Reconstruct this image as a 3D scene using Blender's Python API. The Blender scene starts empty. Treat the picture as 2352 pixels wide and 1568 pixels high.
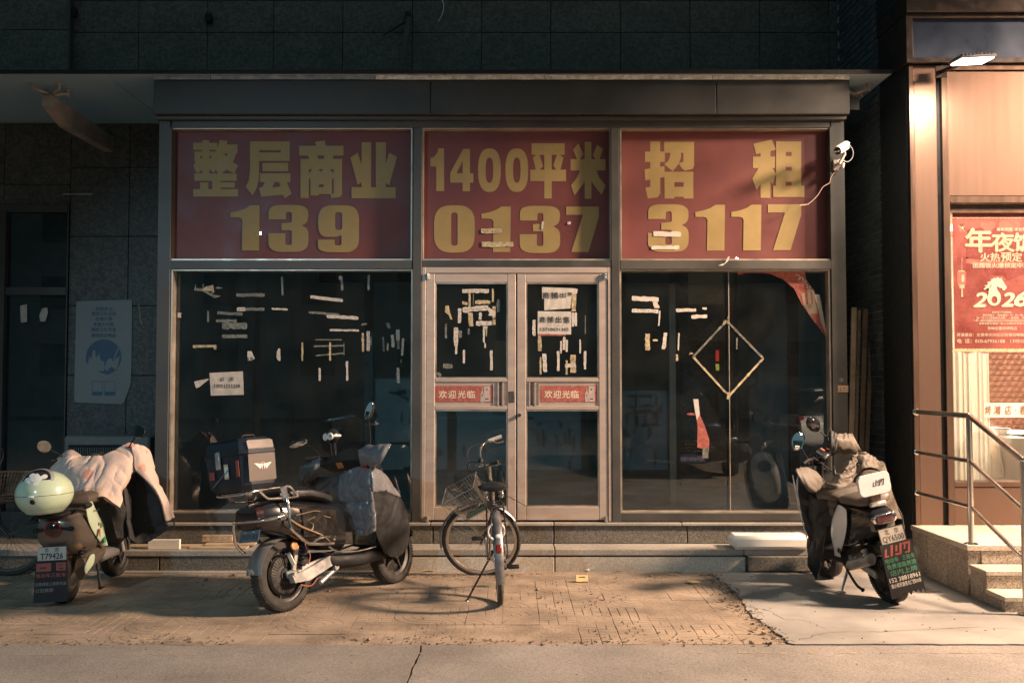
import bpy, bmesh, math, random
from mathutils import Vector, Matrix, Euler, noise
sc = bpy.context.scene
col = sc.collection
R = math.radians
PI = math.pi
rnd = random.Random(7)

# ---------------------------------------------------------------- camera, world, light, exposure
CAM = Vector((0.0, -8.92, 1.62)); PITCH = R(2.28)
cam = bpy.data.objects.new('camera', bpy.data.cameras.new('camera'))
col.objects.link(cam)
cam.location = CAM; cam.rotation_euler = (PI/2 + PITCH, 0, 0)
cam.data.lens = 35.0; cam.data.sensor_width = 36.0; cam.data.clip_start = 0.05; cam.data.clip_end = 600
sc.camera = cam
world = bpy.data.worlds.new('World'); sc.world = world; world.use_nodes = True
wn = world.node_tree.nodes; wl = world.node_tree.links
bg = wn['Background']
bg.inputs['Color'].default_value = (.037, .065, .071, 1)      # city night sky, even in every direction
bg.inputs['Strength'].default_value = 2.3
sc.view_settings.view_transform = 'Standard'; sc.view_settings.look = 'None'
sc.view_settings.exposure = 0.0; sc.view_settings.gamma = 1.0; sc.view_settings.use_curve_mapping = False
FLOOD_W = 55.0        # the restaurant's flood lamp (light made in its builder)
STREET_W = 13500.0      # cut-off lamp on a short pole at the right; the others are set against it
ROOM_W = 620.0          # restaurant ceiling lamps
sc.cycles.use_denoising = True
sc.cycles.max_bounces = 8; sc.cycles.transparent_max_bounces = 12
sc.cycles.sample_clamp_indirect = 4.0

# ---------------------------------------------------------------- helpers
def W(px, py, Y):
    """the point at depth plane Y seen at (px, py) of a 2352 x 1568 measuring grid"""
    u = (px-1176)/2287; v = (784-py)/2287
    d = Vector((u, math.cos(PITCH)-v*math.sin(PITCH), math.sin(PITCH)+v*math.cos(PITCH)))
    return CAM + d*((Y-CAM.y)/d.y)
def G(px, py, z=0.0):
    u = (px-1176)/2287; v = (784-py)/2287
    d = Vector((u, math.cos(PITCH)-v*math.sin(PITCH), math.sin(PITCH)+v*math.cos(PITCH)))
    return CAM + d*((z-CAM.z)/d.z)
def V(*a): return Vector(a)

def root_off(o):
    t = Vector((0, 0, 0))
    while o is not None:
        t += o.location; o = o.parent
    return t

class MB:
    def __init__(s, world=False): s.v = []; s.f = []; s.w = world
    def add(s, vs, fs):
        n = len(s.v); s.v += [Vector(p) for p in vs]; s.f += [tuple(i+n for i in f) for f in fs]; return s
    def box(s, c, size, rot=None, bev=0.0):
        hx, hy, hz = size[0]/2, size[1]/2, size[2]/2
        M = (rot if isinstance(rot, Matrix) else Euler(rot).to_matrix()) if rot is not None else Matrix.Identity(3)
        c = Vector(c)
        if bev <= 0:
            vs = [(x*hx, y*hy, z*hz) for x in (-1, 1) for y in (-1, 1) for z in (-1, 1)]
            fs = [(0, 1, 3, 2), (4, 6, 7, 5), (0, 4, 5, 1), (2, 3, 7, 6), (0, 2, 6, 4), (1, 5, 7, 3)]
        else:
            b = min(bev, hx*.98, hy*.98, hz*.98); idx = {}; vs = []
            for x in (-1, 1):
                for y in (-1, 1):
                    for z in (-1, 1):
                        for a in range(3):
                            p = [x*(hx-b), y*(hy-b), z*(hz-b)]
                            p[a] = (x*hx, y*hy, z*hz)[a]
                            idx[(x, y, z, a)] = len(vs); vs.append(p)
            fs = []
            for a in range(3):
                o1, o2 = [(1, 2), (2, 0), (0, 1)][a]
                for sg in (-1, 1):
                    q = []
                    for (p1, p2) in ((-1, -1), (1, -1), (1, 1), (-1, 1)):
                        k = [0, 0, 0]; k[a] = sg; k[o1] = p1; k[o2] = p2
                        q.append(idx[(k[0], k[1], k[2], a)])
                    fs.append(tuple(q if sg > 0 else q[::-1]))
            for a in range(3):
                o1, o2 = [(1, 2), (2, 0), (0, 1)][a]
                for p1 in (-1, 1):
                    for p2 in (-1, 1):
                        k0 = [0, 0, 0]; k0[a] = -1; k0[o1] = p1; k0[o2] = p2
                        k1 = list(k0); k1[a] = 1
                        q = [idx[(*k0, o1)], idx[(*k1, o1)], idx[(*k1, o2)], idx[(*k0, o2)]]
                        fs.append(tuple(q if p1*p2 < 0 else q[::-1]))
            for x in (-1, 1):
                for y in (-1, 1):
                    for z in (-1, 1):
                        q = [idx[(x, y, z, 0)], idx[(x, y, z, 1)], idx[(x, y, z, 2)]]
                        fs.append(tuple(q if x*y*z > 0 else q[::-1]))
        return s.add([c + M @ Vector(p) for p in vs], fs)
    def span(s, a, b, bev=0.0):
        """axis aligned box between two corners"""
        return s.box([(a[i]+b[i])/2 for i in range(3)], [abs(b[i]-a[i]) for i in range(3)], None, bev)
    def bar(s, p, q, w, h, bev=0.0, up=(0, 0, 1)):
        p, q = Vector(p), Vector(q); d = (q-p); L = d.length; x = d.normalized()
        u = Vector(up)
        if abs(x.dot(u)) > .98: u = Vector((0, 1, 0))
        y = u.cross(x).normalized(); z = x.cross(y)
        return s.box((p+q)/2, (L, w, h), Matrix((x, y, z)).transposed(), bev)
    def tube(s, pts, r, n=8, closed=False, cap=True):
        pts = [Vector(p) for p in pts]; m = len(pts)
        rs = r if isinstance(r, (list, tuple)) else [r]*m
        T = []
        for i in range(m):
            a = pts[(i-1) % m] if closed or i else pts[i]; b = pts[(i+1) % m] if closed or i < m-1 else pts[i]
            T.append((b-a).normalized() if (b-a).length > 1e-9 else Vector((0, 0, 1)))
        u = T[0].orthogonal().normalized(); vs = []
        for i in range(m):
            u = (u - T[i]*u.dot(T[i])).normalized(); w = T[i].cross(u)
            for k in range(n):
                a = 2*PI*k/n; vs.append(pts[i] + (u*math.cos(a)+w*math.sin(a))*rs[i])
        fs = []
        for i in range(m if closed else m-1):
            j = (i+1) % m
            for k in range(n):
                l = (k+1) % n; fs.append((i*n+k, i*n+l, j*n+l, j*n+k))
        if cap and not closed:
            fs.append(tuple(range(n))[::-1]); fs.append(tuple((m-1)*n+k for k in range(n)))
        return s.add(vs, fs)
    def cyl(s, p, q, r0, r1=None, n=16): return s.tube([p, q], [r0, r0 if r1 is None else r1], n)
    def lathe(s, prof, o, axis=(0, 0, 1), n=24, closed=False):
        """prof: (radius, height) pairs along axis from o"""
        ax = Vector(axis).normalized(); u = ax.orthogonal().normalized()
        if abs(ax.y) > .9: u = Vector((1, 0, 0))
        w = ax.cross(u); o = Vector(o); m = len(prof); vs = []
        for (r, h) in prof:
            for k in range(n):
                a = 2*PI*k/n; vs.append(o + ax*h + (u*math.cos(a)+w*math.sin(a))*max(r, 1e-5))
        fs = []
        for i in range(m if closed else m-1):
            j = (i+1) % m
            for k in range(n):
                l = (k+1) % n; fs.append((i*n+k, i*n+l, j*n+l, j*n+k))
        return s.add(vs, fs)
    def sphere(s, c, rad, n=20, m=12, rot=None):
        if not isinstance(rad, (tuple, list)): rad = (rad,)*3
        M = Euler(rot).to_matrix() if rot is not None else Matrix.Identity(3); c = Vector(c)
        vs = [c + M @ Vector((0, 0, -rad[2]))]
        for i in range(1, m):
            t = PI*i/m
            for k in range(n):
                a = 2*PI*k/n
                vs.append(c + M @ Vector((rad[0]*math.sin(t)*math.cos(a), rad[1]*math.sin(t)*math.sin(a), -rad[2]*math.cos(t))))
        vs.append(c + M @ Vector((0, 0, rad[2]))); fs = []
        for k in range(n): fs.append((0, 1+(k+1) % n, 1+k))
        for i in range(m-2):
            for k in range(n):
                l = (k+1) % n; fs.append((1+i*n+k, 1+i*n+l, 1+(i+1)*n+l, 1+(i+1)*n+k))
        b = 1+(m-2)*n
        for k in range(n): fs.append((b+k, b+(k+1) % n, len(vs)-1))
        return s.add(vs, fs)
    def loft(s, rings, cap=True, closed=False):
        n = len(rings[0]); vs = [p for r in rings for p in r]; fs = []; m = len(rings)
        for i in range(m if closed else m-1):
            j = (i+1) % m
            for k in range(n):
                l = (k+1) % n; fs.append((i*n+k, i*n+l, j*n+l, j*n+k))
        if cap and not closed: fs.append(tuple(range(n))[::-1]); fs.append(tuple((m-1)*n+k for k in range(n)))
        return s.add(vs, fs)
    def prism(s, poly, d):
        """closed slab: 3D outline poly pushed by d"""
        d = Vector(d); n = len(poly); vs = [Vector(p) for p in poly] + [Vector(p)+d for p in poly]
        fs = [tuple(range(n))[::-1], tuple(range(n, 2*n))] + [(k, (k+1) % n, n+(k+1) % n, n+k) for k in range(n)]
        return s.add(vs, fs)
    def sheet(s, P, t, closed_u=False):
        """P: grid of points rows x cols -> closed slab of thickness t (along the local normals)"""
        m = len(P); n = len(P[0]); N = []
        for i in range(m):
            row = []
            for j in range(n):
                a = P[min(i+1, m-1)][j]-P[max(i-1, 0)][j]; b = P[i][min(j+1, n-1)]-P[i][max(j-1, 0)]
                c = a.cross(b); row.append(c.normalized() if c.length > 1e-9 else Vector((0, 0, 1)))
            N.append(row)
        vs = [P[i][j]+N[i][j]*(t/2) for i in range(m) for j in range(n)] + [P[i][j]-N[i][j]*(t/2) for i in range(m) for j in range(n)]
        o = m*n; fs = []
        for i in range(m-1):
            for j in range(n-1):
                q = (i*n+j, (i+1)*n+j, (i+1)*n+j+1, i*n+j+1); fs.append(q); fs.append(tuple(k+o for k in q[::-1]))
        for i in range(m-1):
            for j, fl in ((0, 1), (n-1, 0)):
                q = (i*n+j, i*n+j+o, (i+1)*n+j+o, (i+1)*n+j); fs.append(q if fl else q[::-1])
        for j in range(n-1):
            for i, fl in ((0, 0), (m-1, 1)):
                q = (i*n+j, i*n+j+o, i*n+j+1+o, i*n+j+1); fs.append(q if fl else q[::-1])
        return s.add(vs, fs)
    def xform(s, M):
        s.v = [M @ p for p in s.v]; return s
    def mesh(s, name, mats, smooth=True, ang=38, off=None):
        me = bpy.data.meshes.new(name)
        vs = s.v if off is None else [p-off for p in s.v]
        me.from_pydata([tuple(p) for p in vs], [], s.f); me.update()
        bm = bmesh.new(); bm.from_mesh(me); bmesh.ops.recalc_face_normals(bm, faces=bm.faces); bm.to_mesh(me); bm.free()
        for m in (mats if isinstance(mats, (list, tuple)) else [mats]): me.materials.append(m)
        if smooth:
            me.polygons.foreach_set('use_smooth', [True]*len(me.polygons)); me.set_sharp_from_angle(angle=R(ang))
        return me
    def build(s, name, mats, parent=None, smooth=True, ang=38):
        off = root_off(parent) if (s.w and parent is not None) else None
        return link(name, s.mesh(name, mats, smooth, ang, off), parent)

def link(name, me, parent=None, loc=None, rot=None, scale=None):
    o = bpy.data.objects.new(name, me); col.objects.link(o)
    if parent is not None: o.parent = parent
    if loc is not None: o.location = loc
    if rot is not None: o.rotation_euler = rot
    if scale is not None: o.scale = scale
    return o
def tag(o, label=None, cat=None, group=None, kind=None):
    if label: o['label'] = label
    if cat: o['category'] = cat
    if group: o['group'] = group
    if kind: o['kind'] = kind
    return o
def thing(name, label, cat, loc=(0, 0, 0), rot=(0, 0, 0), group=None):
    o = bpy.data.objects.new(name, None); col.objects.link(o); o.empty_display_size = .1
    o.location = loc; o.rotation_euler = rot
    return tag(o, label, cat, group)
def copy_tree(o, parent=None):
    c = o.copy(); col.objects.link(c)
    if parent is not None: c.parent = parent
    for ch in list(o.children): copy_tree(ch, c)
    return c

# ---- flat shapes and lettering
def text_mesh(body, offset=0.0, shear=0.0):
    c = bpy.data.curves.new('lettering', 'FONT'); c.body = body; c.offset = offset; c.shear = shear; c.resolution_u = 2
    return curve_polys(c)
def curve_polys(c):
    o = bpy.data.objects.new('lettering', c); col.objects.link(o)
    bpy.context.view_layer.update()
    me = bpy.data.meshes.new_from_object(o.evaluated_get(bpy.context.evaluated_depsgraph_get()))
    vs = [v.co.copy() for v in me.vertices]; fs = [tuple(p.vertices) for p in me.polygons]
    bpy.data.objects.remove(o); bpy.data.curves.remove(c); bpy.data.meshes.remove(me)
    return vs, fs
def fill2d(polys):
    """outline and holes (even-odd) -> flat faces"""
    c = bpy.data.curves.new('shape', 'CURVE'); c.dimensions = '2D'; c.fill_mode = 'BOTH'
    for p in polys:
        sp = c.splines.new('POLY'); sp.points.add(len(p)-1); sp.use_cyclic_u = True
        for k, q in enumerate(p): sp.points[k].co = (q[0], q[1], 0, 1)
    return curve_polys(c)
def frame3(o, ux, uy):
    """maps 2D (x, y) to 3D with origin o and unit vectors"""
    o, ux, uy = Vector(o), Vector(ux), Vector(uy)
    return lambda x, y: o + ux*x + uy*y
def put_text(mb, body, to3, x0, y0, x1, y1, offset=0.0, shear=0.0):
    """lettering stretched to the box x0..x1, y0..y1 of the frame to3 (y up)"""
    vs, fs = text_mesh(body, 0.0, shear)
    if not vs: return
    ax = min(v.x for v in vs); bx = max(v.x for v in vs); ay = min(v.y for v in vs); by = max(v.y for v in vs)
    sx = (x1-x0)/max(bx-ax, 1e-6); sy = (y1-y0)/max(by-ay, 1e-6)
    nn = (to3(1, 0)-to3(0, 0)).cross(to3(0, 1)-to3(0, 0)).normalized()
    w = offset*min(abs(sy), abs(sx)*1.3)                  # heavier strokes: copies side by side, each a hair prouder
    for k, (dx, dy) in enumerate(((0, 0),) if w <= 0 else ((-w, 0), (w, 0), (0, w*.8), (0, -w*.8))):
        mb.add([to3(x0+(v.x-ax)*sx+dx, y0+(v.y-ay)*sy+dy)+nn*(.00004*k) for v in vs], fs)
def rounded(pts):
    """polygon whose points may carry a corner radius"""
    out = []; n = len(pts)
    for i in range(n):
        p = Vector(pts[i][:2]); r = pts[i][2] if len(pts[i]) > 2 else 0
        if r <= 0: out.append((p.x, p.y)); continue
        a = Vector(pts[i-1][:2]); b = Vector(pts[(i+1) % n][:2])
        da = (a-p); db = (b-p); ra = min(r, da.length*.5); rb = min(r, db.length*.5)
        pa = p+da.normalized()*ra; pb = p+db.normalized()*rb
        for k in range(7):
            t = k/6; q = pa*(1-t)**2 + p*2*t*(1-t) + pb*t*t; out.append((q.x, q.y))
    return out

def cr(p0, p1, p2, p3, t):
    return 0.5*((2*p1)+(p2-p0)*t+(2*p0-5*p1+4*p2-p3)*t*t+(3*p1-p0-3*p2+p3)*t*t*t)
def spline(pts, n):
    """Catmull-Rom resample of a list of vectors to n points"""
    pts = [Vector(p) for p in pts]; m = len(pts); out = []
    for k in range(n):
        x = k/(n-1)*(m-1); i = min(int(x), m-2); t = x-i
        p0 = pts[i-1] if i > 0 else pts[0]*2-pts[1]; p3 = pts[i+2] if i+2 < m else pts[-1]*2-pts[-2]
        out.append(cr(p0, pts[i], pts[i+1], p3, t))
    return out
def cloth_grid(ctrl, nu, nv, amp=.012, fr=9.0, seed=0, stretch=(1, 1, 1), quilt=None, soft=.55, fine=.22):
    rows = [spline(r, nv) for r in ctrl]; g = [[None]*nv for _ in range(nu)]
    for j in range(nv):
        c = spline([r[j] for r in rows], nu)
        for i in range(nu): g[i][j] = c[i]
    out = []
    for i in range(nu):
        row = []
        for j in range(nv):
            a = g[min(i+1, nu-1)][j]-g[max(i-1, 0)][j]; b = g[i][min(j+1, nv-1)]-g[i][max(j-1, 0)]
            nn = a.cross(b); nn = nn.normalized() if nn.length > 1e-9 else Vector((0, 0, 1))
            p = g[i][j]; q = Vector((p.x*stretch[0], p.y*stretch[1], p.z*stretch[2]))*fr+Vector((seed*3.1, seed*1.7, 0))
            q2 = q + Vector((noise.noise(q*.6), noise.noise(q*.6+Vector((9, 0, 0))), 0))*1.1
            v1 = min(1.0, abs(noise.noise(q2))*3.2)**soft; v2 = min(1.0, abs(noise.noise(q2*2.1+Vector((5, 2, 1))))*3.0)**.6
            w = v1*.8 + v2*fine - .6 + noise.noise(q*.5)*.6
            h = amp*w
            if quilt:
                ku, kv, kd = quilt
                fu = abs(math.sin(PI*ku*i/(nu-1))) if ku else 1; fv = abs(math.sin(PI*kv*j/(nv-1))) if kv else 1
                h += kd*(min(fu, fv)**.45)
            row.append(p+nn*h)
        out.append(row)
    return out

# ---- materials
def mat(name, c, rough=.5, metal=0.0, var=.15, vs=9.0, bump=0.0, bs=60.0, coat=0.0, coat_r=.08, spec=.5, rv=.12, c2=None, cut=(.35, .65), alpha=None, coords='Object', stretch=None, emit=None, det=5.0):
    m = bpy.data.materials.new(name); m.use_nodes = True
    N = m.node_tree.nodes; L = m.node_tree.links; b = N['Principled BSDF']
    tc = N.new('ShaderNodeTexCoord'); mp = N.new('ShaderNodeMapping'); L.new(tc.outputs[coords if coords != 'World' else 'Object'], mp.inputs[0])
    if stretch: mp.inputs['Scale'].default_value = stretch
    oi = N.new('ShaderNodeObjectInfo'); ad = N.new('ShaderNodeVectorMath'); ad.operation = 'SCALE'
    vv = N.new('ShaderNodeCombineXYZ'); 
    for k in range(3): L.new(oi.outputs['Random'], vv.inputs[k])
    L.new(vv.outputs[0], ad.inputs[0]); ad.inputs['Scale'].default_value = 7.0
    if coords == 'World':
        ge_ = N.new('ShaderNodeNewGeometry'); L.new(ge_.outputs['Position'], mp.inputs[0])
    else: L.new(ad.outputs[0], mp.inputs['Location'])
    nz = N.new('ShaderNodeTexNoise'); nz.inputs['Scale'].default_value = vs; nz.inputs['Detail'].default_value = det; nz.inputs['Roughness'].default_value = .62
    L.new(mp.outputs[0], nz.inputs['Vector'])
    rp = N.new('ShaderNodeValToRGB'); L.new(nz.outputs['Fac'], rp.inputs[0])
    e = rp.color_ramp.elements; e[0].position, e[1].position = cut
    lo = [max(0, x*(1-var)) for x in c]; hi = list(c2) if c2 else [min(1, x*(1+var)) for x in c]
    e[0].color = (*lo, 1); e[1].color = (*hi, 1)
    L.new(rp.outputs[0], b.inputs['Base Color'])
    mr = N.new('ShaderNodeMapRange'); L.new(nz.outputs['Fac'], mr.inputs[0])
    mr.inputs[1].default_value = .3; mr.inputs[2].default_value = .7
    mr.inputs[3].default_value = max(0.02, rough-rv); mr.inputs[4].default_value = min(1, rough+rv)
    L.new(mr.outputs[0], b.inputs['Roughness'])
    b.inputs['Metallic'].default_value = metal; b.inputs['Coat Weight'].default_value = coat; b.inputs['Coat Roughness'].default_value = coat_r
    b.inputs['Specular IOR Level'].default_value = spec
    if bump > 0:
        n2 = N.new('ShaderNodeTexNoise'); n2.inputs['Scale'].default_value = bs; n2.inputs['Detail'].default_value = 4
        L.new(mp.outputs[0], n2.inputs['Vector'])
        bp = N.new('ShaderNodeBump'); bp.inputs['Strength'].default_value = bump; bp.inputs['Distance'].default_value = .01
        L.new(n2.outputs['Fac'], bp.inputs['Height']); L.new(bp.outputs[0], b.inputs['Normal'])
    if emit:
        b.inputs['Emission Color'].default_value = (*emit[0], 1); b.inputs['Emission Strength'].default_value = emit[1]
    return m
def granite(name, c, dark, light, scale=55.0, rough=.6, bump=.25, big=2.0):
    m = mat(name, c, rough, var=.25, vs=big, bump=bump, bs=scale*1.4)
    N = m.node_tree.nodes; L = m.node_tree.links; b = N['Principled BSDF']
    mp = [n for n in N if n.type == 'MAPPING'][0]; rp = [n for n in N if n.type == 'VALTORGB'][0]
    vo = N.new('ShaderNodeTexVoronoi'); vo.inputs['Scale'].default_value = scale; L.new(mp.outputs[0], vo.inputs['Vector'])
    sp = N.new('ShaderNodeSeparateColor'); L.new(vo.outputs['Color'], sp.inputs[0])
    r2 = N.new('ShaderNodeValToRGB'); L.new(sp.outputs[0], r2.inputs[0])
    e = r2.color_ramp.elements; e[0].position = .15; e[0].color = (*dark, 1); e[1].position = .9; e[1].color = (*light, 1)
    x = e.new(.5); x.color = (*c, 1)
    mx = N.new('ShaderNodeMix'); mx.data_type = 'RGBA'; mx.blend_type = 'MULTIPLY'; mx.inputs[0].default_value = .8
    L.new(r2.outputs[0], mx.inputs[6])
    r3 = N.new('ShaderNodeMapRange'); nz = [n for n in N if n.type == 'TEX_NOISE'][0]
    L.new(nz.outputs['Fac'], r3.inputs[0]); r3.inputs[1].default_value = .3; r3.inputs[2].default_value = .7; r3.inputs[3].default_value = .55; r3.inputs[4].default_value = 1.15
    L.new(r3.outputs[0], mx.inputs[7]); L.new(mx.outputs[2], b.inputs['Base Color'])
    return m
def glass_mat(name, tint=(.80, .86, .86), ior=1.75, rough=0.0, dirt=.012):
    m = bpy.data.materials.new(name); m.use_nodes = True; N = m.node_tree.nodes; L = m.node_tree.links
    for n in list(N):
        if n.type != 'OUTPUT_MATERIAL': N.remove(n)
    out = [n for n in N if n.type == 'OUTPUT_MATERIAL'][0]
    tr = N.new('ShaderNodeBsdfTransparent'); tr.inputs[0].default_value = (*tint, 1)
    gl = N.new('ShaderNodeBsdfGlossy'); gl.inputs['Roughness'].default_value = rough
    fr = N.new('ShaderNodeFresnel'); fr.inputs[0].default_value = ior
    mx = N.new('ShaderNodeMixShader'); L.new(fr.outputs[0], mx.inputs[0]); L.new(tr.outputs[0], mx.inputs[1]); L.new(gl.outputs[0], mx.inputs[2])
    df = N.new('ShaderNodeBsdfDiffuse'); df.inputs[0].default_value = (.5, .47, .42, 1)      # film of dust
    tc = N.new('ShaderNodeTexCoord'); nz = N.new('ShaderNodeTexNoise'); nz.inputs['Scale'].default_value = 3.5; nz.inputs['Detail'].default_value = 7
    L.new(tc.outputs['Object'], nz.inputs['Vector'])
    mr = N.new('ShaderNodeMapRange'); mr.inputs[1].default_value = .35; mr.inputs[2].default_value = .8; mr.inputs[3].default_value = dirt*.5; mr.inputs[4].default_value = dirt*2.2
    L.new(nz.outputs['Fac'], mr.inputs[0])
    m2 = N.new('ShaderNodeMixShader'); L.new(mr.outputs[0], m2.inputs[0]); L.new(mx.outputs[0], m2.inputs[1]); L.new(df.outputs[0], m2.inputs[2])
    L.new(m2.outputs[0], out.inputs[0])
    return m
def translucent(name, c, f=.55):
    m = bpy.data.materials.new(name); m.use_nodes = True; N = m.node_tree.nodes; L = m.node_tree.links
    for n in list(N):
        if n.type != 'OUTPUT_MATERIAL': N.remove(n)
    out = [n for n in N if n.type == 'OUTPUT_MATERIAL'][0]
    a = N.new('ShaderNodeBsdfDiffuse'); b = N.new('ShaderNodeBsdfTranslucent'); x = N.new('ShaderNodeMixShader')
    a.inputs[0].default_value = (*c, 1); b.inputs[0].default_value = (*c, 1); x.inputs[0].default_value = f
    L.new(a.outputs[0], x.inputs[1]); L.new(b.outputs[0], x.inputs[2]); L.new(x.outputs[0], out.inputs[0])
    return m
def emissive(name, c, s):
    m = bpy.data.materials.new(name); m.use_nodes = True; b = m.node_tree.nodes['Principled BSDF']
    b.inputs['Base Color'].default_value = (*c, 1); b.inputs['Emission Color'].default_value = (*c, 1); b.inputs['Emission Strength'].default_value = s
    return m

M = {}
M['granite_wall'] = granite('dark granite cladding', (.095, .097, .088), (.068, .07, .062), (.13, .128, .118), 42, .6, .3)
M['granite_base'] = granite('rough base granite', (.135, .122, .098), (.085, .075, .06), (.20, .18, .15), 130, .75, .5, 1.2)
M['granite_step'] = granite('pale step granite', (.36, .325, .275), (.29, .26, .22), (.43, .39, .34), 150, .7, .25, 1.0)
M['granite_stair'] = granite('sandy stair granite', (.46, .39, .31), (.26, .2, .15), (.6, .53, .44), 130, .6, .15, 1.0)
M['joint'] = mat('dark joint', (.07, .07, .065), .9, var=.3)
M['alu'] = mat('champagne anodised aluminium', (.46, .37, .31), .45, .25, var=.08, vs=2.5, bump=.03, bs=160, stretch=(1, 1, 6), rv=.08)
M['alu_dark'] = mat('weathered grey aluminium', (.075, .070, .062), .5, .3, var=.2, vs=2.0, bump=.03, bs=120, rv=.12)
M['alu_bead'] = mat('worn aluminium bead', (.5, .42, .33), .4, .6, var=.2, vs=6)
M['fascia'] = mat('weathered sheet metal fascia', (.05, .049, .047), .5, .2, var=.3, vs=1.3, bump=.02, bs=20, rv=.12)
M['gutter'] = mat('worn gutter edge paled as lit', (.78, .72, .62), .6, .1, var=.35, vs=14, bump=.2, bs=70)  # worn strip, paled to stand in for lamp light along it
M['soffit'] = mat('dusty canopy glass', (.36, .42, .44), .35, 0, var=.35, vs=1.5, rv=.15)
M['steel_arm'] = mat('painted steel canopy arm', (.42, .36, .31), .55, .1, var=.25, vs=5, bump=.1, bs=40)
M['black'] = mat('black plastic', (.016, .016, .017), .62, var=.3, vs=12, bump=.04, bs=180, spec=.3)
M['black_gloss'] = mat('glossy black paint', (.012, .012, .014), .16, var=.2, coat=.8, rv=.05, vs=4)
M['rubber'] = mat('worn tyre rubber', (.028, .026, .024), .78, var=.5, vs=14, bump=.15, bs=120, c2=(.06, .055, .048))
M['dirty_rim'] = mat('dusty black rim', (.045, .042, .04), .45, .4, var=.4, vs=16)
M['chrome'] = mat('chromed steel', (.72, .70, .67), .16, 1.0, var=.15, vs=14, rv=.08)
M['steel'] = mat('brushed stainless tube', (.66, .62, .57), .2, 1.0, var=.1, vs=10, stretch=(1, 1, .2), rv=.07)
M['silver'] = mat('silver painted casting', (.45, .44, .42), .4, .5, var=.2, vs=10)
M['grey_plastic'] = mat('grey plastic', (.15, .145, .14), .42, var=.15, vs=8, bump=.03, bs=150)
M['copper'] = mat('brushed rose copper panel', (.20, .128, .096), .42, .85, var=.02, vs=4, stretch=(9, 9, .3), bump=.02, bs=120, rv=.012)
M['copper_frame'] = mat('brushed copper frame', (.175, .115, .088), .36, .85, var=.08, vs=6, stretch=(3, 3, .3), rv=.05)
M['dark_paint'] = mat('dark side cladding', (.012, .013, .014), .55, var=.2)
M['brick'] = mat('dark glazed brick', (.075, .085, .09), .45, var=.35, vs=6, bump=.12, bs=50)
M['mortar'] = mat('pale mortar', (.40, .43, .44), .9, var=.25, vs=20, bump=.3, bs=90)
M['glass'] = glass_mat('shop glass')
M['glass_sign'] = glass_mat('sign glass', dirt=.02)
M['white_paint'] = mat('white enamel', (.74, .73, .70), .35, var=.06, coat=.3)
M['paper'] = mat('weathered paper', (.54, .49, .43), .85, var=.12, vs=14, bump=.25, bs=22)
M['paper_old'] = mat('yellowed tape', (.42, .34, .20), .6, var=.4, vs=30, bump=.3, bs=60)
M['paper_faint'] = mat('dusty clear tape', (.15, .15, .12), .5, var=.5, vs=30, bump=.2, bs=60)
M['ink'] = mat('black ink', (.03, .03, .035), .7, var=.2)
M['red_print'] = mat('faded red print', (.42, .10, .075), .55, var=.28, vs=34, c2=(.50, .17, .13), cut=(.4, .75))
M['cream_print'] = mat('cream print', (.72, .60, .44), .55, var=.12, vs=20)
M['void'] = mat('unlit interior', (.50, .58, .58), .9, var=.25, vs=.8)
M['wood'] = mat('bare pine plank', (.48, .35, .22), .7, var=.3, vs=6, stretch=(1, 14, 14), bump=.15, bs=40)
M['foam'] = mat('pale foam block', (.80, .74, .66), .8, var=.05, vs=5, bump=.12, bs=160)
M['mirror'] = mat('mirror glass', (.8, .82, .84), .03, 1.0, var=.02, rv=.01)
# ---------------------------------------------------------------- ground
M['asphalt'] = granite('worn street concrete', (.28, .25, .228), (.21, .185, .165), (.33, .30, .27), 150, .85, .35, 1.1)
M['pad'] = mat('smooth cement pad', (.27, .252, .232), .75, var=.24, vs=1.3, bump=.12, bs=45, det=10, coords='World')
M['paver'] = mat('dusty ochre paving tile', (.30, .228, .168), .85, var=.30, vs=2.6, bump=.4, bs=60, det=10, coords='World')
M['dirt'] = mat('trodden sandy dirt', (.27, .205, .15), .95, var=.30, vs=2.6, bump=.8, bs=35, det=10, coords='World')
M['dark_gap'] = mat('dark gap', (.03, .025, .02), .95)
M['rubble'] = mat('small rubble', (.21, .152, .11), .9, var=.6, vs=3)
M['yellow'] = mat('worn yellow road paint', (.34, .265, .17), .8, var=.2, vs=18)

g = tag(MB().box((0, 0, -.13), (240, 240, .1)).build('ground', M['dark_gap'], smooth=False), kind='structure')
def wob(a, b, n, amp, seed, nx):
    """jagged line of 2D points between a and b, displaced along nx"""
    out = []
    for k in range(n+1):
        t = k/n; w = amp*(noise.noise(Vector((t*n*.23, seed, 0)))*1.4+noise.noise(Vector((t*n*.9, seed, 3)))*.6)
        out.append((a[0]+(b[0]-a[0])*t+nx[0]*w, a[1]+(b[1]-a[1])*t+nx[1]*w))
    return out
road = tag(MB().box((0, -16, -.06), (60, 26.7, .02)).build('road', M['dark_gap'], smooth=False), kind='structure')
front = -2.72
edge_l = wob((-30, front), (-.565, front), 240, .022, 1, (0, 1)); edge_r = wob((-.545, front), (30, front), 240, .012, 2, (0, 1))
crk = wob((-.565, front), (-.59, -12), 120, .014, 5, (1, 0))
for pts in (edge_l[:-1]+crk+[(-30, -12)], [(x+.012+.008*noise.noise(Vector((y*6, 0, 0))), y) for x, y in crk[::-1]]+edge_r+[(30, -12)]):
    MB().prism([(x, y, -.05) for x, y in pts], (0, 0, .05)).build('road_slab', M['asphalt'], road, smooth=False)
MB().span((-30, -29, -.05), (30, -12.01, 0)).build('road_slab', M['asphalt'], road, smooth=False)
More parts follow.
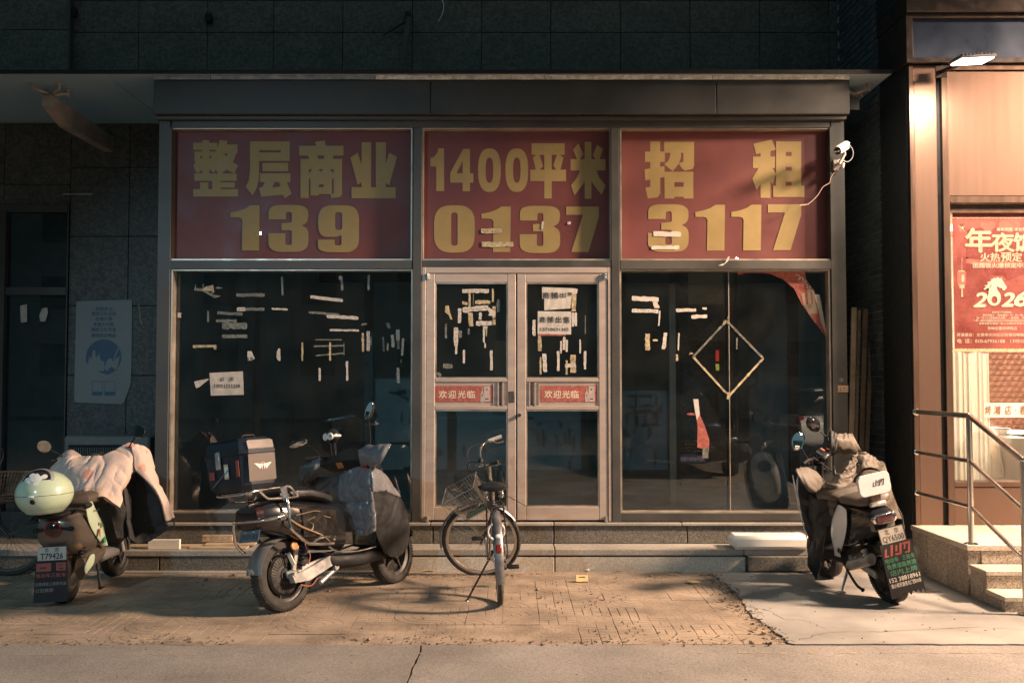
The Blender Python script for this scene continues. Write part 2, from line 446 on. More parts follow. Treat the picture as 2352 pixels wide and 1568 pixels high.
# traces of a worn yellow line
mb = MB()
for (a, b, y, w) in ((-2.95, -2.45, 1503, .018), (-2.3, -1.75, 1503, .02), (-.55, -.25, 1501, .014), (1.05, 3.1, 1499, .02)):
    n = 34
    for k in range(n):
        x0 = a+(b-a)*k/n; yy = G(1176, y).y
        if rnd.random() < .62:
            h = w*rnd.uniform(.3, 1); x1 = x0+(b-a)/n*rnd.uniform(.4, .95); o = rnd.uniform(-.01, .01)
            mb.add([(x0, yy-h+o, .002), (x1, yy-h*.7+o, .002), (x1, yy+h*.7+o, .002), (x0, yy+h+o, .002)], [(0, 1, 2, 3)])
mb.build('road_marking', M['yellow'], road, smooth=False)

pave = tag(MB().box((0, -1.2, -.0145), (60, 3.04, .06)).build('pavement', M['dirt'], smooth=False), kind='structure')
S = .25
def island(mb, poly, z0=-.0026, z1=0.0, ins=.004):
    c = Vector((sum(p[0] for p in poly)/len(poly), sum(p[1] for p in poly)/len(poly)))
    top = []
    for p in poly:
        d = Vector(p)-c; top.append(c+d*(1-ins/max(d.length, .01)))
    n = len(poly)
    mb.add([(p[0], p[1], z0) for p in poly]+[(p.x, p.y, z1) for p in top], [tuple(range(n, 2*n))]+[(k, (k+1) % n, n+(k+1) % n, n+k) for k in range(n)])
def tile_mesh(kind):
    mb = MB(); h = S/2; q = .0035
    if kind == 0:                                    # small blocks in a basket weave
        for cx in (-1, 1):
            for cy in (-1, 1):
                for k in (0, 1):
                    if cx*cy > 0: a = (cx*h/2-h/2+q/2+k*h/2, cy*h/2-h/2+q/2); s = (h/2-q, h-q)
                    else: a = (cx*h/2-h/2+q/2, cy*h/2-h/2+q/2+k*h/2); s = (h-q, h/2-q)
                    island(mb, [(a[0], a[1]), (a[0]+s[0], a[1]), (a[0]+s[0], a[1]+s[1]), (a[0], a[1]+s[1])])
    elif kind == 1:                                  # quarter rings swept round one corner
        cx0, cy0 = -h+q/2, -h+q/2; m_ = S-q
        for r0, r1 in ((0, .062), (.066, .124), (.128, .186), (.190, m_)):
            A_ = [(cx0+r1*math.cos(t), cy0+r1*math.sin(t)) for t in [PI/2*k/8 for k in range(9)]]
            B_ = [(cx0+r0*math.cos(t), cy0+r0*math.sin(t)) for t in [PI/2*k/8 for k in range(9)]][::-1] if r0 else [(cx0, cy0)]
            n0 = len(mb.v); pl_ = A_+B_; k_ = len(pl_)
            mb.add([(x, y, 0) for x, y in pl_]+[(x, y, -.004) for x, y in pl_], [tuple(range(k_))]+[(i_, (i_+1) % k_, k_+(i_+1) % k_, k_+i_) for i_ in range(k_)])
        pl_ = [(cx0+m_, cy0+.03), (cx0+m_, cy0+m_), (cx0+.03, cy0+m_)]+[(cx0+(m_+.004)*math.cos(t), cy0+(m_+.004)*math.sin(t)) for t in [PI/2-.14-(PI/2-.28)*k/8 for k in range(9)]]
        k_ = len(pl_); mb.add([(x, y, -.0004) for x, y in pl_]+[(x, y, -.004) for x, y in pl_], [tuple(range(k_))]+[(i_, (i_+1) % k_, k_+(i_+1) % k_, k_+i_) for i_ in range(k_)])
    else:                                            # rows of short bricks
        for r in range(4):
            y = -h+r*S/4+q/2; cuts = [-h, -h+S*.34+(r % 2)*.04, -h+S*.68-(r % 2)*.03, h]
            for k in range(3):
                island(mb, [(cuts[k]+q/2, y), (cuts[k+1]-q/2, y), (cuts[k+1]-q/2, y+S/4-q), (cuts[k]+q/2, y+S/4-q)])
    return mb.mesh('paver', M['paver'], smooth=False)
tiles = [tile_mesh(k) for k in range(3)]
for i in range(27):
    for j in range(9):
        x = 1.56-.25*i; y = -.585-.25*j
        if j == 8: y += .0
        v = noise.noise(Vector((x*.7, y*.9, 4)))
        sink = -.005*max(0, noise.noise(Vector((x*1.3+5, y*1.8, 1)))*2.2) - (.003 if y > -.75 else 0)
        o = link('paver', rnd.choice([tiles[0], tiles[1], tiles[1], tiles[2]]), pave, (x+rnd.uniform(-.002, .002), y, sink+rnd.uniform(-.0006, .0005)),
                 (R(rnd.uniform(-.18, .18)), R(rnd.uniform(-.18, .18)), rnd.choice([0, PI/2, PI, -PI/2])))
        o.location.z += .0195
pave.location.z = -.02

# pale cement pad in front of the restaurant, broken along its left edge
left = [(x+.05*noise.noise(Vector((y*1.3, 3, 0)))+.02*noise.noise(Vector((y*5, 9, 0))), y) for x, y in wob((1.69, -2.735), (1.69, -.46), 90, .022, 11, (1, 0))]
low = wob((6.5, -2.735), (1.74, -2.735), 90, .014, 12, (0, 1))
pad = tag(MB().prism([(x, y, -.05) for x, y in left[1:]+[(6.5, -.46)]+low], (0, 0, .060)).build('concrete_pad', M['pad'], smooth=False), kind='structure')
mb = MB()
def crack(mb, pts, w, z, seed):
    P = [Vector((*p, z)) for p in pts]; n = 46; S_ = spline(P, n); vs = []
    for k, p in enumerate(S_):
        o = .03*noise.noise(Vector((k*.5, seed, 0))); ww = w*(.3+abs(noise.noise(Vector((k*.31, seed, 7))))*1.6)
        t = (S_[min(k+1, n-1)]-S_[max(k-1, 0)]).normalized(); nn = Vector((-t.y, t.x, 0))
        vs += [p+nn*(o+ww), p+nn*(o-ww)]
    mb.add(vs, [(2*k, 2*k+1, 2*k+3, 2*k+2) for k in range(n-1)])
gp = lambda a, b: G(a, b, .010).xy
crack(mb, [gp(1835, 1470), gp(1905, 1452), gp(2010, 1450), gp(2130, 1445), gp(2240, 1440), gp(2352, 1445)], .0035, 0.0108, 1)
crack(mb, [gp(1700, 1390), gp(1760, 1400), gp(1800, 1420), gp(1850, 1425), gp(1900, 1445)], .003, 0.0108, 2)
crack(mb, [gp(1720, 1385), gp(1735, 1398), gp(1730, 1410)], .002, 0.0108, 3)
mb.build('crack', M['dark_gap'], pad, smooth=False)
mb = MB()
for (px, py, r) in ((2055, 1352, .05), (2095, 1360, .07), (2140, 1358, .06), (2128, 1352, .04)):
    c = G(px, py, .010)
    for k in range(60):
        a = rnd.uniform(0, 6.28); d = rnd.gauss(0, r); p = c+Vector((math.cos(a)*d, math.sin(a)*d*.7, 0)); s = rnd.uniform(.002, .008)
        mb.sphere(p, (s, s, s*.4), 6, 4)
tag(mb.build('spilled_dirt', M['dirt']), 'patch of brown dirt spilled on the pale cement pad', 'dirt', kind='stuff')

# drifts of sand over the tiles, thickest along the step and the road edge
nx_, ny_ = 330, 110; Pg = []
for i in range(nx_+1):
    x = -4.9+6.75*i/nx_
    for j in range(ny_+1):
        y = -2.73+2.28*j/ny_; q_ = Vector((x*1.7, y*2.3, 5))
        h_ = .55*noise.noise(q_)+.35*noise.noise(q_*2.7)+.22*noise.noise(q_*7.5)+.12*noise.noise(q_*19)
        edge = .42*math.exp(-((y+.45)/.22)**2)+.26*math.exp(-((y+2.70)/.10)**2)+.25*math.exp(-((x-1.72)/.22)**2)
        Pg.append((x, y, .0045*max(-1, min(1.4, (h_+edge-.43)*2.2))-.0008))
sd = MB().add(Pg, [(i*(ny_+1)+j, (i+1)*(ny_+1)+j, (i+1)*(ny_+1)+j+1, i*(ny_+1)+j+1) for i in range(nx_) for j in range(ny_) if max(Pg[a][2] for a in (i*(ny_+1)+j, (i+1)*(ny_+1)+j, (i+1)*(ny_+1)+j+1, i*(ny_+1)+j+1)) > -.004])
tag(sd.build('sand', M['dirt']), 'drifts of trodden sand over the paving tiles', 'sand', kind='stuff')

# loose grit, crumbs of leaves and rubble, gathered along the step and the road edge
mb = MB()
def grit(x, y, s, zb=0.0):
    k = rnd.random(); a = rnd.uniform(0, PI)
    if k < .6: mb.box((x, y, zb+s*.3), (s, s*rnd.uniform(.5, 1), s*.6), (rnd.uniform(-.5, .5), rnd.uniform(-.5, .5), a))
    else: mb.box((x, y, zb+.003), (s*2.4, s*.9, .002), (rnd.uniform(-.3, .3), rnd.uniform(-.4, .4), a))
for k in range(1900):
    x = rnd.uniform(-4.6, 1.62); z = rnd.random()
    if z < .4: y = -.47-abs(rnd.gauss(0, .12))
    elif z < .7: y = -2.68+abs(rnd.gauss(0, .1))*rnd.choice([1, 1, -.35])
    else: y = rnd.uniform(-2.7, -.5)
    if noise.noise(Vector((x*1.1, y*1.5, 2))) < -.12+.3*(z > .7): continue
    grit(x, y, rnd.uniform(.003, .012) if rnd.random() < .93 else rnd.uniform(.012, .026))
for k in range(260):
    y = rnd.uniform(-2.75, -.5); grit(1.68+.05*noise.noise(Vector((y*1.3, 3, 0)))+rnd.gauss(-.02, .05), y, rnd.uniform(.004, .016) if rnd.random() < .9 else rnd.uniform(.015, .03), .006)
for k in range(40): grit(rnd.uniform(1.74, 3.3), rnd.uniform(-2.7, -.6), rnd.uniform(.004, .009), .010)
for k in range(90): grit(rnd.uniform(-3.5, 4), rnd.uniform(-4.2, -2.75), rnd.uniform(.002, .006))
tag(mb.build('grit', M['rubble'], smooth=False), 'loose grit and crumbled leaves over the paving', 'grit', kind='stuff')

# ---------------------------------------------------------------- the vacant shop building
B = thing('shop_building', 'dark granite clad building with an empty glazed shop front under a long canopy', 'building', (0, 1.5, 0))
d15 = lambda px, py: W(px, py, 1.5)
# shell
MB(True).span((-9, 1.56, 0), (-3.2, 1.8, 7)).build('wall', M['joint'], B, False)
MB(True).span((-3.2, 1.56, 4.36), (3.5, 1.8, 7)).build('wall', M['joint'], B, False)
xj = [d15(x, 75).x for x in (6, 165, 318, 476, 628, 787, 947, 1106, 1265, 1425, 1585, 1745, 1905, 2060)]
zj = [4.36, 4.75, d15(1176, 75).z, d15(1176, 2).z, d15(1176, -70).z, d15(1176, -145).z, 6.0]
zj = [zj[1], zj[2], zj[3], zj[4], zj[5]]
def slab(x0, x1, z0, z1, y=1.5, name='stone_slab', m=None, th=.05):
    g_ = .0025
    o = MB(True).span((x0+g_, y, z0+g_), (x1-g_, y+th, z1-g_), .004).build(name, m or M['granite_wall'], B, False)
    return o
for i in range(-3, len(xj)-1):
    x0 = xj[i] if i >= 0 else xj[0]+.723*i; x1 = xj[i+1] if i >= 0 else xj[0]+.723*(i+1)
    yy = 1.5 if i >= 1 else 1.42
    for k in range(4):
        z0 = zj[k] if k else 4.36
        slab(x0, x1, z0, zj[k+1], yy)
MB(True).span((xj[1]-.001, 1.40, 4.3), (xj[1]+.022, 1.55, 6.4)).build('corner_trim', M['alu_dark'], B, False)
for px, py in ((172, 32), (482, 45), (938, 42)):
    p = d15(px, py); MB(True).span((p.x-.03, 1.43, p.z-.045), (p.x+.03, 1.5, p.z+.045), .004).build('anchor_box', M['black'], B)
mb = MB(True); a, b = W(940, 40, 1.42), W(917, 176, 1.38)
mb.bar(a, b, .05, .02); c_ = W(880, 80, 1.46); mb.bar(a+V(0, 0, -.02), c_, .035, .012); mb.build('sign_bracket', M['alu_dark'], B, False)
pts = [W(1012, -10, 1.3), W(1019, 12, 1.32), W(1016, 32, 1.3), W(1007, 50, 1.33)]
MB(True).tube(spline(pts, 14), .004, 6).build('loose_wire', M['white_paint'], B)

# left wall with its own door
zl = [.18, .95, 1.68, 2.41, 3.14, 3.87, 4.34]
dx = d15(157, 700).x
for k in range(6):
    for x0, x1 in ((dx, dx+.62), (dx+.62, dx+1.02), (dx+1.02, -3.2)):
        slab(x0, x1, zl[k], zl[k+1])
ztop = d15(100, 472).z
slab(dx-1.4, dx-.7, ztop, zl[4]+.55); slab(dx-.7, dx, ztop, zl[4]+.55); slab(dx-1.4, dx-.7, zl[4]+.55, 4.34); slab(dx-.7, dx, zl[4]+.55, 4.34)
slab(dx-3.4, dx-1.4, ztop, 4.34)
fx = d15(8, 700).x
mb = MB(True)
mb.span((dx-.012-.0, 1.47, .18), (dx-.0, 1.56, ztop)); mb.span((fx-.08, 1.44, .18), (fx+.035, 1.56, ztop-.07))
mb.span((fx-.9, 1.46, ztop-.075), (dx-.013, 1.56, ztop)); zr = d15(80, 669).z; mb.span((fx+.036, 1.46, zr-.04), (dx-.013, 1.55, zr+.04))
mb.span((fx+.036, 1.46, .18), (dx-.013, 1.55, .27))
wf = mb.build('side_window', M['alu_dark'], B, False)
MB(True).span((fx+.03, 1.50, .2), (dx-.02, 1.508, zr)).build('glass_pane', M['glass'], wf, False)
MB(True).span((fx+.03, 1.50, zr), (dx-.02, 1.508, ztop-.05)).build('glass_pane', M['glass'], wf, False)
MB(True).span((fx-1.2, 1.50, .2), (fx-.09, 1.508, ztop-.05)).build('glass_pane', M['glass'], wf, False)
MB(True).span((-9, 3.2, 0), (-3.2, 3.25, 4.4)).build('interior_wall', M['void'], B, False)
MB(True).span((-3.21, .12, .18), (-3.17, 1.5, 4.2)).build('return_wall', M['joint'], B, False)

MB(True).span((2.9, 1.5, .06), (3.45, 1.56, 4.33)).build('alley_wall', M['granite_wall'], B, False)

# canopy of glass sheets with steel arms and spider fittings
M['canopy_glass'] = translucent('dusty canopy sheet', (.52, .60, .62), .5)
cf, cz = -.22, 4.335
for x0, x1 in ((-9, -6.3), (-6.29, -3.62), (-3.61, -.6), (-.59, 1.75), (1.76, 3.36)):
    cn = MB(True).span((x0, cf+.004, cz), (x1, 1.49, cz+.02)).build('canopy_sheet', M['canopy_glass'], B, False)
MB(True).span((-9, cf-.012, cz-.004), (3.36, cf+.003, cz+.03)).build('canopy_edge', M['black'], B, False)
def canopy_arm(x):
    prof = [(1.49, 4.03), (.45, 4.03), (.10, 4.13), (.10, 4.235), (1.49, 4.19)]
    arm = MB(True).prism([(x-.05, y, z) for y, z in prof], (.10, 0, 0)).build('canopy_arm', M['steel_arm'], B, False)
    spider_fitting(x, .16, arm)
    return arm
def spider_fitting(x, y, parent):
    mb = MB(True); mb.cyl((x, y, 4.22), (x, y, 4.27), .03)
    for sx, sy in ((-1, -1), (1, -1), (-1, 1), (1, 1)):
        e = V(x+sx*.12, y+sy*.1, 4.29); mb.tube([(x, y, 4.255), e], [.018, .011], 8)
        mb.cyl(e-V(0, 0, .03), e+V(0, 0, .03), .012, n=8); mb.lathe([(0, 0), (.03, .0), (.034, .008), (.02, .016), (0, .016)], e+V(0, 0, .03), n=12)
    mb.build('spider_fitting', M['steel_arm'], parent)
canopy_arm(-4.25)
spider_fitting(3.14, .16, B); MB(True).span((3.08, .1, 4.1), (3.18, 1.49, 4.22)).build('canopy_arm', M['dark_paint'], B, False)

# fascia with pieces of gutter along its top
f0 = W(352, 225, -.14).x; f1 = W(1952, 225, -.14).x; fz0 = W(1176, 262, -.14).z; fz1 = W(1176, 184, -.14).z
xm = W(988, 225, -.14).x
for a, b in ((f0, xm), (xm+.003, W(1645, 200, -.14).x), (W(1645, 200, -.14).x+.003, f1)):
    MB(True).span((a, -.14, fz0), (b, .08, fz1), .006).build('fascia_panel', M['fascia'], B, False)
ge = [352, 484, 862, 1250, 1636, 1952]
for k in range(5):
    a = W(ge[k], 178, -.17).x+.004; b = W(ge[k+1], 178, -.17).x-.004
    o = MB(True)
    P = [[Vector((a+(b-a)*i/30, -.172+.004*noise.noise(Vector((i*.7, k, 0))), z+.004*noise.noise(Vector((i*.4, k, z))))) for i in range(31)] for z in (W(0, 182.5, -.17).z, W(0, 178, -.17).z, W(0, 173.5, -.17).z)]
    o.sheet(P, .012); o.build('gutter', M['gutter'] if k >= 2 else mat('grey gutter', (.34, .33, .31), .5, .3, var=.4, vs=12), B)
mb = MB(True); zt = W(1176, 275, -.08).z
mb.span((W(362, 0, -.08).x, -.09, zt), (W(1940, 0, -.08).x, .09, fz0-.003), .004); mb.build('fascia_soffit', M['alu_dark'], B, False)

# shop front frame
GY = .085                                             # glass plane
fr = lambda px, py=800: W(px, py, -.03)
def frame_box(name, px0, px1, py0, py1, y0=-.03, y1=.10, m='alu_dark', parent=None, bev=.003):
    a = W(px0, (py0+py1)/2, y0).x; b = W(px1, (py0+py1)/2, y0).x; z1 = W(1176, py0, y0).z; z0 = W(1176, py1, y0).z
    return MB(True).span((a, y0, z0), (b, y1, z1), bev).build(name, M[m], parent or B, False)
frame_box('column', 359, 389, 276, 1199); frame_box('column', 947.5, 968, 293, 1199, -.034)
frame_box('column', 1405, 1424, 293, 1199, -.034); frame_box('column', 1911, 1945, 276, 1199)
frame_box('head_rail', 390, 1910, 276, 293)
frame_box('transom', 390, 947, 598, 618); frame_box('transom', 968.5, 1404.5, 598, 613); frame_box('transom', 1424.5, 1910, 598, 618)
frame_box('sill_rail', 390, 947, 1178, 1197); frame_box('sill_rail', 1424.5, 1910, 1178, 1197)
def bead(px0, px1, py0, py1, w=3.6, y0=-.012, m='alu_bead'):
    """thin glazing bead round an opening"""
    mb = MB(True); e = .0
    p = lambda x, y: W(x, y, y0)
    xa, xb = p(px0, (py0+py1)/2).x, p(px1, (py0+py1)/2).x; za, zb = p(1176, py1).z, p(1176, py0).z; t = w*.0039
    mb.span((xa, y0, za), (xa+t, GY+.03, zb)); mb.span((xb-t, y0, za), (xb, GY+.03, zb))
    mb.span((xa+t, y0, za), (xb-t, GY+.03, za+t)); mb.span((xa+t, y0, zb-t), (xb-t, GY+.03, zb))
    return mb.build('glazing_bead', M[m], B, False)
panes = {}
for key, r in dict(sl=(390, 947, 293, 598), sm=(968.5, 1404.5, 293, 598), sr=(1424.5, 1910, 293, 598), wl=(390, 947, 618, 1178), wr=(1424.5, 1910, 618, 1178)).items():
    bead(*r)
    xs = {'wr': [r[0], 1668, r[1]], 'sl': [r[0], 672, r[1]]}.get(key, [r[0], r[1]])
    for k in range(len(xs)-1):
        a = W(xs[k], 800, GY).x+.004; b = W(xs[k+1], 800, GY).x-.003; z1 = W(1176, r[2], GY).z+.02; z0 = W(1176, r[3], GY).z-.02
        MB(True).span((a, GY, z0), (b, GY+.008, z1)).build('glass_pane', M['glass'], B, False)
MB(True).span((W(1668, 0, GY).x-.004, GY-.003, W(0, 1176, GY).z), (W(1668, 0, GY).x+.003, GY+.012, W(0, 620, GY).z)).build('glass_joint', M['alu_bead'], B, False)

# pair of glazed doors
def door_leaf(L, Rr, gx0, gx1, slot, ban, hinge):
    y0, y1 = -.02, .04
    x = lambda p: W(p, 900, y0).x
    z = lambda p: W(1176, p, y0).z
    mb = MB(True); bv = .004
    mb.span((x(L), y0, z(1194)), (x(gx0), y1, z(628)), bv); mb.span((x(gx1), y0, z(1194)), (x(Rr), y1, z(628)), bv)
    for a, b in ((628, 648.7), (1164, 1194)): mb.span((x(gx0)+.0005, y0+.001, z(b)), (x(gx1)-.0005, y1, z(a)), bv)
    for a, b in ((869, 877), (931.5, 940.6)): mb.span((x(gx0)+.0005, y0+.001, z(b)), (x(gx1)-.0005, y1, z(a)), bv)
    # middle panel round the pull slot
    s0, s1 = slot
    mb.span((x(gx0)+.0005, y0+.012, z(931.5)), (x(s0), y1, z(877))); mb.span((x(s1), y0+.012, z(931.5)), (x(gx1)-.0005, y1, z(877)))
    mb.span((x(s0), y1-.012, z(931.5)), (x(s1), y1, z(877)))
    for c in (s0, s1): mb.span((x(c)-.006, y0-.003, z(931)), (x(c)+.006, y1-.002, z(878)))
    mb.span((x(ban[0]-3), y0+.004, z(929)), (x(ban[0]-1), y1-.01, z(880))); mb.span((x(ban[1]+1), y0+.004, z(929)), (x(ban[1]+3), y1-.01, z(880)))
    d = mb.build('door', M['alu'], B, False)
    for a, b in ((648.7, 869), (940.6, 1164)):
        m2 = MB(True); xa, xb, za, zb = x(gx0), x(gx1), z(b), z(a); t = .012
        m2.span((xa, y0+.006, za), (xa+t, y1, zb)); m2.span((xb-t, y0+.006, za), (xb, y1, zb)); m2.span((xa+t, y0+.006, za), (xb-t, y1, za+t)); m2.span((xa+t, y0+.006, zb-t), (xb-t, y1, zb))
        m2.build('glazing_bead', M['alu_bead'], d, False)
        MB(True).span((xa+.004, .014, za+.004), (xb-.004, .022, zb-.004)).build('glass_pane', M['glass'], d, False)
    for zz in (W(1176, 634, y0).z, W(1176, 1190, y0).z):
        MB(True).cyl((x(hinge), y0-.014, zz-.028), (x(hinge), y0-.014, zz+.022), .0165, n=16).build('pivot_hinge', M['steel'], d)
    return d
dl = door_leaf(978.5, 1184.7, 998.4, 1165.7, (1144.5, 1155.5), (999.5, 1132), 982)
dr = door_leaf(1187.8, 1396, 1208, 1376, (1216.5, 1229), (1240, 1372), 1391)
c = W(1193.6, 952.6, -.02); mb = MB(True); mb.lathe([(0, -.03), (.014, -.03), (.017, -.02), (.017, 0), (.02, .001)], c, (0, 1, 0), 18); mb.build('lock', M['chrome'], dr)
mb = MB(True)
a, b = W(968.5, 900, -.028), W(1404.5, 900, -.028); z1, z0 = W(0, 613.2, -.028).z, W(0, 1197, -.028).z
mb.span((a.x, -.028, z0), (W(977.5, 900, -.028).x, .10, z1), .003); mb.span((W(1397, 900, -.028).x, -.028, z0), (b.x, .10, z1), .003)
mb.span((W(977.5, 900, -.028).x+.0005, -.027, W(0, 627, -.028).z), (W(1397, 900, -.028).x-.0005, .10, z1), .003)
mb.build('door_frame', M['alu'], B, False)
MB(True).span((a.x+.03, .045, z0), (b.x-.03, .06, z0+.012)).build('door_sill', M['alu_dark'], B, False)

M['pale_riser'] = granite('pale coarse riser stone', (.52, .46, .38), (.42, .37, .30), (.62, .56, .47), 150, .8, .3, 1.0)  # pale stone, lightened further to make up for missing frontal light
# plinth and steps
def row(name, xs, y0, y1, z0, z1, m, bev=.006, gap=.004):
    for k in range(len(xs)-1):
        MB(True).span((xs[k]+gap, y0, z0), (xs[k+1]-gap, y1, z1), bev).build(name, M[m], B, False)
xp = [-3.21, -1.95, -.7, .37, 1.55, 2.68, 3.02]
row('plinth_cap', [-3.22, -1.9, -.72, .37, 1.5, 3.03], -.075, .12, .345, .37, 'granite_step', .004)
row('plinth_block', xp, -.05, .12, .185, .344, 'granite_base')
MB(True).span((-3.2, .121, 0), (3.4, 6, .36)).build('shop_floor', M['void'], B, False)
MB(True).span((-9, -.05, 0), (-3.21, 3.2, .179)).build('side_floor', M['granite_base'], B, False)
row('step_slab', [-6.4, -4.6, -3.32, -1.75, -.90], -.397, -.051, .135, .183, 'granite_step', .004)
row('step_slab', [-.90, .365, 1.98, 2.72], -.358, -.051, .135, .186, 'granite_step', .004)
row('step_riser', [-6.4, -5.1, -3.0, -1.55, -.90], -.385, -.06, -.02, .134, 'granite_base')
row('step_riser', [-.90, .365, 2.0], -.352, -.06, -.02, .122, 'pale_riser')
row('step_riser', [2.0, 2.72], -.41, -.06, .01, .134, 'granite_base')
row('kerb_strip', [-6.4, -4.5, -2.6, -.93], -.455, -.386, -.03, .014, 'granite_step', .003)
MB(True).span((2.725, -.05, 0), (3.42, 1.5, .06)).build('alley_floor', M['granite_base'], B, False)

# what can be made out behind the glass
MB(True).span((-3.2, 5.4, .36), (3.4, 5.45, 4.2)).build('interior_wall', M['void'], B, False)
for x in (-3.16, 3.0): MB(True).span((x, .13, .36), (x+.04, 5.4, 3.95)).build('interior_wall', M['void'], B, False)
MB(True).span((-3.2, .13, 3.96), (3.04, 5.4, 4.0)).build('ceiling', M['void'], B, False)
MB(True).span((2.05, 3.2, .36), (2.75, 3.9, 3.95)).build('interior_pillar', M['granite_wall'], B, False)
MB(True).span((1.60, 1.2, .36), (1.665, 1.26, 3.0)).build('interior_post', M['alu'], B, False)
MB(True).span((.98, 1.2, 2.62), (2.9, 1.26, 2.72)).build('interior_beam', M['alu_dark'], B, False)
MB(True).span((-2.2, 2.4, 2.75), (.2, 2.46, 2.95)).build('interior_beam', M['alu_dark'], B, False)
MB(True).span((-1.68, 2.4, .36), (-1.58, 2.46, 2.74)).build('interior_post', M['alu_dark'], B, False)
# ---------------------------------------------------------------- restaurant next door
Q = thing('restaurant_building', 'restaurant with a rose copper metal front and lit window up the stairs', 'building', (3.45, -.32, 0))
RY = -.32
rz = lambda py, y=RY: W(1176, py, y).z
rx = lambda px, y=RY: W(px, 900, y).x
MB(True).span((3.455, .33, 0), (3.8, 1.7, 7)).build('side_wall', M['mortar'], Q, False)
bm_ = MB().box((0, 0, 0), (.022, .232, .078), None, .003).mesh('brick', M['brick'], smooth=False)
ch_h, n_c = .068, 98
bm_ = MB().box((0, 0, 0), (.022, .233, ch_h-.010), None, .003).mesh('brick', M['brick'], smooth=False)
bh_ = MB().box((0, 0, 0), (.022, .111, ch_h-.010), None, .003).mesh('brick', M['brick'], smooth=False)
cnt, low_ = 0, MB()
for k in range(n_c-1, -1, -1):
    z = .03+k*ch_h
    row_ = [(.334+.122+.244*j+(k % 2)*.122, bm_) for j in range(5) if .334+.122+.244*j+(k % 2)*.122 < 1.44]
    if k % 2: row_.append((.334+.061, bh_))
    for y, me_ in row_:
        dx_ = rnd.uniform(-.002, .002)
        if cnt < 290 and z > 1.9: link('brick', me_, Q, (3.453-3.45+dx_, y-RY, z+ch_h/2)); cnt += 1
        else: low_.box((3.453-3.45+dx_, y-RY, z+ch_h/2), (.022, .233 if me_ is bm_ else .111, ch_h-.010))
lo_ = low_.build('brick_courses', M['brick'], Q, False); lo_['kind'] = 'stuff'
MB(True).span((3.45, -.30, .0), (3.75, .329, 7), .003).build('side_cladding', M['dark_paint'], Q, False)
zt, zb = rz(150), .386
# copper pillar: edge strip, panel, dark groove, frame
MB(True).span((3.462, RY-.012, zb), (3.505, -.25, zt), .003).build('edge_strip', M['copper_frame'], Q, False)
MB(True).span((3.509, RY, zb), (3.705, -.25, zt), .004).build('copper_panel', M['copper'], Q, False)
MB(True).span((3.706, RY+.05, zb), (3.739, -.25, zt)).build('groove', M['dark_paint'], Q, False)
MB(True).span((3.74, RY-.02, zb), (3.80, -.22, zt), .004).build('copper_frame', M['copper_frame'], Q, False)
MB(True).span((3.804, RY, rz(450)), (6.4, -.24, rz(163)), .004).build('copper_panel', M['copper'], Q, False)
MB(True).span((3.804, RY-.02, rz(162)), (6.4, -.24, zt), .003).build('copper_trim', M['copper_frame'], Q, False)
MB(True).span((3.804, RY-.012, rz(466)), (6.4, -.24, rz(451)), .003).build('copper_trim', M['copper_frame'], Q, False)
MB(True).span((3.804, RY+.04, rz(483)), (6.4, -.24, rz(467)), .003).build('copper_trim', M['copper_frame'], Q, False)
MB(True).span((3.804, RY-.004, rz(489)), (6.4, -.24, rz(484)), .002).build('copper_trim', M['copper_frame'], Q, False)
MB(True).span((3.804, RY-.01, rz(1117)), (6.4, -.2, rz(1105)), .003).build('window_sill', M['copper_frame'], Q, False)
MB(True).span((3.804, RY, zb), (6.4, -.24, rz(1118)), .004).build('copper_panel', M['copper'], Q, False)
MB(True).span((3.804, -.29, rz(1105)), (6.4, -.282, rz(489))).build('glass_pane', glass_mat('restaurant glass', (.95, .95, .94), dirt=.004), Q, False)
# fascia
M['fascia_blue'] = mat('dark blue sign face', (.035, .05, .085), .35, .3, var=.15, vs=2)
M['fascia_dark'] = mat('dark bronze trim', (.05, .036, .03), .4, .5, var=.3, vs=8)
mb = MB(True)
mb.span((3.43, RY-.05, rz(148)), (6.4, .3, rz(137)), .003); mb.span((3.43, RY-.05, rz(46)), (3.49, .3, rz(137.2)), .003); mb.span((3.43, RY-.05, rz(46)), (6.4, .3, rz(36)), .003)
mb.build('fascia_frame', M['fascia_dark'], Q, False)
MB(True).span((3.49, RY-.01, rz(137)), (6.4, .3, rz(46))).build('fascia_face', M['fascia_blue'], Q, False)
MB(True).span((3.42, RY-.09, rz(35.5)), (6.4, .3, rz(-4)), .004).build('fascia_cap', M['fascia_dark'], Q, False)
MB(True).span((3.42, -.2, rz(-4.5)), (6.4, .3, 7)).build('upper_wall', M['dark_paint'], Q, False)
# dining room
M['room'] = mat('warm painted room wall', (.62, .42, .30), .8, var=.1, vs=2)
mb = MB(True); mb.span((3.6, 2.6, .38), (6.6, 2.66, 3.6)); mb.span((3.56, -.2, .38), (3.60, 2.6, 3.6)); mb.span((3.6, -.2, 3.2), (6.6, 2.6, 3.24)); mb.span((3.6, -.2, .34), (6.6, 2.6, .384)); mb.span((6.6, -.2, .34), (6.64, 2.66, 3.24))
mb.build('dining_room', M['room'], Q, False)
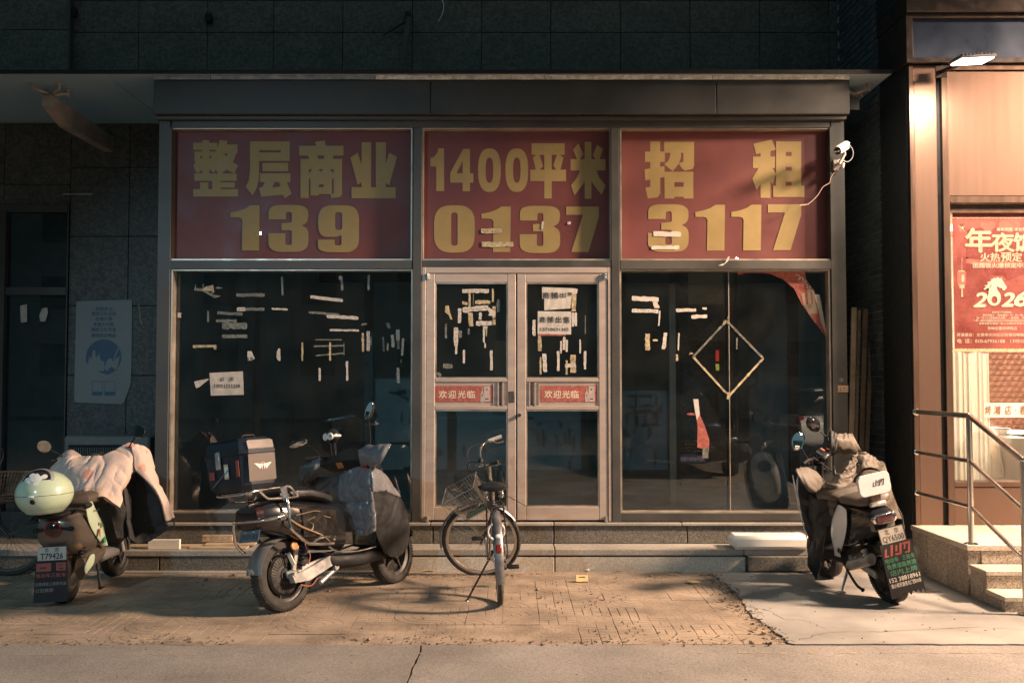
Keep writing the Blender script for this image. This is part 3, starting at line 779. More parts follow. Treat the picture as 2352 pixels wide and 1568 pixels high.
# wall screen with a fish-scale pattern, built as raised arcs
M['screen'] = mat('dark red lacquer screen', (.10, .038, .026), .5, var=.15)
M['screen_line'] = mat('tan scale line', (.26, .14, .085), .5)
zc0, zc1 = .9, 2.3
scr = MB(True).span((4.25, 1.2, .6), (6.4, 1.24, 2.6)).build('screen_panel', M['screen'], Q, False)
mb = MB(True)
for i in range(20):
    for j in range(32):
        cx = 4.32+i*.075+(j % 2)*.0375; cz_ = .75+j*.055
        for r in (.036, .024, .012):
            mb.tube([(cx+r*math.cos(a), 1.195, cz_+r*math.sin(a)) for a in [PI*k/6 for k in range(7)]], .0028, 3, cap=False)
mb.build('scale_pattern', M['screen_line'], scr)['kind'] = 'stuff'
MB(True).span((4.40, 1.14, .6), (4.46, 1.199, 2.6)).build('screen_post', M['screen'], scr, False)
# curtain
M['curtain'] = translucent('cream curtain', (.80, .76, .68))
P = []
for z in (.42, 1.2, 2.0, 2.9):
    P.append([Vector((3.815+.40*t/70, -.12+.012*math.sin(t*.62+1.5*math.sin(t*.21))+.010*math.sin(t*.31+z*.6)+.006*math.sin(t*1.3), z)) for t in range(71)])
cu = tag(MB().sheet(P, .004).build('curtain', M['curtain']), 'cream pleated curtain hanging behind the restaurant window', 'curtain')
# table with cloth and dishes
T = thing('dining_table', 'round dining table inside the restaurant window under a white cloth', 'table', (4.72, .55, .385))
mb = MB(); mb.lathe([(0, .72), (.62, .72), (.62, .74), (0, .74)], (0, 0, 0), n=40); mb.build('table_top', M['wood'], T)
mb = MB(); mb.lathe([(.28, 0), (.26, .03), (.05, .06), (.05, .72)], (0, 0, 0), n=20); mb.build('table_leg', M['black'], T)
M['cloth'] = translucent('white table cloth', (.80, .72, .60), .35)
P = []
for k, (r, z) in enumerate(((.02, .748), (.35, .748), (.60, .748), (.64, .73), (.66, .60), (.67, .45), (.68, .28), (.685, .12))):
    P.append([Vector(((r+(.045*math.sin(a*9)+.02*math.sin(a*4+1))*max(0, (.72-z))*2)*math.cos(a), (r+(.045*math.sin(a*9))*max(0, (.72-z))*2)*math.sin(a), z)) for a in [2*PI*t/90 for t in range(91)]])
o = MB().sheet(P, .004).build('tablecloth', M['cloth']); o.location = (4.72, .55, .385)
tag(o, 'white tablecloth draped over the round table in the window', 'tablecloth')
M['china'] = mat('white china', (.8, .72, .62), .25, var=.04, coat=.4)
M['blue_line'] = mat('blue glaze', (.1, .14, .3), .3)
def bowl(x, y, s, label):
    t = thing('bowl', label, 'bowl', (x, y, 1.136), group='dishes laid on the round table')
    MB().lathe([(.03*s, 0), (.035*s, .006), (.07*s, .045*s), (.078*s, .062*s), (.074*s, .062*s), (.06*s, .035*s), (0, .012)], (0, 0, 0), n=28).build('bowl_body', M['china'], t)
    MB().lathe([(.0735*s, .050*s), (.0785*s, .058*s), (.0795*s, .058*s), (.075*s, .050*s)], (0, 0, 0), n=28).build('rim_line', M['blue_line'], t)
    return t
bowl(4.42, .10, 1.0, 'small white bowl with a blue rim, nearer of two beside the drinking glass')
bowl(4.48, .42, .85, 'small white bowl with a blue rim, set farther back on the table')
o = MB().lathe([(0, 0), (.14, 0), (.18, .012), (.176, .014), (0, .004)], (0, 0, 0), n=32).build('plate', M['china']); o.location = (4.62, .12, 1.1365)
tag(o, 'flat white plate near the drinking glass on the round table', 'plate', 'dishes laid on the round table')
o = MB().lathe([(0, 0), (.03, 0), (.036, .12), (.033, .12), (.028, .006), (0, .006)], (0, 0, 0), n=20).build('drinking_glass', M['glass']); o.location = (4.70, .02, 1.1375)
tag(o, 'clear tumbler standing on the white tablecloth', 'glass')
# napkin fan folded in front of the table
P = [[W(2262+6*k, 1010+abs(k-3)*4, -.02)+V(0, .02*math.sin(k*1.3), 0) for k in range(8)], [W(2278+6*k, 1050+k*5, -.02)+V(0, .025*math.sin(k*1.3+1), 0) for k in range(8)], [W(2285+7*k, 1095, -.02)+V(0, .02*math.sin(k*1.3+2), 0) for k in range(8)]]
o = MB().sheet(cloth_grid(P, 20, 24, .006, 9, 3), .004).build('cloth_corner', M['cloth'])
tag(o, 'corner of white cloth hanging close behind the window glass', 'cloth')
M['tan_cloth'] = mat('tan chair cover', (.52, .36, .22), .8, var=.1)
ch = thing('chair', 'tan covered dining chair beside the white table in the window', 'chair', (4.55, -.02, .385))
MB().box((.08, .05, .22), (.34, .12, .40), None, .05).build('chair_cover', M['tan_cloth'], ch)
for sx in (-.06, .22): MB().cyl((sx, .05, 0), (sx, .05, .05), .014, n=8).build('leg', M['black'], ch)
# ceiling light of the dining room
cl = thing('ceiling_light', 'warm ceiling light panel inside the restaurant', 'light', (4.9, .9, 3.19))
MB().box((0, 0, -.005), (.9, .9, .02)).build('diffuser', emissive('warm diffuser', (1, .84, .66), 6.0), cl, False)
ld = bpy.data.lights.new('room_light', 'AREA'); ld.energy = ROOM_W; ld.size = .9; ld.color = (1, .84, .68)
lo = bpy.data.objects.new('room_light', ld); col.objects.link(lo); lo.parent = cl; lo.location = (0, 0, -.03)

# decal band on the glass
M['decal_white'] = mat('white window film', (.78, .68, .55), .6, var=.05)
M['decal_red'] = mat('brown lettering', (.24, .10, .06), .6)
a = W(2259, 958, -.278); b = W(2420, 925, -.278)
dc = MB(True).span((a.x, -.2925, a.z), (b.x, -.2912, b.z)); dco = tag(dc.build('window_film', M['decal_white'], None, False), 'white film band with brown characters across the restaurant window', 'window film')
mb = MB(); t3 = frame3((0, -.2942, 0), (1, 0, 0), (0, 0, 1))
p = lambda px, py: (W(px, py, -.29).x, W(px, py, -.29).z)
for ch_, x0, x1 in (('烤', 2262, 2276), ('鴻', 2282, 2298), ('店', 2307, 2323), ('·', 2331, 2334), ('春', 2341, 2358), ('餅', 2366, 2382)):
    q0, q1 = p(x0, 952), p(x1, 931)
    if ch_ == '·': q0, q1 = p(x0, 943.5), p(x1, 940.5)
    put_text(mb, ch_, t3, q0[0], q0[1], q1[0], q1[1], .015, .15)
mb.build('lettering', M['decal_red'], dco, False)

# ---- new year poster on the window
PY = -.2935
M['poster_red'] = mat('red festive poster', (.19, .034, .028), .45, var=.22, vs=3.0, c2=(.25, .055, .04))
M['poster_dark'] = mat('deep red print', (.15, .018, .015), .45, var=.1)
M['poster_light'] = mat('light red print', (.30, .085, .06), .45, var=.1)
M['gold'] = mat('pale gold print', (.38, .28, .19), .5, var=.12, vs=20)
M['poster_white'] = mat('white poster ink', (.46, .38, .29), .5, var=.05)
M['green_print'] = mat('muted green print', (.40, .42, .26), .5, var=.4, vs=40, c2=(.62, .42, .26))
pw = lambda x, y: (W(3600/1.7415+x*.26372, 0, PY).x, W(1176, 780/1.7415+y*.26372, PY).z)      # poster measuring grid
def PX(x, y): 
    px, py = (3600+x*.45926)/1.7415, (780+y*.45926)/1.7415
    q = W(px, py, PY); return (q.x, q.z)
x0, z1 = PX(456, 160); x1 = 5.15; z0 = PX(456, 1372)[1]
wav = [(x0+(x1-x0)*k/60, z0+.006*math.sin(k*.9)) for k in range(61)]
po = MB().prism([(x, PY, z) for x, z in [(x0, z1)]+wav+[(x1, z1)]], (0, .002, 0)).build('new_year_poster', M['poster_red'], None, False)
tag(po, 'large red new year dinner poster in the restaurant window', 'poster')
def flat(mb, polys, k):
    vs, fs = fill2d(polys); mb.add([(v.x, PY-.0006*k, v.y) for v in vs], fs)
# spiral cloud pattern
mb = MB(); r2 = random.Random(3)
for j in range(19):
    for i in range(16):
        sx = 480+i*46+(j % 2)*23; sy = 430+j*46
        cx, cz_ = PX(sx, sy); rr = .0085
        mb.tube([(cx+rr*(1-t/14)*math.cos(t*.95), PY-.0002, cz_+rr*(1-t/14)*math.sin(t*.95)) for t in range(13)], .0009, 3, cap=False)
mb.build('cloud_pattern', M['poster_light'], po)['kind'] = 'stuff'
# fireworks
mb = MB(); c0 = PX(545, 285)
for k in range(40):
    a = k/40*2*PI+r2.uniform(-.05, .05); l0 = r2.uniform(.012, .02); l1 = l0+r2.uniform(.008, .035)
    mb.tube([(c0[0]+l*math.cos(a), PY-.0008, c0[1]+l*math.sin(a)) for l in (l0, l1)], [.0009, .0004], 3)
mb.lathe([(0, 0), (.011, 0)], (c0[0], PY-.0010, c0[1]), (0, -1, 0), 20)
mb.build('firework_print', M['gold'], po)
# dark pavilion shapes behind the headline
mb = MB()
poly = lambda *p: [PX(x, y) for x, y in p]
flat(mb, [poly((590, 300), (790, 270), (1080, 330), (1080, 600), (600, 600), (575, 560))], 1.0)
flat(mb, [poly((730, 640), (1080, 640), (1080, 690), (940, 745), (900, 700), (760, 700))], 1.0)
flat(mb, [poly((497, 545), (540, 535), (600, 545), (600, 605), (540, 612), (500, 600))], 1.0)
mb.build('dark_print', M['poster_dark'], po, False)
mb = MB()
for cx, cy, r in ((800, 262, 34), (720, 262, 26), (905, 262, 46), (1010, 262, 36), (765, 285, 40), (960, 285, 40)):
    flat(mb, [[(PX(cx+r*math.cos(a), cy+r*math.sin(a)*1.05)) for a in [2*PI*t/24 for t in range(24)]]], 1.4+cx*.0003)
flat(mb, [poly((578, 590), (700, 620), (880, 632), (1080, 628), (1080, 585), (880, 580), (700, 566), (578, 552))], 2.0)
mb.build('cloud_print', mat('bright red print', (.34, .075, .05), .45, var=.1), po, False)
mb = MB(); t3 = frame3((0, PY-.0030, 0), (1, 0, 0), (0, 0, 1))
def ptext(mb, s, a, b, off=.02, shear=0):
    q0, q1 = PX(a[0], b[1]), PX(b[0], a[1]); put_text(mb, s, t3, q0[0], q0[1], q1[0], q1[1], off, shear)
for s, x0_, x1_, y0_, y1_, of in (('年', 572, 798, 292, 496, .035), ('夜', 800, 990, 330, 492, .035), ('饭', 992, 1180, 330, 492, .035), ('火', 700, 780, 505, 580, .03), ('热', 788, 870, 505, 580, .03), ('预', 880, 968, 502, 580, .03), ('定', 976, 1062, 502, 580, .03)):
    ptext(mb, s, (x0_, y0_), (x1_, y1_), of)
mb.build('headline', M['gold'], po, False)
mb = MB()
ptext(mb, '团圆饭火爆预定中…', (634, 590), (1120, 634), .015); ptext(mb, '阖家团圆', (842, 285), (975, 313), .01); ptext(mb, '家庭聚会', (998, 285), (1130, 313), .01)
rows = (('年夜饭又称团圆饭,', 800, 972, 1012, 1030), ('是农历除夕（每年最后一天）的一餐。', 718, 1075, 1036, 1056), ('这一天人们准备除旧迎新，一家相聚，共进晚餐', 664, 1150, 1060, 1080),
        ('一年一度的团圆饭表现出中华民族家庭成员的互敬互爱', 634, 1180, 1084, 1104), ('这种互敬互爱使一家人之间的关系更为亲密', 688, 1130, 1108, 1128), ('京味纪春饼烤鸭店', 762, 1018, 1146, 1174),
        ('芳源里店：北京市大兴区旧宫镇吉畅路6号', 494, 1130, 1202, 1232), ('电  话：010-67936188   13051032', 498, 1130, 1252, 1290))
for s, a, b, c_, d_ in rows: ptext(mb, s, (a, c_), (b, d_), .012)
mb.build('lettering', M['poster_white'], po, False)
# 2026 with a horse rising from the nought
mb = MB()
ptext(mb, '2', (640, 852), (752, 972), .045, .25); ptext(mb, '2', (885, 852), (992, 968), .045, .25); ptext(mb, '6', (1000, 835), (1110, 968), .045, .25)
el = lambda cx, cy, rx_, ry_, n=28: [PX(cx+rx_*math.cos(2*PI*t/n), cy+ry_*math.sin(2*PI*t/n)) for t in range(n)]
flat(mb, [el(818, 900, 60, 64), el(822, 912, 26, 32)], 5.0)
horse = [(770, 868), (772, 830), (780, 800), (800, 772), (792, 800), (760, 812), (732, 826), (728, 816), (752, 800), (732, 790), (760, 784), (768, 768), (752, 762), (786, 752), (800, 738), (782, 736), (812, 728), (826, 730), (812, 716), (838, 726), (850, 712), (862, 726), (884, 722), (890, 740), (908, 768), (926, 796), (928, 812), (918, 820), (908, 832), (894, 828), (888, 812), (862, 806), (846, 792), (840, 806), (852, 836), (872, 860), (878, 882), (840, 862), (800, 856)]
flat(mb, [poly(*horse)], 5.4)
mb.build('year_print', M['poster_white'], po, False)
# lantern
mb = MB()
flat(mb, [rounded([(*PX(498, 668), .008), (*PX(574, 668), .008), (*PX(574, 778), .012), (*PX(498, 778), .012)])], 2.4); mb.build('lantern_print', M['poster_light'], po, False)
mb = MB()
for r in ((508, 658, 564, 667), (508, 779, 564, 786), (518, 788, 560, 812)): flat(mb, [poly((r[0], r[1]), (r[2], r[1]), (r[2], r[3]), (r[0], r[3]))], 2.8)
flat(mb, [poly((534, 814), (546, 814), (550, 886), (532, 886))], 2.8); flat(mb, [poly((537, 540), (541, 540), (541, 658), (537, 658))], 2.8); flat(mb, [el(548, 725, 14, 34)], 2.9)
mb.build('lantern_gold', M['gold'], po, False)
# wave borders
for yb, nm in ((1350, 0), (196, 1)):
    mb = MB()
    for k in range(26):
        cx = 470+k*34
        flat(mb, [[PX(cx+19*math.cos(t*PI/8), yb-(15*math.sin(t*PI/8))*(1 if nm == 0 else -.5)) for t in range(9)]+[PX(cx-19, yb+16*(1-nm)), PX(cx+19, yb+16*(1-nm))][::1]], 1.0+.25*(k % 4))
    mb.build('wave_border', M['green_print'], po, False)

# ---- stairs and platform
ST = thing('entrance_stairs', 'sandy granite platform with three steps up to the restaurant', 'stairs', (3.47, -1.36, 0))
XL = 3.44
def blk(name, a, b, m='granite_stair', bev=.005): return MB(True).span(a, b, bev).build(name, M[m], ST, False)
M['stair_top'] = granite('pale worn stair granite', (.62, .54, .45), (.45, .38, .3), (.72, .65, .56), 150, .6, .1, 1.0)
for x0_, x1_ in ((XL-.012, 4.2), (4.203, 5.4), (5.403, 6.6)):
    for y0_, y1_ in ((-1.365, -.86), (-.857, -.30)): blk('platform_slab', (x0_, y0_, .345), (x1_, y1_, .386), 'stair_top', .003)
ys = [-.30, -.62, -.99, -1.345]
for k in range(3): blk('side_block', (XL, ys[k+1]+.002, 0), (XL+.1, ys[k]-.002, .344))
blk('core', (XL+.101, -1.30, 0), (6.6, -.3, .344), 'joint')
for k, (y0_, y1_, z) in enumerate(((-1.63, -1.366, .245), (-1.90, -1.631, .116))):
    x0_ = XL+.004-.0*k
    for a_, b_ in ((x0_, 4.5), (4.504, 6.6)):
        blk('tread', (a_-.008, y0_-.012, z-.032), (b_, y1_+.0, z), 'stair_top', .003)
        blk('riser', (a_, y0_, 0), (b_, y0_+.05, z-.033))
    blk('side_block', (x0_+.002, y0_+.051, 0), (x0_+.09, y1_-.002, z-.033))
for a_, b_ in ((XL+.102, 4.5), (4.504, 6.6)): blk('riser', (a_, -1.352, .0), (b_, -1.301, .344))
mb = MB(True); pc = V(XL, -.40, .165)
mb.lathe([(.055, -.13), (.06, -.13), (.06, -.01), (.066, -.01), (.066, .01)], pc, (1, 0, 0), 24); mb.lathe([(.0, -.1), (.054, -.1)], pc, (1, 0, 0), 24)
mb.build('drain_pipe', mat('stained white pipe', (.62, .55, .46), .5, var=.2), ST)
# handrail
H = thing('handrail', 'polished stainless handrail with three rails beside the restaurant steps', 'handrail', (3.48, -1.36, .385))
p1, p2 = V(3.49, -1.30, 0), V(3.545, -1.985, 0); wy = -.335; wx = 3.478
zt1, zt2 = 1.357, 1.075
MB(True).cyl((p1.x, p1.y, .386), (p1.x, p1.y, zt1-.015), .0215, n=20).build('post', M['steel'], H)
MB(True).cyl((p2.x, p2.y, .016), (p2.x, p2.y, zt2-.015), .0215, n=20).build('post', M['steel'], H)
for p, z in ((p1, .386), (p2, .016)): MB(True).lathe([(.0, .012), (.03, .012), (.05, .006), (.052, 0), (0, 0)], (p.x, p.y, z), n=24).build('post_flange', M['steel'], H)
for dz, r in ((0, .021), (.345, .0155), (.69, .0155)):
    MB(True).tube([(wx, wy, zt1-dz), (p1.x, p1.y, zt1-dz)], r, 14).build('rail', M['steel'], H)
    MB(True).tube([(p1.x, p1.y, zt1-dz), (p2.x, p2.y, zt2-dz)], r, 14).build('rail', M['steel'], H)
    MB(True).lathe([(r, 0), (r+.012, 0), (r+.01, .008), (r, .01)], (wx, wy+.004, zt1-dz), (0, -1, 0), 16).build('wall_flange', M['steel'], H)
mb = MB(True); mb.sphere((p1.x, p1.y, zt1), .0225, 16, 10); mb.sphere((p2.x, p2.y, zt2), .0225, 16, 10); mb.build('rail_joint', M['steel'], H)

# ---- flood lamp on an arm from the fascia
FLc = V(3.73, -.95, 4.21)
FL = thing('flood_lamp', 'lit flood lamp on a bracket over the copper restaurant front', 'lamp', FLc, (R(4), R(-3), 0))
MB().box((0, 0, .014), (.29, .23, .022), None, .008).build('housing', M['grey_plastic'], FL)
for k in range(9): MB().box((-.12+.03*k, 0, .032), (.006, .21, .014)).build('cooling_fin', M['grey_plastic'], FL, False)
MB().loft([[V(x*k, y*k, z) for x, y in ((-.13, -.10), (.13, -.10), (.13, .10), (-.13, .10))] for k, z in ((1, .004), (1, -.006), (.93, -.011))]).build('lens', emissive('lit lens', (1, .90, .76), 9), FL, False)
MB().tube([(-.0, .12, .03), (0, .3, .03), (0, .58, .05)], .018, 10).build('arm', M['fascia_dark'], FL)
mb = MB(); mb.box((0, .575, .05), (.1, .012, .1)); mb.build('arm_plate', M['fascia_dark'], FL, False)
ld = bpy.data.lights.new('flood_light', 'AREA'); ld.shape = 'RECTANGLE'; ld.size = .26; ld.size_y = .2; ld.energy = FLOOD_W; ld.color = (1, .80, .62)
lo = bpy.data.objects.new('flood_light', ld); col.objects.link(lo); lo.parent = FL; lo.location = (0, 0, -.014)

# ---- street lamps (behind and beside the camera; they light the road and show in the panes)
LAMPS = []
def street_lamp(x, y, h, aim, watts, colr, label, size=.25, cone=150, down=False):
    t = thing('street_lamp', label, 'street lamp', (x, y, 0))
    MB().lathe([(.16, 0), (.16, .02), (.09, .06), (.07, h*.5), (.045, h), (0, h)], (0, 0, 0), n=20).build('pole', M['alu_dark'], t)
    a = Vector(aim); d = Vector((a.x-x, a.y-y, 0)).normalized()
    MB().tube([(0, 0, h-.05), d*.5+V(0, 0, h+.12), d*1.1+V(0, 0, h+.18)], .03, 10).build('arm', M['alu_dark'], t)
    hp = d*1.3+V(0, 0, h+.16)
    yaw = math.atan2(d.y, d.x)
    LAMPS.append(Vector((x, y, 0))+hp)
    hd = MB().box((0, 0, .03), (.34, .20, .07), None, .03).build('lamp_head', M['silver'], t); hd.location = hp; hd.rotation_euler = (0, 0, yaw)
    le = MB().box((0, 0, -.009), (.22, .12, .006)).build('lens', emissive('street lens', colr, 12), hd, False)
    ld = bpy.data.lights.new('street_light', 'SPOT'); ld.energy = watts; ld.color = colr; ld.spot_size = R(cone); ld.spot_blend = .6; ld.shadow_soft_size = size
    lo = bpy.data.objects.new('street_light', ld); col.objects.link(lo); lo.parent = t; lo.location = hp+V(0, 0, -.06-size*.02)
    if down: ld.spot_blend = .12; return t                              # cut-off head: shines straight down
    lo.rotation_euler = (a-(Vector((x, y, 0))+hp)).to_track_quat('-Z', 'Y').to_euler()
    return t
street_lamp(10.4, -2.9, 6.0, (5.0, -2.7, 0), STREET_W, (1, .70, .49), 'short lamp post with warm downward light to the right of the restaurant steps', .6, 154, True)
street_lamp(-6.05, -14.5, 4.85, (-2.3, -1.6, .7), STREET_W*.10, (.50, .78, 1.0), 'shorter street lamp with cool light across the road on the shop side', .04, 38)
street_lamp(7.0, -22.0, 5.2, (4.0, -6, 1.0), STREET_W*.01, (.7, .9, 1.0), 'street lamp with cool light farther down across the road', .04, 120)

# dark block of flats across the road, seen only in the panes
FB = thing('apartment_building', 'dark block across the road with a few lit windows, mirrored in the panes', 'building', (0, -34, 0))
M['far_wall'] = mat('dark rendered wall', (.30, .34, .34), .8, var=.3, vs=.3)
MB().box((0, -4, 7), (70, 8, 14)).build('wall', M['far_wall'], FB, False)
wm_ = MB().box((0, 0, 0), (1.5, .06, 1.5)).mesh('window', M['black_gloss'], smooth=False)
lit = emissive('lit far window', (1, .75, .45), .06)
wl_ = MB().box((0, 0, 0), (1.5, .06, 1.5)).mesh('window', lit, smooth=False)
for i in range(-7, 8):
    for j in range(4): link('window', wl_ if (i*7+j*5) % 19 == 0 else wm_, FB, (i*4.2, .02, 2.6+j*3.1))
# ---------------------------------------------------------------- rental banners in the upper panes
M['banner'] = mat('red vinyl banner', (.135, .034, .030), .55, var=.14, vs=1.6, coat=.15, coat_r=.0)
M['banner_gold'] = mat('ochre vinyl lettering', (.29, .205, .075), .6, var=.08, vs=6)
BY = .078
def place(o, base):
    """give a world-built mesh its own origin at base"""
    b = Vector(base); o.data.transform(Matrix.Translation(-b)); o.location = b; return o
def banner(px0, px1, label):
    a, b = W(px0+5, 597, BY), W(px1-4, 296, BY)
    o = MB().span((a.x, BY, a.z+.004), (b.x, BY+.003, b.z-.0)).build('rental_banner', M['banner'], None, False)
    return tag(o, label, 'banner', 'red rental banners in the upper panes')
b1 = banner(390, 947, 'red rental banner in the upper pane left of the doors, with 139 below its characters')
b2 = banner(968.5, 1404.5, 'red rental banner above the glazed doors, with 1400 and 0137 on it')
b3 = banner(1424.5, 1910, 'red rental banner in the upper pane beside the security camera, with 3117 on it')
class Sign:
    def __init__(s, ox, oy, sc_, par): s.ox, s.oy, s.s, s.par, s.k, s.mb = ox, oy, sc_, par, 0, MB()
    def pt(s, x, y):
        q = W((s.ox+x/s.s)/1.7415, (s.oy+y/s.s)/1.7415, BY-.001); return (q.x, q.z)
    def fill(s, polys):
        s.k += 1; vs, fs = fill2d([[s.pt(*p[:2]) for p in pl] for pl in polys])
        s.mb.add([(v.x, BY-.0008-.00012*s.k, v.y) for v in vs], fs)
    def r(s, x0, y0, x1, y1): s.fill([[(x0, y0), (x1, y0), (x1, y1), (x0, y1)]])
    def p(s, *pts): s.fill([rounded(pts)])
    def cut(s):
        if s.mb.v: s.mb.build('character', M['banner_gold'], s.par, False)
        s.mb = MB()
    def dig(s, d, x0, y0, x1, y1):
        s.cut()
        X = lambda u: x0+(x1-x0)*u
        Y_ = lambda u: y0+(y1-y0)*u
        c = min(x1-x0, (y1-y0)*.9)
        if d == '1': s.p((X(0), Y_(.16)), (X(.31), Y_(.12)), (X(.5), Y_(.075)), (X(.68), Y_(0)), (X(1), Y_(0)), (X(.98), Y_(1)), (X(.39), Y_(1)), (X(.41), Y_(.335)), (X(.37), Y_(.285)), (X(.27), Y_(.265)), (X(0), Y_(.265)))
        elif d == '7': s.p((X(0), Y_(0)), (X(1), Y_(0)), (X(1), Y_(.23)), (X(.68), Y_(1)), (X(.155), Y_(1)), (X(.515), Y_(.18)), (X(0), Y_(.18)))
        elif d == '3':
            s.p((X(.006), Y_(.31)), (X(.006), Y_(0), c*.34), (X(.994), Y_(0), c*.36), (X(.994), Y_(.36), c*.16), (X(.83), Y_(.436)), (X(1), Y_(.52), c*.16), (X(1), Y_(1), c*.34), (X(0), Y_(1), c*.34), (X(0), Y_(.602)), (X(.425), Y_(.602)), (X(.425), Y_(.852), c*.06), (X(.583), Y_(.852), c*.06), (X(.583), Y_(.54), c*.04), (X(.327), Y_(.537)), (X(.327), Y_(.393)), (X(.583), Y_(.37), c*.04), (X(.583), Y_(.15), c*.06), (X(.436), Y_(.15), c*.06), (X(.436), Y_(.31)))
        elif d == '0':
            s.fill([rounded([(X(0), Y_(0), c*.42), (X(1), Y_(0), c*.42), (X(1), Y_(1), c*.42), (X(0), Y_(1), c*.42)]), rounded([(X(.42), Y_(.15), c*.08), (X(.577), Y_(.15), c*.08), (X(.577), Y_(.855), c*.08), (X(.42), Y_(.855), c*.08)])])
        elif d == '9':
            s.p((X(.006), Y_(0), c*.34), (X(1), Y_(0), c*.34), (X(1), Y_(1), c*.34), (X(0), Y_(1), c*.34), (X(0), Y_(.73)), (X(.405), Y_(.73)), (X(.405), Y_(.852), c*.06), (X(.572), Y_(.852), c*.06), (X(.572), Y_(.64)), (X(.41), Y_(.672)), (X(.006), Y_(.672), c*.3)) if False else \
            s.fill([rounded([(X(.006), Y_(0), c*.34), (X(1), Y_(0), c*.34), (X(1), Y_(1), c*.34), (X(0), Y_(1), c*.34), (X(0), Y_(.73)), (X(.405), Y_(.73)), (X(.405), Y_(.852), c*.06), (X(.572), Y_(.852), c*.06), (X(.572), Y_(.64)), (X(.41), Y_(.672)), (X(.006), Y_(.672), c*.3)]), rounded([(X(.42), Y_(.145), c*.08), (X(.59), Y_(.145), c*.08), (X(.59), Y_(.525), c*.08), (X(.42), Y_(.525), c*.08)])])
    def done(s): s.cut()
s = Sign(650, 480, 2.24, b1)
s.r(275, 205, 490, 268); s.r(357, 182, 418, 480); s.r(286, 283, 338, 375); s.r(355, 283, 420, 375); s.r(438, 283, 490, 375); s.r(286, 283, 480, 322); s.r(286, 345, 480, 375)
s.p((515, 178), (582, 188), (574, 220), (672, 220), (672, 300), (470, 300), (488, 262)); s.p((478, 268), (552, 302), (570, 330), (585, 302), (662, 298), (630, 382), (678, 406), (642, 480), (576, 444), (530, 480), (498, 480), (500, 440), (520, 400), (487, 405), (478, 380))
s.p((300, 375), (500, 375), (520, 400), (498, 478), (478, 445), (458, 475), (422, 440), (418, 480), (357, 480), (354, 445), (322, 475), (305, 470), (275, 410))
s.r(286, 480, 665, 545); s.r(275, 620, 678, 686); s.r(445, 545, 520, 620); s.r(337, 560, 410, 620); s.r(520, 560, 648, 606); s.cut()
s.r(785, 193, 1140, 272); s.r(1060, 260, 1140, 368); s.r(866, 292, 1140, 368); s.p((785, 193), (866, 193), (866, 480), (862, 540), (845, 610), (808, 678), (745, 598), (775, 540), (785, 440))
s.r(896, 385, 1125, 460); s.r(872, 478, 1147, 558); s.p((918, 556), (1005, 556), (984, 605), (1048, 597), (1060, 580), (1040, 570), (1062, 556), (1112, 556), (1158, 662), (1095, 700), (1083, 670), (884, 688), (865, 608), (895, 600)); s.cut()
s.p((1368, 196), (1452, 185), (1464, 236), (1376, 236)); s.r(1225, 232, 1622, 320); s.p((1305, 318), (1388, 318), (1396, 351), (1314, 351)); s.p((1452, 318), (1534, 318), (1526, 351), (1444, 351))
s.r(1237, 349, 1610, 443); s.r(1237, 349, 1312, 700); s.p((1534, 349), (1610, 349), (1610, 670), (1590, 692), (1515, 702), (1503, 665), (1534, 660))
s.p((1345, 441), (1395, 441), (1420, 465), (1444, 441), (1495, 441), (1534, 480), (1534, 520), (1510, 545), (1465, 512), (1385, 512), (1335, 545), (1312, 520), (1312, 480)); s.r(1327, 505, 1402, 678); s.r(1402, 508, 1520, 578); s.r(1445, 508, 1520, 640); s.r(1402, 603, 1520, 665); s.cut()
s.r(1784, 200, 1870, 605); s.r(1912, 200, 2002, 605); s.p((1684, 338), (1750, 293), (1784, 400), (1784, 560), (1748, 583)); s.p((2030, 295), (2103, 332), (2032, 587), (2000, 565), (2000, 400)); s.r(1694, 603, 2090, 703)
s.dig('1', 610, 765, 872, 1170); s.dig('3', 950, 762, 1310, 1182); s.dig('9', 1394, 765, 1762, 1186); s.done()
s = Sign(1650, 480, 2.613, b2)
s.p((187, 398), (225, 385), (255, 350), (272, 296), (330, 296), (330, 742), (248, 742), (248, 486), (187, 486)); s.cut()
s.fill([[(395, 655), (395, 550), (530, 304), (601, 304), (601, 558), (636, 558), (636, 655), (601, 655), (601, 745), (524, 745), (524, 655)], [(460, 558), (524, 558), (524, 430)]]); s.cut()
for cx in (804, 1090):
    se = lambda a, rx_, ry_, e: (cx+rx_*math.copysign(abs(math.cos(a))**e, math.cos(a)), 525+ry_*math.copysign(abs(math.sin(a))**e, math.sin(a)))
    s.cut(); s.fill([[se(2*PI*t/48, 119, 227, .8) for t in range(48)], [se(2*PI*t/36, 39, 132, .75) for t in range(36)]])
s.cut(); s.r(1244, 244, 1590, 365); s.r(1377, 244, 1455, 820); s.r(1231, 520, 1605, 640); s.p((1256, 395), (1300, 363), (1327, 363), (1364, 486), (1325, 522), (1288, 522)); s.p((1508, 363), (1540, 363), (1578, 395), (1545, 522), (1505, 522), (1470, 475)); s.cut()
s.r(1800, 230, 1870, 822); s.r(1652, 410, 2018, 528); s.p((1677, 312), (1733, 244), (1788, 360), (1750, 412), (1722, 412)); s.p((1928, 260), (1990, 305), (1955, 412), (1920, 412), (1885, 375)); s.p((1752, 526), (1802, 526), (1802, 640), (1760, 700), (1692, 790), (1656, 685), (1720, 600)); s.p((1868, 526), (1920, 526), (1950, 600), (2020, 685), (1975, 783), (1905, 690), (1868, 640))
s.dig('0', 226, 892, 650, 1386); s.dig('1', 720, 905, 1027, 1380); s.dig('3', 1120, 898, 1543, 1390); s.dig('7', 1605, 906, 1948, 1380); s.done()
s = Sign(2400, 250, 1.889, b3)
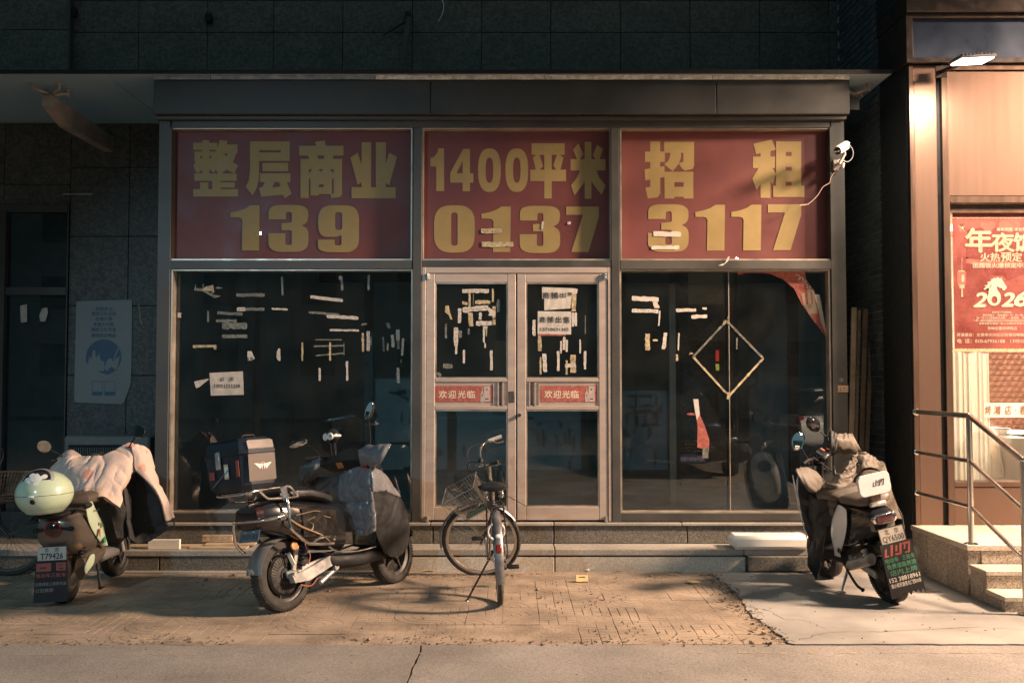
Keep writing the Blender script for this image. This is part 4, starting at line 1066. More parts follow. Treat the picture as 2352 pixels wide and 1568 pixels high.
s.p((380, 597), (455, 597), (455, 990), (435, 1020), (362, 1027), (342, 945), (380, 940)); s.r(340, 674, 490, 752); s.p((338, 808), (488, 783), (488, 865), (342, 892)); s.r(485, 600, 711, 683); s.p((630, 680), (711, 680), (711, 780), (700, 805), (640, 818), (617, 800), (595, 762), (630, 750)); s.p((535, 680), (612, 680), (612, 720), (595, 765), (550, 822), (485, 770), (520, 740))
s.r(487, 826, 562, 1028); s.r(562, 826, 705, 905); s.r(632, 905, 705, 1028); s.r(562, 940, 632, 1015); s.cut()
s.p((1158, 615), (1298, 583), (1330, 660), (1180, 693)); s.r(1155, 712, 1322, 798); s.r(1213, 640, 1288, 1023); s.p((1200, 796), (1240, 796), (1240, 880), (1182, 962), (1150, 878)); s.p((1288, 796), (1300, 796), (1330, 840), (1303, 918), (1288, 895))
s.r(1330, 597, 1403, 935); s.r(1447, 597, 1520, 935); s.r(1403, 597, 1447, 677); s.r(1403, 708, 1447, 790); s.r(1403, 818, 1447, 902); s.r(1308, 932, 1544, 1017)
s.dig('3', 362, 1072, 670, 1430); s.dig('1', 720, 1075, 944, 1422); s.dig('1', 992, 1075, 1219, 1420); s.dig('7', 1268, 1072, 1520, 1418); s.done()

# ---------------------------------------------------------------- paper and tape left on the glass
SP = {'a': (373.2, 602.9, .2198, GY-.002), 'b': (660.4, 602.9, .2198, GY-.002), 'L': (976.2, 631.6, .2015, .0125), 'R': (1182.9, 631.6, .2015, .0125), 'c': (1406.8, 574.2, .4213, GY-.002), 's2': (947.5, 275.6, .21975, BY-.0075), 's3': (1378.1, 143.55, .30398, BY-.0075)}
def sp(k, x, y, dy=0.0):
    o = SP[k]; return W(o[0]+x*o[2], o[1]+y*o[2], o[3]-dy)
PANE = {'a': 'the big pane left of the doors', 'b': 'the big pane left of the doors', 'L': 'the left door', 'R': 'the right door', 'c': 'the big pane right of the doors', 's2': 'the upper middle pane', 's3': 'the upper right pane'}
rp = random.Random(21); nscr = [0]
def outline(k, x0, y0, x1, y1, skew=0.0, rag=1.0):
    """ragged torn strip"""
    w, h = x1-x0, y1-y0; P = []; horiz = w > h; n = 9; L = max(w, h); t = min(w, h)
    for side in (0, 1):
        for i in range(n+1):
            u = i/n if side == 0 else 1-i/n
            e = (rp.uniform(-.13, .16)*t*rag) * (0 if rp.random() < .45 else 1)
            if i in (0, n): e += t*.1*rp.uniform(0, 1)
            v = e if side == 0 else t-e
            P.append((x0+u*w, y0+v+skew*u*w) if horiz else (x0+v+skew*u*h, y0+u*h))
    return P
def scrap(k, box, m, label, skew=0.0, pts=None, name='paper_scrap', ink=0):
    P = pts or outline(k, *box, skew=skew); nscr[0] += 1
    d = .0004*(nscr[0] % 4)
    vs = [sp(k, x, y, d) for x, y in P]
    o = MB().prism(vs, (0, -.0012, 0)).build(name, M[m], None, False)
    c = sum(vs, Vector())/len(vs); place(o, c)
    tag(o, label, 'paper scrap' if name == 'paper_scrap' else name.replace('_', ' '), 'torn paper and tape left on '+PANE[k])
    if ink:
        x0, y0, x1, y1 = box; mb = MB()
        for q in range(ink):
            u = (q+.5)/ink; w, h = x1-x0, y1-y0
            cx, cy = (x0+w*u, y0+h*.5+skew*w*u) if w > h else (x0+w*.5+skew*h*u, y0+h*u); sz = min(w, h)*.3
            for r_ in range(3):
                ax, ay = cx+rp.uniform(-.8, .8)*sz, cy+rp.uniform(-.6, .6)*sz; lw, lh = rp.choice([(sz*.9, sz*.25), (sz*.22, sz*.9)])
                mb.prism([sp(k, ax+a*lw/2, ay+b*lh/2, d+.0013+.0001*r_) for a, b in ((-1, -1), (1, -1), (1, 1), (-1, 1))], (0, -.0001, 0))
        for i_, v in enumerate(mb.v): mb.v[i_] = v-c
        mb.build('print', M['ink'], o, False)
    return o
A = [  # pane, box, material, label, skew, ink
 ('a', (772, 322, 1068, 356), 'paper_faint', 'wide faint grey tape strip, uppermost level strip left of the printed tape with 73', 0, 0),
 ('a', (776, 468, 866, 508), 'paper', 'short printed paper end with 73 on it, on the big pane left of the doors', 0, 2),
 ('a', (866, 470, 1064, 502), 'paper_faint', 'dusty tape strip running on to the right of the paper end with 73', 0, 0),
 ('a', (1140, 472, 1306, 492), 'paper', 'narrow pale paper strip right of the printed tape with 73', .05, 0),
 ('a', (572, 508, 838, 542), 'paper_faint', 'faint slanting tape, top of the four stacked under the yellow torn scrap', .05, 0),
 ('a', (558, 594, 776, 624), 'paper_faint', 'faint short tape, second of the four stacked under the yellow torn scrap', 0, 0),
 ('a', (622, 630, 884, 696), 'paper_faint', 'wide crumpled tape, third of the four stacked under the yellow torn scrap', 0, 0),
 ('a', (622, 752, 886, 788), 'paper_faint', 'even dusty tape, lowest of the four stacked under the yellow torn scrap', 0, 0),
 ('a', (158, 524, 196, 574), 'paper', 'tiny square paper bit near the left edge of the big pane left of the doors', 0, 0),
 ('a', (466, 504, 486, 622), 'paper_faint', 'short upright faint tape below the yellow torn scrap', 0, 0),
 ('a', (1238, 146, 1258, 345), 'paper_faint', 'long thin upright tape at the top of the big pane, nearest its middle post', .03, 0),
 ('b', (534, 140, 572, 180), 'paper', 'small printed paper square at the head of an upright tape strip near the top', 0, 2),
 ('b', (554, 180, 580, 292), 'paper_faint', 'upright brown tape hanging from the small printed square near the top', .04, 0),
 ('b', (836, 130, 862, 290), 'paper_faint', 'plain upright tape near the top, closest to the left door', -.01, 0),
 ('b', (238, 342, 576, 376), 'paper', 'long pale strip tilting down to the right, highest of the printed strips', .11, 5),
 ('b', (222, 506, 540, 532), 'paper_faint', 'long thin speckled strip under the highest printed strip', .08, 5),
 ('b', (410, 546, 740, 580), 'paper', 'long strip with the torn feet of big characters along its top edge', .05, 6),
 ('b', (442, 694, 746, 714), 'paper', 'long narrow printed strip above the group of thin level lines', .02, 6),
 ('b', (288, 800, 566, 812), 'paper_faint', 'uppermost of the three thin level tape lines', 0, 0),
 ('b', (274, 866, 590, 882), 'paper_faint', 'middle one of the three thin level tape lines', -.02, 0),
 ('b', (294, 964, 590, 980), 'paper_faint', 'lowest of the three thin level tape lines, rising to the right', -.09, 0),
 ('b', (434, 832, 454, 1024), 'paper_old', 'yellow upright tape crossing the thin level tape lines', 0, 0),
 ('b', (586, 836, 594, 972), 'paper_faint', 'hair-thin upright tape joining the right ends of the thin level lines', 0, 0),
 ('b', (144, 834, 164, 1026), 'paper_old', 'yellow upright tape left of the three thin level lines', 0, 0),
 ('b', (324, 1100, 346, 1234), 'paper', 'pale upright strip with a broad foot under the thin level lines', .02, 0),
 ('b', (610, 1030, 632, 1232), 'paper', 'pale pointed upright strip, lower right of the thin level lines', .01, 0),
 ('b', (774, 736, 798, 930), 'paper_old', 'upright strip just left of the broad printed upright strip', .02, 0),
 ('b', (826, 716, 860, 922), 'paper', 'broad printed upright strip, widest of those near the left door', 0, 6),
 ('b', (862, 774, 880, 870), 'paper_faint', 'short upright scrap touching the right side of the broad printed strip', 0, 0),
 ('b', (988, 774, 1010, 930), 'paper_faint', 'slim upright strip midway between the broad printed strip and the door', .05, 0),
 ('b', (1036, 842, 1056, 920), 'paper_old', 'stub of upright tape low between the slim strip and the curled scrap', 0, 0),
 ('b', (1078, 754, 1112, 884), 'paper', 'curled upright scrap with a narrow waist near the left door', .08, 0),
 ('b', (1134, 700, 1172, 816), 'paper', 'printed upright scrap, highest of the row next to the left door', 0, 5),
 ('b', (1144, 820, 1170, 906), 'paper_faint', 'faint tape continuing under the printed upright scrap by the left door', 0, 0),
 ('b', (1196, 790, 1222, 972), 'paper', 'thin upright strip, last of the row next to the left door', -.06, 3),
 ('b', (1138, 1098, 1168, 1258), 'paper', 'pointed printed strip hanging lowest beside the left door', .04, 3),
 ('b', (1182, 1010, 1196, 1048), 'paper_faint', 'tiny upright stub between the last strip and the lowest pointed strip', 0, 0),
 ('b', (1028, 630, 1064, 686), 'paper_faint', 'small slanted scrap above the row of upright strips by the left door', .3, 0),
 ('b', (772, 640, 826, 660), 'paper_faint', 'short faint level tape above the broad printed upright strip', -.2, 0),
 # left door
 ('L', (424, 158, 728, 204), 'paper', 'long printed strip at the very top of the left door glass', .0, 7),
 ('L', (762, 154, 784, 308), 'paper_old', 'upright tape at the top right of the left door glass', 0, 0),
 ('L', (496, 200, 520, 380), 'paper_old', 'upright tape hanging under the top printed strip of the left door', 0, 0),
 ('L', (546, 206, 556, 340), 'paper_faint', 'dark faint thread of tape beside the upright under the top printed strip', 0, 0),
 ('L', (570, 288, 744, 330), 'paper_old', 'broad level tape between the two printed strips of the left door', 0, 0),
 ('L', (424, 294, 484, 330), 'paper_old', 'small level tape bit left of the upright in the left door', .3, 0),
 ('L', (820, 280, 852, 420), 'paper_faint', 'upright tape nearest the right edge of the left door glass', 0, 0),
 ('L', (428, 372, 720, 430), 'paper', 'longest printed strip across the left door, ending in a curled fold', -.10, 8),
 ('L', (378, 380, 416, 546), 'paper', 'upright paper at the left end of the longest printed strip', -.03, 2),
 ('L', (486, 430, 540, 584), 'paper_old', 'ragged yellow upright hanging from the longest printed strip', .1, 0),
 ('L', (612, 426, 646, 508), 'paper', 'small paper tab under the longest printed strip', 0, 0),
 ('L', (580, 524, 760, 576), 'paper', 'level paper piece under the curled fold on the left door', 0, 2),
 ('L', (768, 356, 806, 490), 'paper_old', 'yellow upright right beside the curled fold on the left door', 0, 0),
 ('L', (768, 502, 806, 568), 'paper_old', 'yellow stub right of the level paper piece on the left door', 0, 0),
 ('L', (660, 582, 712, 612), 'paper', 'printed tab on top of the long upright in the middle of the left door', 0, 2),
 ('L', (660, 612, 682, 768), 'paper', 'long pale upright below the printed tab on the left door', 0, 0),
 ('L', (692, 612, 708, 696), 'paper_old', 'short yellow upright right of the long pale one on the left door', 0, 0),
 ('L', (676, 774, 694, 830), 'paper', 'small pale scrap under the long pale upright on the left door', 0, 0),
 ('L', (226, 555, 250, 720), 'paper_faint', 'brownish upright strip nearest the left edge of the left door glass', 0, 0),
 ('L', (328, 596, 378, 806), 'paper', 'widest upright cluster of torn paper on the left door', 0, 4),
 ('L', (346, 780, 372, 900), 'paper', 'pale tail below the widest upright cluster on the left door', -.05, 0),
 ('L', (386, 632, 420, 714), 'paper_faint', 'round faint tape spot right of the widest upright cluster', 0, 0),
 ('L', (486, 608, 508, 676), 'paper_faint', 'small wedge of tape under the ragged yellow upright', 0, 0),
 ('L', (430, 852, 456, 1004), 'paper', 'lone pale upright strip low in the left door glass', 0, 0),
 ('L', (738, 858, 770, 1084), 'paper', 'lowest long pale upright at the right of the left door glass', .02, 2),
 ('L', (205, 1010, 312, 1066), 'paper_faint', 'blurred square residue low at the left of the left door glass', 0, 0),
 # right door
 ('R', (645, 205, 698, 412), 'paper_old', 'yellow upright tape beside the torn notice on the right door', 0, 0),
 ('R', (645, 426, 676, 586), 'paper', 'ragged strip at the right edge of the whole notice on the right door', 0, 2),
 ('R', (678, 426, 706, 580), 'paper', 'outer ragged strip right of the whole notice on the right door', 0, 0),
 ('R', (796, 460, 806, 676), 'paper_faint', 'dashed thread of tape near the right edge of the right door glass', 0, 0),
 ('R', (200, 510, 234, 692), 'paper', 'printed upright scrap left of the whole notice on the right door', 0, 5),
 ('R', (258, 680, 300, 864), 'paper_old', 'brown upright tape hanging from the left corner of the whole notice', .03, 0),
 ('R', (548, 706, 578, 852), 'paper', 'printed upright scrap under the middle of the whole notice', -.04, 3),
 ('R', (578, 738, 602, 874), 'paper', 'pointed pale scrap right of the printed one under the notice', 0, 1),
 ('R', (515, 750, 533, 892), 'paper', 'thin pale strip left of the printed scrap under the notice', 0, 0),
 ('R', (734, 734, 752, 892), 'paper', 'lone slim upright strip right of the scraps under the notice', 0, 0),
 ('R', (280, 936, 302, 1132), 'paper_old', 'brown upright strip, leftmost of the bottom row on the right door', 0, 0),
 ('R', (310, 896, 358, 1104), 'paper', 'broad ragged upright paper, second in the bottom row on the right door', .05, 2),
 ('R', (478, 866, 508, 1092), 'paper', 'straight pale upright strip, third in the bottom row on the right door', 0, 0),
 ('R', (578, 972, 600, 1132), 'paper_old', 'brown upright strip crossed by a pale tape in the bottom row of the right door', 0, 0),
 ('R', (628, 908, 692, 1112), 'paper_old', 'widest ragged upright of the bottom row on the right door', 0, 2),
 ('R', (570, 1012, 692, 1056), 'paper', 'short level tape crossing the bottom row of uprights on the right door', -.06, 3),
 ('R', (784, 866, 812, 1072), 'paper', 'last pale upright strip of the bottom row on the right door', 0, 1),
 # right pane
 ('c', (106, 250, 252, 276), 'paper', 'uppermost level paper strip at the left of the big pane right of the doors', .05, 0),
 ('c', (214, 270, 242, 316), 'paper', 'hanging tip at the end of the uppermost strip right of the doors', .3, 0),
 ('c', (106, 320, 250, 340), 'paper', 'level strip of tiny print under the uppermost strip right of the doors', .03, 7),
 ('c', (254, 330, 262, 412), 'paper', 'thin upright thread at the end of the tiny print strip', -.06, 0),
 ('c', (346, 320, 456, 338), 'paper', 'broken level strip left of the tape diamond', -.03, 4),
 ('c', (490, 312, 514, 324), 'paper', 'tiny scrap at the end of the broken level strip by the tape diamond', 0, 0),
 ('c', (430, 354, 516, 374), 'paper', 'level strip just under the broken one, near the top of the tape diamond', -.04, 1),
 ('c', (178, 456, 204, 546), 'paper_old', 'broad yellow upright tape, biggest of the uprights left of the tape diamond', 0, 0),
 ('c', (220, 486, 246, 496), 'paper_old', 'tiny level yellow bit right of the broad yellow upright', 0, 0),
 ('c', (278, 450, 298, 540), 'paper', 'pale upright scrap with a bent foot left of the tape diamond', -.1, 2),
 ('c', (358, 452, 366, 546), 'paper', 'slim pale upright strip nearest the tape diamond', -.03, 0),
 ('c', (346, 568, 358, 604), 'paper_old', 'small stub under the slim pale upright by the tape diamond', 0, 0),
 ('c', (674, 478, 682, 540), 'paper_faint', 'short upright thread inside the tape diamond', 0, 0),
 # upper panes
 ('s2', (718, 1134, 934, 1184), 'paper_old', 'torn pointed strip stuck across the middle of the 1 in 0137', 0, 5),
 ('s2', (724, 1272, 1054, 1326), 'paper_old', 'long crumpled tape across the foot of the 1 in 0137', 0, 0),
 ('s2', (1352, 1060, 1374, 1140), 'paper', 'small pale upright scrap on the 3 in 0137', -.1, 0),
 ('s2', (1620, 1062, 1654, 1092), 'paper', 'tiny pale scrap left of the 7 in 0137', 0, 0),
 ('s3', (404, 1274, 612, 1312), 'paper', 'crumpled pale tape across the middle of the 3 in 3117', .03, 0),
 ('s3', (388, 1384, 600, 1412), 'paper', 'torn pale tape across the foot of the 3 in 3117', 0, 0),
]
for k, bx, m, lb, sk, ink in A: scrap(k, bx, m, lb, sk, None, 'paper_scrap', ink)
scrap('a', None, 'paper_faint', 'torn clear corner left of the yellow scrap high on the big pane', 0, [(345, 215), (330, 292), (420, 300), (500, 345), (545, 372), (612, 350), (520, 330), (430, 280), (432, 220), (420, 225), (418, 270), (352, 268)])
scrap('a', None, 'paper_old', 'torn yellow scrap high at the left of the big pane left of the doors', 0, [(414, 292), (450, 250), (530, 234), (540, 310), (500, 330), (530, 300)])
scrap('a', None, 'paper_faint', 'little torn wisp to the right of the yellow scrap', 0, [(548, 270), (575, 250), (632, 266), (590, 275)])
scrap('a', None, 'paper', 'torn paper corner with 15 on it, above and right of the rental note', 0, [(888, 924), (932, 926), (950, 972), (964, 1000), (940, 1020), (886, 1028)])
mb = MB(); o_ = sp('a', 0, 0, .003)
q0, q1 = sp('a', 890, 1026, .0032), sp('a', 950, 990, .0032); put_text(mb, '15', frame3((0, q0.y, 0), (1, 0, 0), (0, 0, 1)), q0.x, q0.z, q1.x, q1.z, .02)
tag(mb.build('handwritten_number', M['ink'], None, False), 'black number 15 on the torn paper corner', 'number')
scrap('a', None, 'paper', 'narrow pointed paper with marks, midway between the 15 corner and the thin lines', 0, [(1194, 930), (1212, 896), (1230, 900), (1232, 1026), (1214, 1026), (1192, 1000)])
scrap('a', None, 'paper', 'curled paper tail stuck just left of the rental note', 0, [(330, 1242), (365, 1234), (478, 1212), (480, 1224), (420, 1270), (385, 1300), (350, 1312)])
scrap('a', None, 'paper_old', 'dark red strip with pale ends below the faint tapes, left of the 15 corner', 0, [(318, 862), (562, 860), (560, 912), (536, 905), (536, 886), (348, 888), (346, 892), (318, 890)])
scrap('L', None, 'paper_old', 'yellow feather-shaped tape at the upper left of the left door glass', 0, [(232, 350), (270, 346), (280, 400), (296, 455), (312, 505), (292, 506), (270, 455), (226, 420)])
scrap('L', None, 'paper', 'white curled fold at the end of the longest printed strip', 0, [(690, 366), (735, 372), (800, 420), (800, 470), (720, 460), (735, 430), (715, 400)])
scrap('R', None, 'paper', 'pale flag of tape at the top right corner of the torn notice', 0, [(668, 150), (716, 160), (706, 214), (664, 200)])
o = scrap('L', None, 'paper_faint', 'small tilted square sticker in the lower left corner of the left door glass', 0, [(150, 1100), (192, 1132), (172, 1162), (130, 1126)], 'sticker')
o = scrap('c', None, 'red_print', 'tall torn red banner shred hanging in the pane right of the doors', 0, [(440, 812), (468, 812), (478, 900), (500, 950), (528, 1032), (525, 1094), (500, 1085), (462, 1075), (464, 960), (455, 900), (410, 898), (406, 890), (430, 886), (448, 890)], 'banner_shred')
MB().prism([sp('c', x, y, .004) for x, y in ((440, 812), (468, 812), (476, 896), (460, 926), (452, 890))], (0, -.0012, 0)).xform(Matrix.Translation(-o.location)).build('pale_end', M['paper'], o, False)
MB().prism([sp('c', x, y, .004) for x, y in ((492, 1075), (524, 1080), (522, 1134), (490, 1132))], (0, -.0012, 0)).xform(Matrix.Translation(-o.location)).build('tape_end', M['paper_faint'], o, False)
o = scrap('c', None, 'red_print', 'torn red and gold banner corner drooping from the top of the right hand pane', 0, [(675, 112), (690, 135), (735, 122), (800, 122), (860, 130), (930, 160), (990, 210), (1030, 290), (1070, 350), (1130, 430), (1175, 495), (1150, 400), (1125, 290), (1095, 215), (1055, 160), (1048, 112)], 'banner_remnant')
off = Matrix.Translation(-o.location); mb = MB()
for P in ([(1028, 240), (1046, 232), (1056, 300), (1046, 310)], [(1060, 215), (1080, 205), (1088, 320), (1070, 330)], [(1086, 210), (1100, 222), (1110, 300), (1096, 312)], [(1046, 300), (1110, 290), (1120, 345), (1072, 352)]):
    mb.prism([sp('c', x, y, .004) for x, y in P], (0, -.0006, 0))
mb.xform(off).build('gold_character', M['gold'], o, False)
mb = MB()
for q in range(12):
    c = sp('c', 1005+q*7+rp.uniform(-6, 6), 135+q*7+rp.uniform(-16, 16), .0042); mb.lathe([(0, 0), (.010, 0)], c, (0, -1, 0), 8)
mb.xform(off).build('pale_dots', M['paper'], o, False)
MB().prism([sp('c', x, y, .006) for x, y in ((1100, 242), (1128, 242), (1150, 360), (1176, 494), (1140, 400))], (0, -.003, 0)).xform(off).build('curled_edge', M['paper'], o, False)
# square of tape stood on its corner
D = thing('tape_diamond', 'large diamond of wrinkled brown tape across the joint of the pane right of the doors', 'tape', sp('c', 625, 580))
cs = [(622, 385), (822, 590), (635, 795), (440, 582)]
for q in range(4):
    a, b = cs[q], cs[(q+1) % 4]; n = 16; vs = []
    for t in range(n+1):
        x, y = a[0]+(b[0]-a[0])*t/n, a[1]+(b[1]-a[1])*t/n; w = 5.5+3.5*noise.noise(Vector((t*.8, q*4, 0))); l = math.hypot(b[0]-a[0], b[1]-a[1]); nx, ny = -(b[1]-a[1])/l, (b[0]-a[0])/l
        vs.append(([sp('c', x+nx*w, y+ny*w, .003+.002*noise.noise(Vector((t, q, 2)))), sp('c', x-nx*w, y-ny*w, .003)]))
    MB(True).sheet(vs, .001).build('tape_strip', M['paper_faint'] if q in (0, 3) else M['paper_old'], D, False)
    mb = MB(True)                                    # torn lumps at each corner
    for j in range(4):
        dx, dy = rp.uniform(-16, 16), rp.uniform(-16, 16)
        mb.prism([sp('c', a[0]+dx+rp.uniform(-18, 18), a[1]+dy+rp.uniform(-20, 20), .004+.003*j) for _ in range(3)], (0, -.002, 0))
    mb.build('torn_corner', M['paper_old'], D, False)

def notice(name, k, quad, label, cat, m='paper', dy=.0025, wave=.003):
    """wavy sheet of paper from four corners (clockwise from top left)"""
    P = []; n = 14
    for i in range(n+1):
        row = []
        for j in range(n+1):
            u, v = j/n, i/n
            x = (quad[0][0]*(1-u)+quad[1][0]*u)*(1-v)+(quad[3][0]*(1-u)+quad[2][0]*u)*v; y = (quad[0][1]*(1-u)+quad[1][1]*u)*(1-v)+(quad[3][1]*(1-u)+quad[2][1]*u)*v
            row.append(sp(k, x, y, dy+wave*(noise.noise(Vector((u*5, v*.8, nscr[0])))+.5*abs(noise.noise(Vector((u*9, v*7, 3)))))))
        P.append(row)
    nscr[0] += 1
    o = MB().sheet(P, .0006).build(name, M[m]); c = sp(k, quad[0][0], quad[0][1]); place(o, c)
    return tag(o, label, cat)
def ntext(o, k, items, dy=.0075, m='ink'):
    mb = MB()
    for body, x0, y0, x1, y1, off in items:
        a, b = sp(k, x0, y1, dy), sp(k, x1, y0, dy); put_text(mb, body, frame3((0, a.y, 0), (1, 0, 0), (0, 0, 1)), a.x, a.z, b.x, b.z, off)
    return mb.xform(Matrix.Translation(-o.location)).build('lettering', M[m], o, False)
o = notice('rental_note', 'a', [(490, 1152), (840, 1135), (850, 1380), (505, 1390)], 'creased paper note with a phone number low on the pane left of the doors', 'notice')
ntext(o, 'a', [('招', 600, 1200, 640, 1240, .01), ('租', 702, 1196, 744, 1236, .01), ('13051321258', 540, 1270, 810, 1306, .02)])
o = notice('torn_notice', 'R', [(333, 262), (648, 222), (630, 380), (333, 400)], 'lower part of the torn notice on the right door, plain paper with its corner gone', 'notice', 'paper', .0022)
o = notice('torn_notice', 'R', [(308, 135), (690, 152), (655, 232), (308, 272)], 'upper half of the torn notice on the right door with bold characters cut off', 'notice', 'paper', .0032, .0015)
ntext(o, 'R', [('商', 316, 196, 395, 268, .022), ('铺', 410, 196, 490, 268, .022), ('出', 508, 200, 580, 255, .022), ('售', 600, 196, 655, 232, .022)])
o = notice('sale_notice', 'R', [(260, 412), (640, 416), (640, 676), (258, 670)], 'whole white notice with bold characters and a phone number on the right door', 'notice', 'paper', .0030, .0015)
ntext(o, 'R', [('商', 282, 472, 350, 542, .022), ('铺', 370, 472, 440, 542, .022), ('出', 464, 474, 530, 544, .022), ('售', 552, 474, 622, 546, .022), ('6', 357, 566, 368, 578, 0), ('中', 396, 564, 414, 582, 0), ('介', 440, 564, 458, 582, 0), ('勿', 486, 564, 504, 582, 0), ('扰', 530, 564, 550, 582, 0), ('13718631363', 290, 600, 610, 636, .02)])
MB().prism([sp('R', x, y, .003) for x, y in ((266, 674), (580, 678), (578, 692), (270, 690))], (0, -.0006, 0)).xform(Matrix.Translation(-o.location)).build('red_edge', M['red_print'], o, False)
# welcome strips beside the pulls
def welcome(px0, px1, label, ragged):
    y = -.0100; P = []; n = 26; r2 = random.Random(int(px0))
    for t in range(n+1): P.append((px0+(px1-px0)*t/n, 885.5+(r2.uniform(-.6, 1.2) if ragged or t % 3 == 0 else 0)))
    for t in range(n+1): P.append((px1-(px1-px0)*t/n+(r2.uniform(-2, 1) if ragged and t in (0, n) else 0), 923.5+(r2.uniform(-1.4, .6) if ragged or t % 4 == 0 else 0)))
    w = px1-px0; o = MB().prism([W(x, yy, y) for x, yy in P], (0, -.0008, 0)).build('welcome_strip', M['red_print'], None, False)
    c = W(px0, 905, y); place(o, c); tag(o, label, 'sticker', 'red welcome strips on the doors')
    T_ = Matrix.Translation(-o.location); mb = MB(); f3 = frame3((0, y-.0016, 0), (1, 0, 0), (0, 0, 1))
    for i, ch_ in enumerate('欢迎光临'):
        a, b = W(px0+w*(.075+.155*i if ragged else .065+.165*i), 914, y), W(px0+w*((.075+.155*i if ragged else .065+.165*i)+.135), 896.5, y)
        put_text(mb, ch_, f3, a.x, a.z, b.x, b.z, .02)
    mb.xform(T_).build('lettering', M['cream_print'], o, False)
    X = lambda u: px0+w*u
    mb = MB(); q = lambda x, yy: (W(x, yy, y).x, W(x, yy, y).z)
    bt = [(X(.787), 923), (X(.787), 905), (X(.797), 900), (X(.81), 898), (X(.81), 890), (X(.825), 890), (X(.825), 898), (X(.838), 900), (X(.848), 905), (X(.848), 923)]
    for P2, k in (([(X(.85), 887), (X(.955), 887), (X(.955), 922), (X(.85), 922)], 1.8), (bt, 2.2)):
        vs, fs = fill2d([[q(*p) for p in P2]]); mb.add([(v.x, y-.001*k, v.y) for v in vs], fs)
    mb.xform(T_).build('bottle_print', mat('grey pink print', (.45, .36, .32), .6, var=.15, vs=30), o, False)
    mb = MB()
    for x, yy, s_ in ((.817, 908, 2.0), (.90, 894, 2.2)): 
        c_ = W(X(x), yy, y-.0025); mb.lathe([(0, 0), (s_*.0032, 0)], c_, (0, -1, 0), 10)
    a, b = W(X(.875), 917, y), W(X(.93), 914.5, y); mb.add([(a.x, y-.0025, a.z), (b.x, y-.0025, a.z), (b.x, y-.0025, b.z), (a.x, y-.0025, b.z)], [(0, 1, 2, 3)])
    mb.xform(T_).build('label_mark', M['ink'], o, False)
welcome(999.5, 1131.5, 'red welcome strip with characters and a bottle on the left door', False)
welcome(1241, 1371.5, 'red welcome strip with ragged ends on the right door', True)
def sticker(pts, Y, m, label, th=.0012):
    vs = [W(x, y, Y) for x, y in pts]; o = MB().prism(vs, (0, -th, 0)).build('sticker', M[m], None, False); place(o, vs[0]); return tag(o, label, 'sticker')
M['dark_print'] = mat('dark worn print', (.045, .04, .038), .6, var=.6, vs=160, c2=(.2, .17, .14), cut=(.5, .62))
sticker([(1167, 899), (1180.5, 898), (1182, 924), (1169, 925)], -.0215, 'dark_print', 'small black worn sticker on the edge of the left door beside the gap')
o = sticker([(1923.5, 884.5), (1949, 884.5), (1949, 900.5), (1923.5, 900.5)], -.0315, 'fascia_blue', 'small blue and orange phone sticker on the right hand post')
M['orange'] = mat('orange print', (.55, .27, .10), .6, var=.1)
mb = MB()
for y0_, y1_ in ((885, 889.5), (896.5, 900)): 
    a, b = W(1924, y1_, -.034), W(1948.5, y0_, -.034); mb.add([(a.x, -.0340, a.z), (b.x, -.0340, a.z), (b.x, -.0340, b.z), (a.x, -.0340, b.z)], [(0, 1, 2, 3)])
mb.xform(Matrix.Translation(-o.location)).build('orange_band', M['orange'], o, False)
mb = MB(); a, b = W(1925, 895.5, -.034), W(1948, 890.5, -.034); put_text(mb, '150 9502 8599', frame3((0, -.0345, 0), (1, 0, 0), (0, 0, 1)), a.x, a.z, b.x, b.z, .02)
mb.xform(Matrix.Translation(-o.location)).build('lettering', M['white_paint'], o, False)
sticker([(1932, 866), (1939, 872), (1932.5, 878.5), (1926, 872)], -.0315, 'paper_faint', 'small tilted grey sticker above the blue phone sticker')
sticker([(1665, 604), (1672, 590), (1676, 589), (1672, 600), (1660, 610), (1648, 610)], -.032, 'paper', 'twist of pale tape stuck on the rail above the pane right of the doors', .004)

# ---- public notice, air conditioner and marks on the left wall
q = lambda x, y, d=.012: W(x, y, 1.5-d)
M['notice_white'] = mat('greyed notice board', (.24, .25, .245), .6, var=.08, vs=3)
M['notice_blue'] = mat('blue print', (.06, .11, .17), .6, var=.15, vs=9)
pts = rounded([(175, 692, 5), (303, 688, 5), (302, 830), (300, 882), (283, 928, 6), (170, 924, 8)])
P3 = [q(x, y) for x, y in pts]; o = MB().prism(P3, (0, .008, 0)).build('notice_board', M['notice_white'], None, False); place(o, P3[0]); tag(o, 'pale public health notice with a blue round picture on the dark stone wall', 'notice board')
T_ = Matrix.Translation(-o.location); mb = MB(); f3 = frame3((0, 1.486, 0), (1, 0, 0), (0, 0, 1))
for body, x0, x1, y in (('积极参与', 220, 258, 709), ('爱国卫生运动', 210, 266, 720), ('定期开展', 219, 258, 732), ('家庭大扫除', 215, 261, 744.5), ('清除卫生死角', 209, 266, 757), ('清理废旧物品', 209, 266, 770)):
    a, b = q(x0, y+4.5), q(x1, y-4.5); put_text(mb, body, f3, a.x, a.z, b.x, b.z, .02)
for x0 in (211, 240):
    a, b = q(x0, 908), q(x0+25, 899); mb.add([(a.x, 1.486, a.z), (b.x, 1.486, a.z), (b.x, 1.486, b.z), (a.x, 1.486, b.z)], [(0, 1, 2, 3)])
    for (xa, xb, ya, yb) in ((x0, x0+1.2, 875, 899), (x0+23.8, x0+25, 875, 899), (x0+1.2, x0+23.8, 875, 876.2)):
        a, b = q(xa, yb), q(xb, ya); mb.add([(a.x, 1.486, a.z), (b.x, 1.486, a.z), (b.x, 1.486, b.z), (a.x, 1.486, b.z)], [(0, 1, 2, 3)])
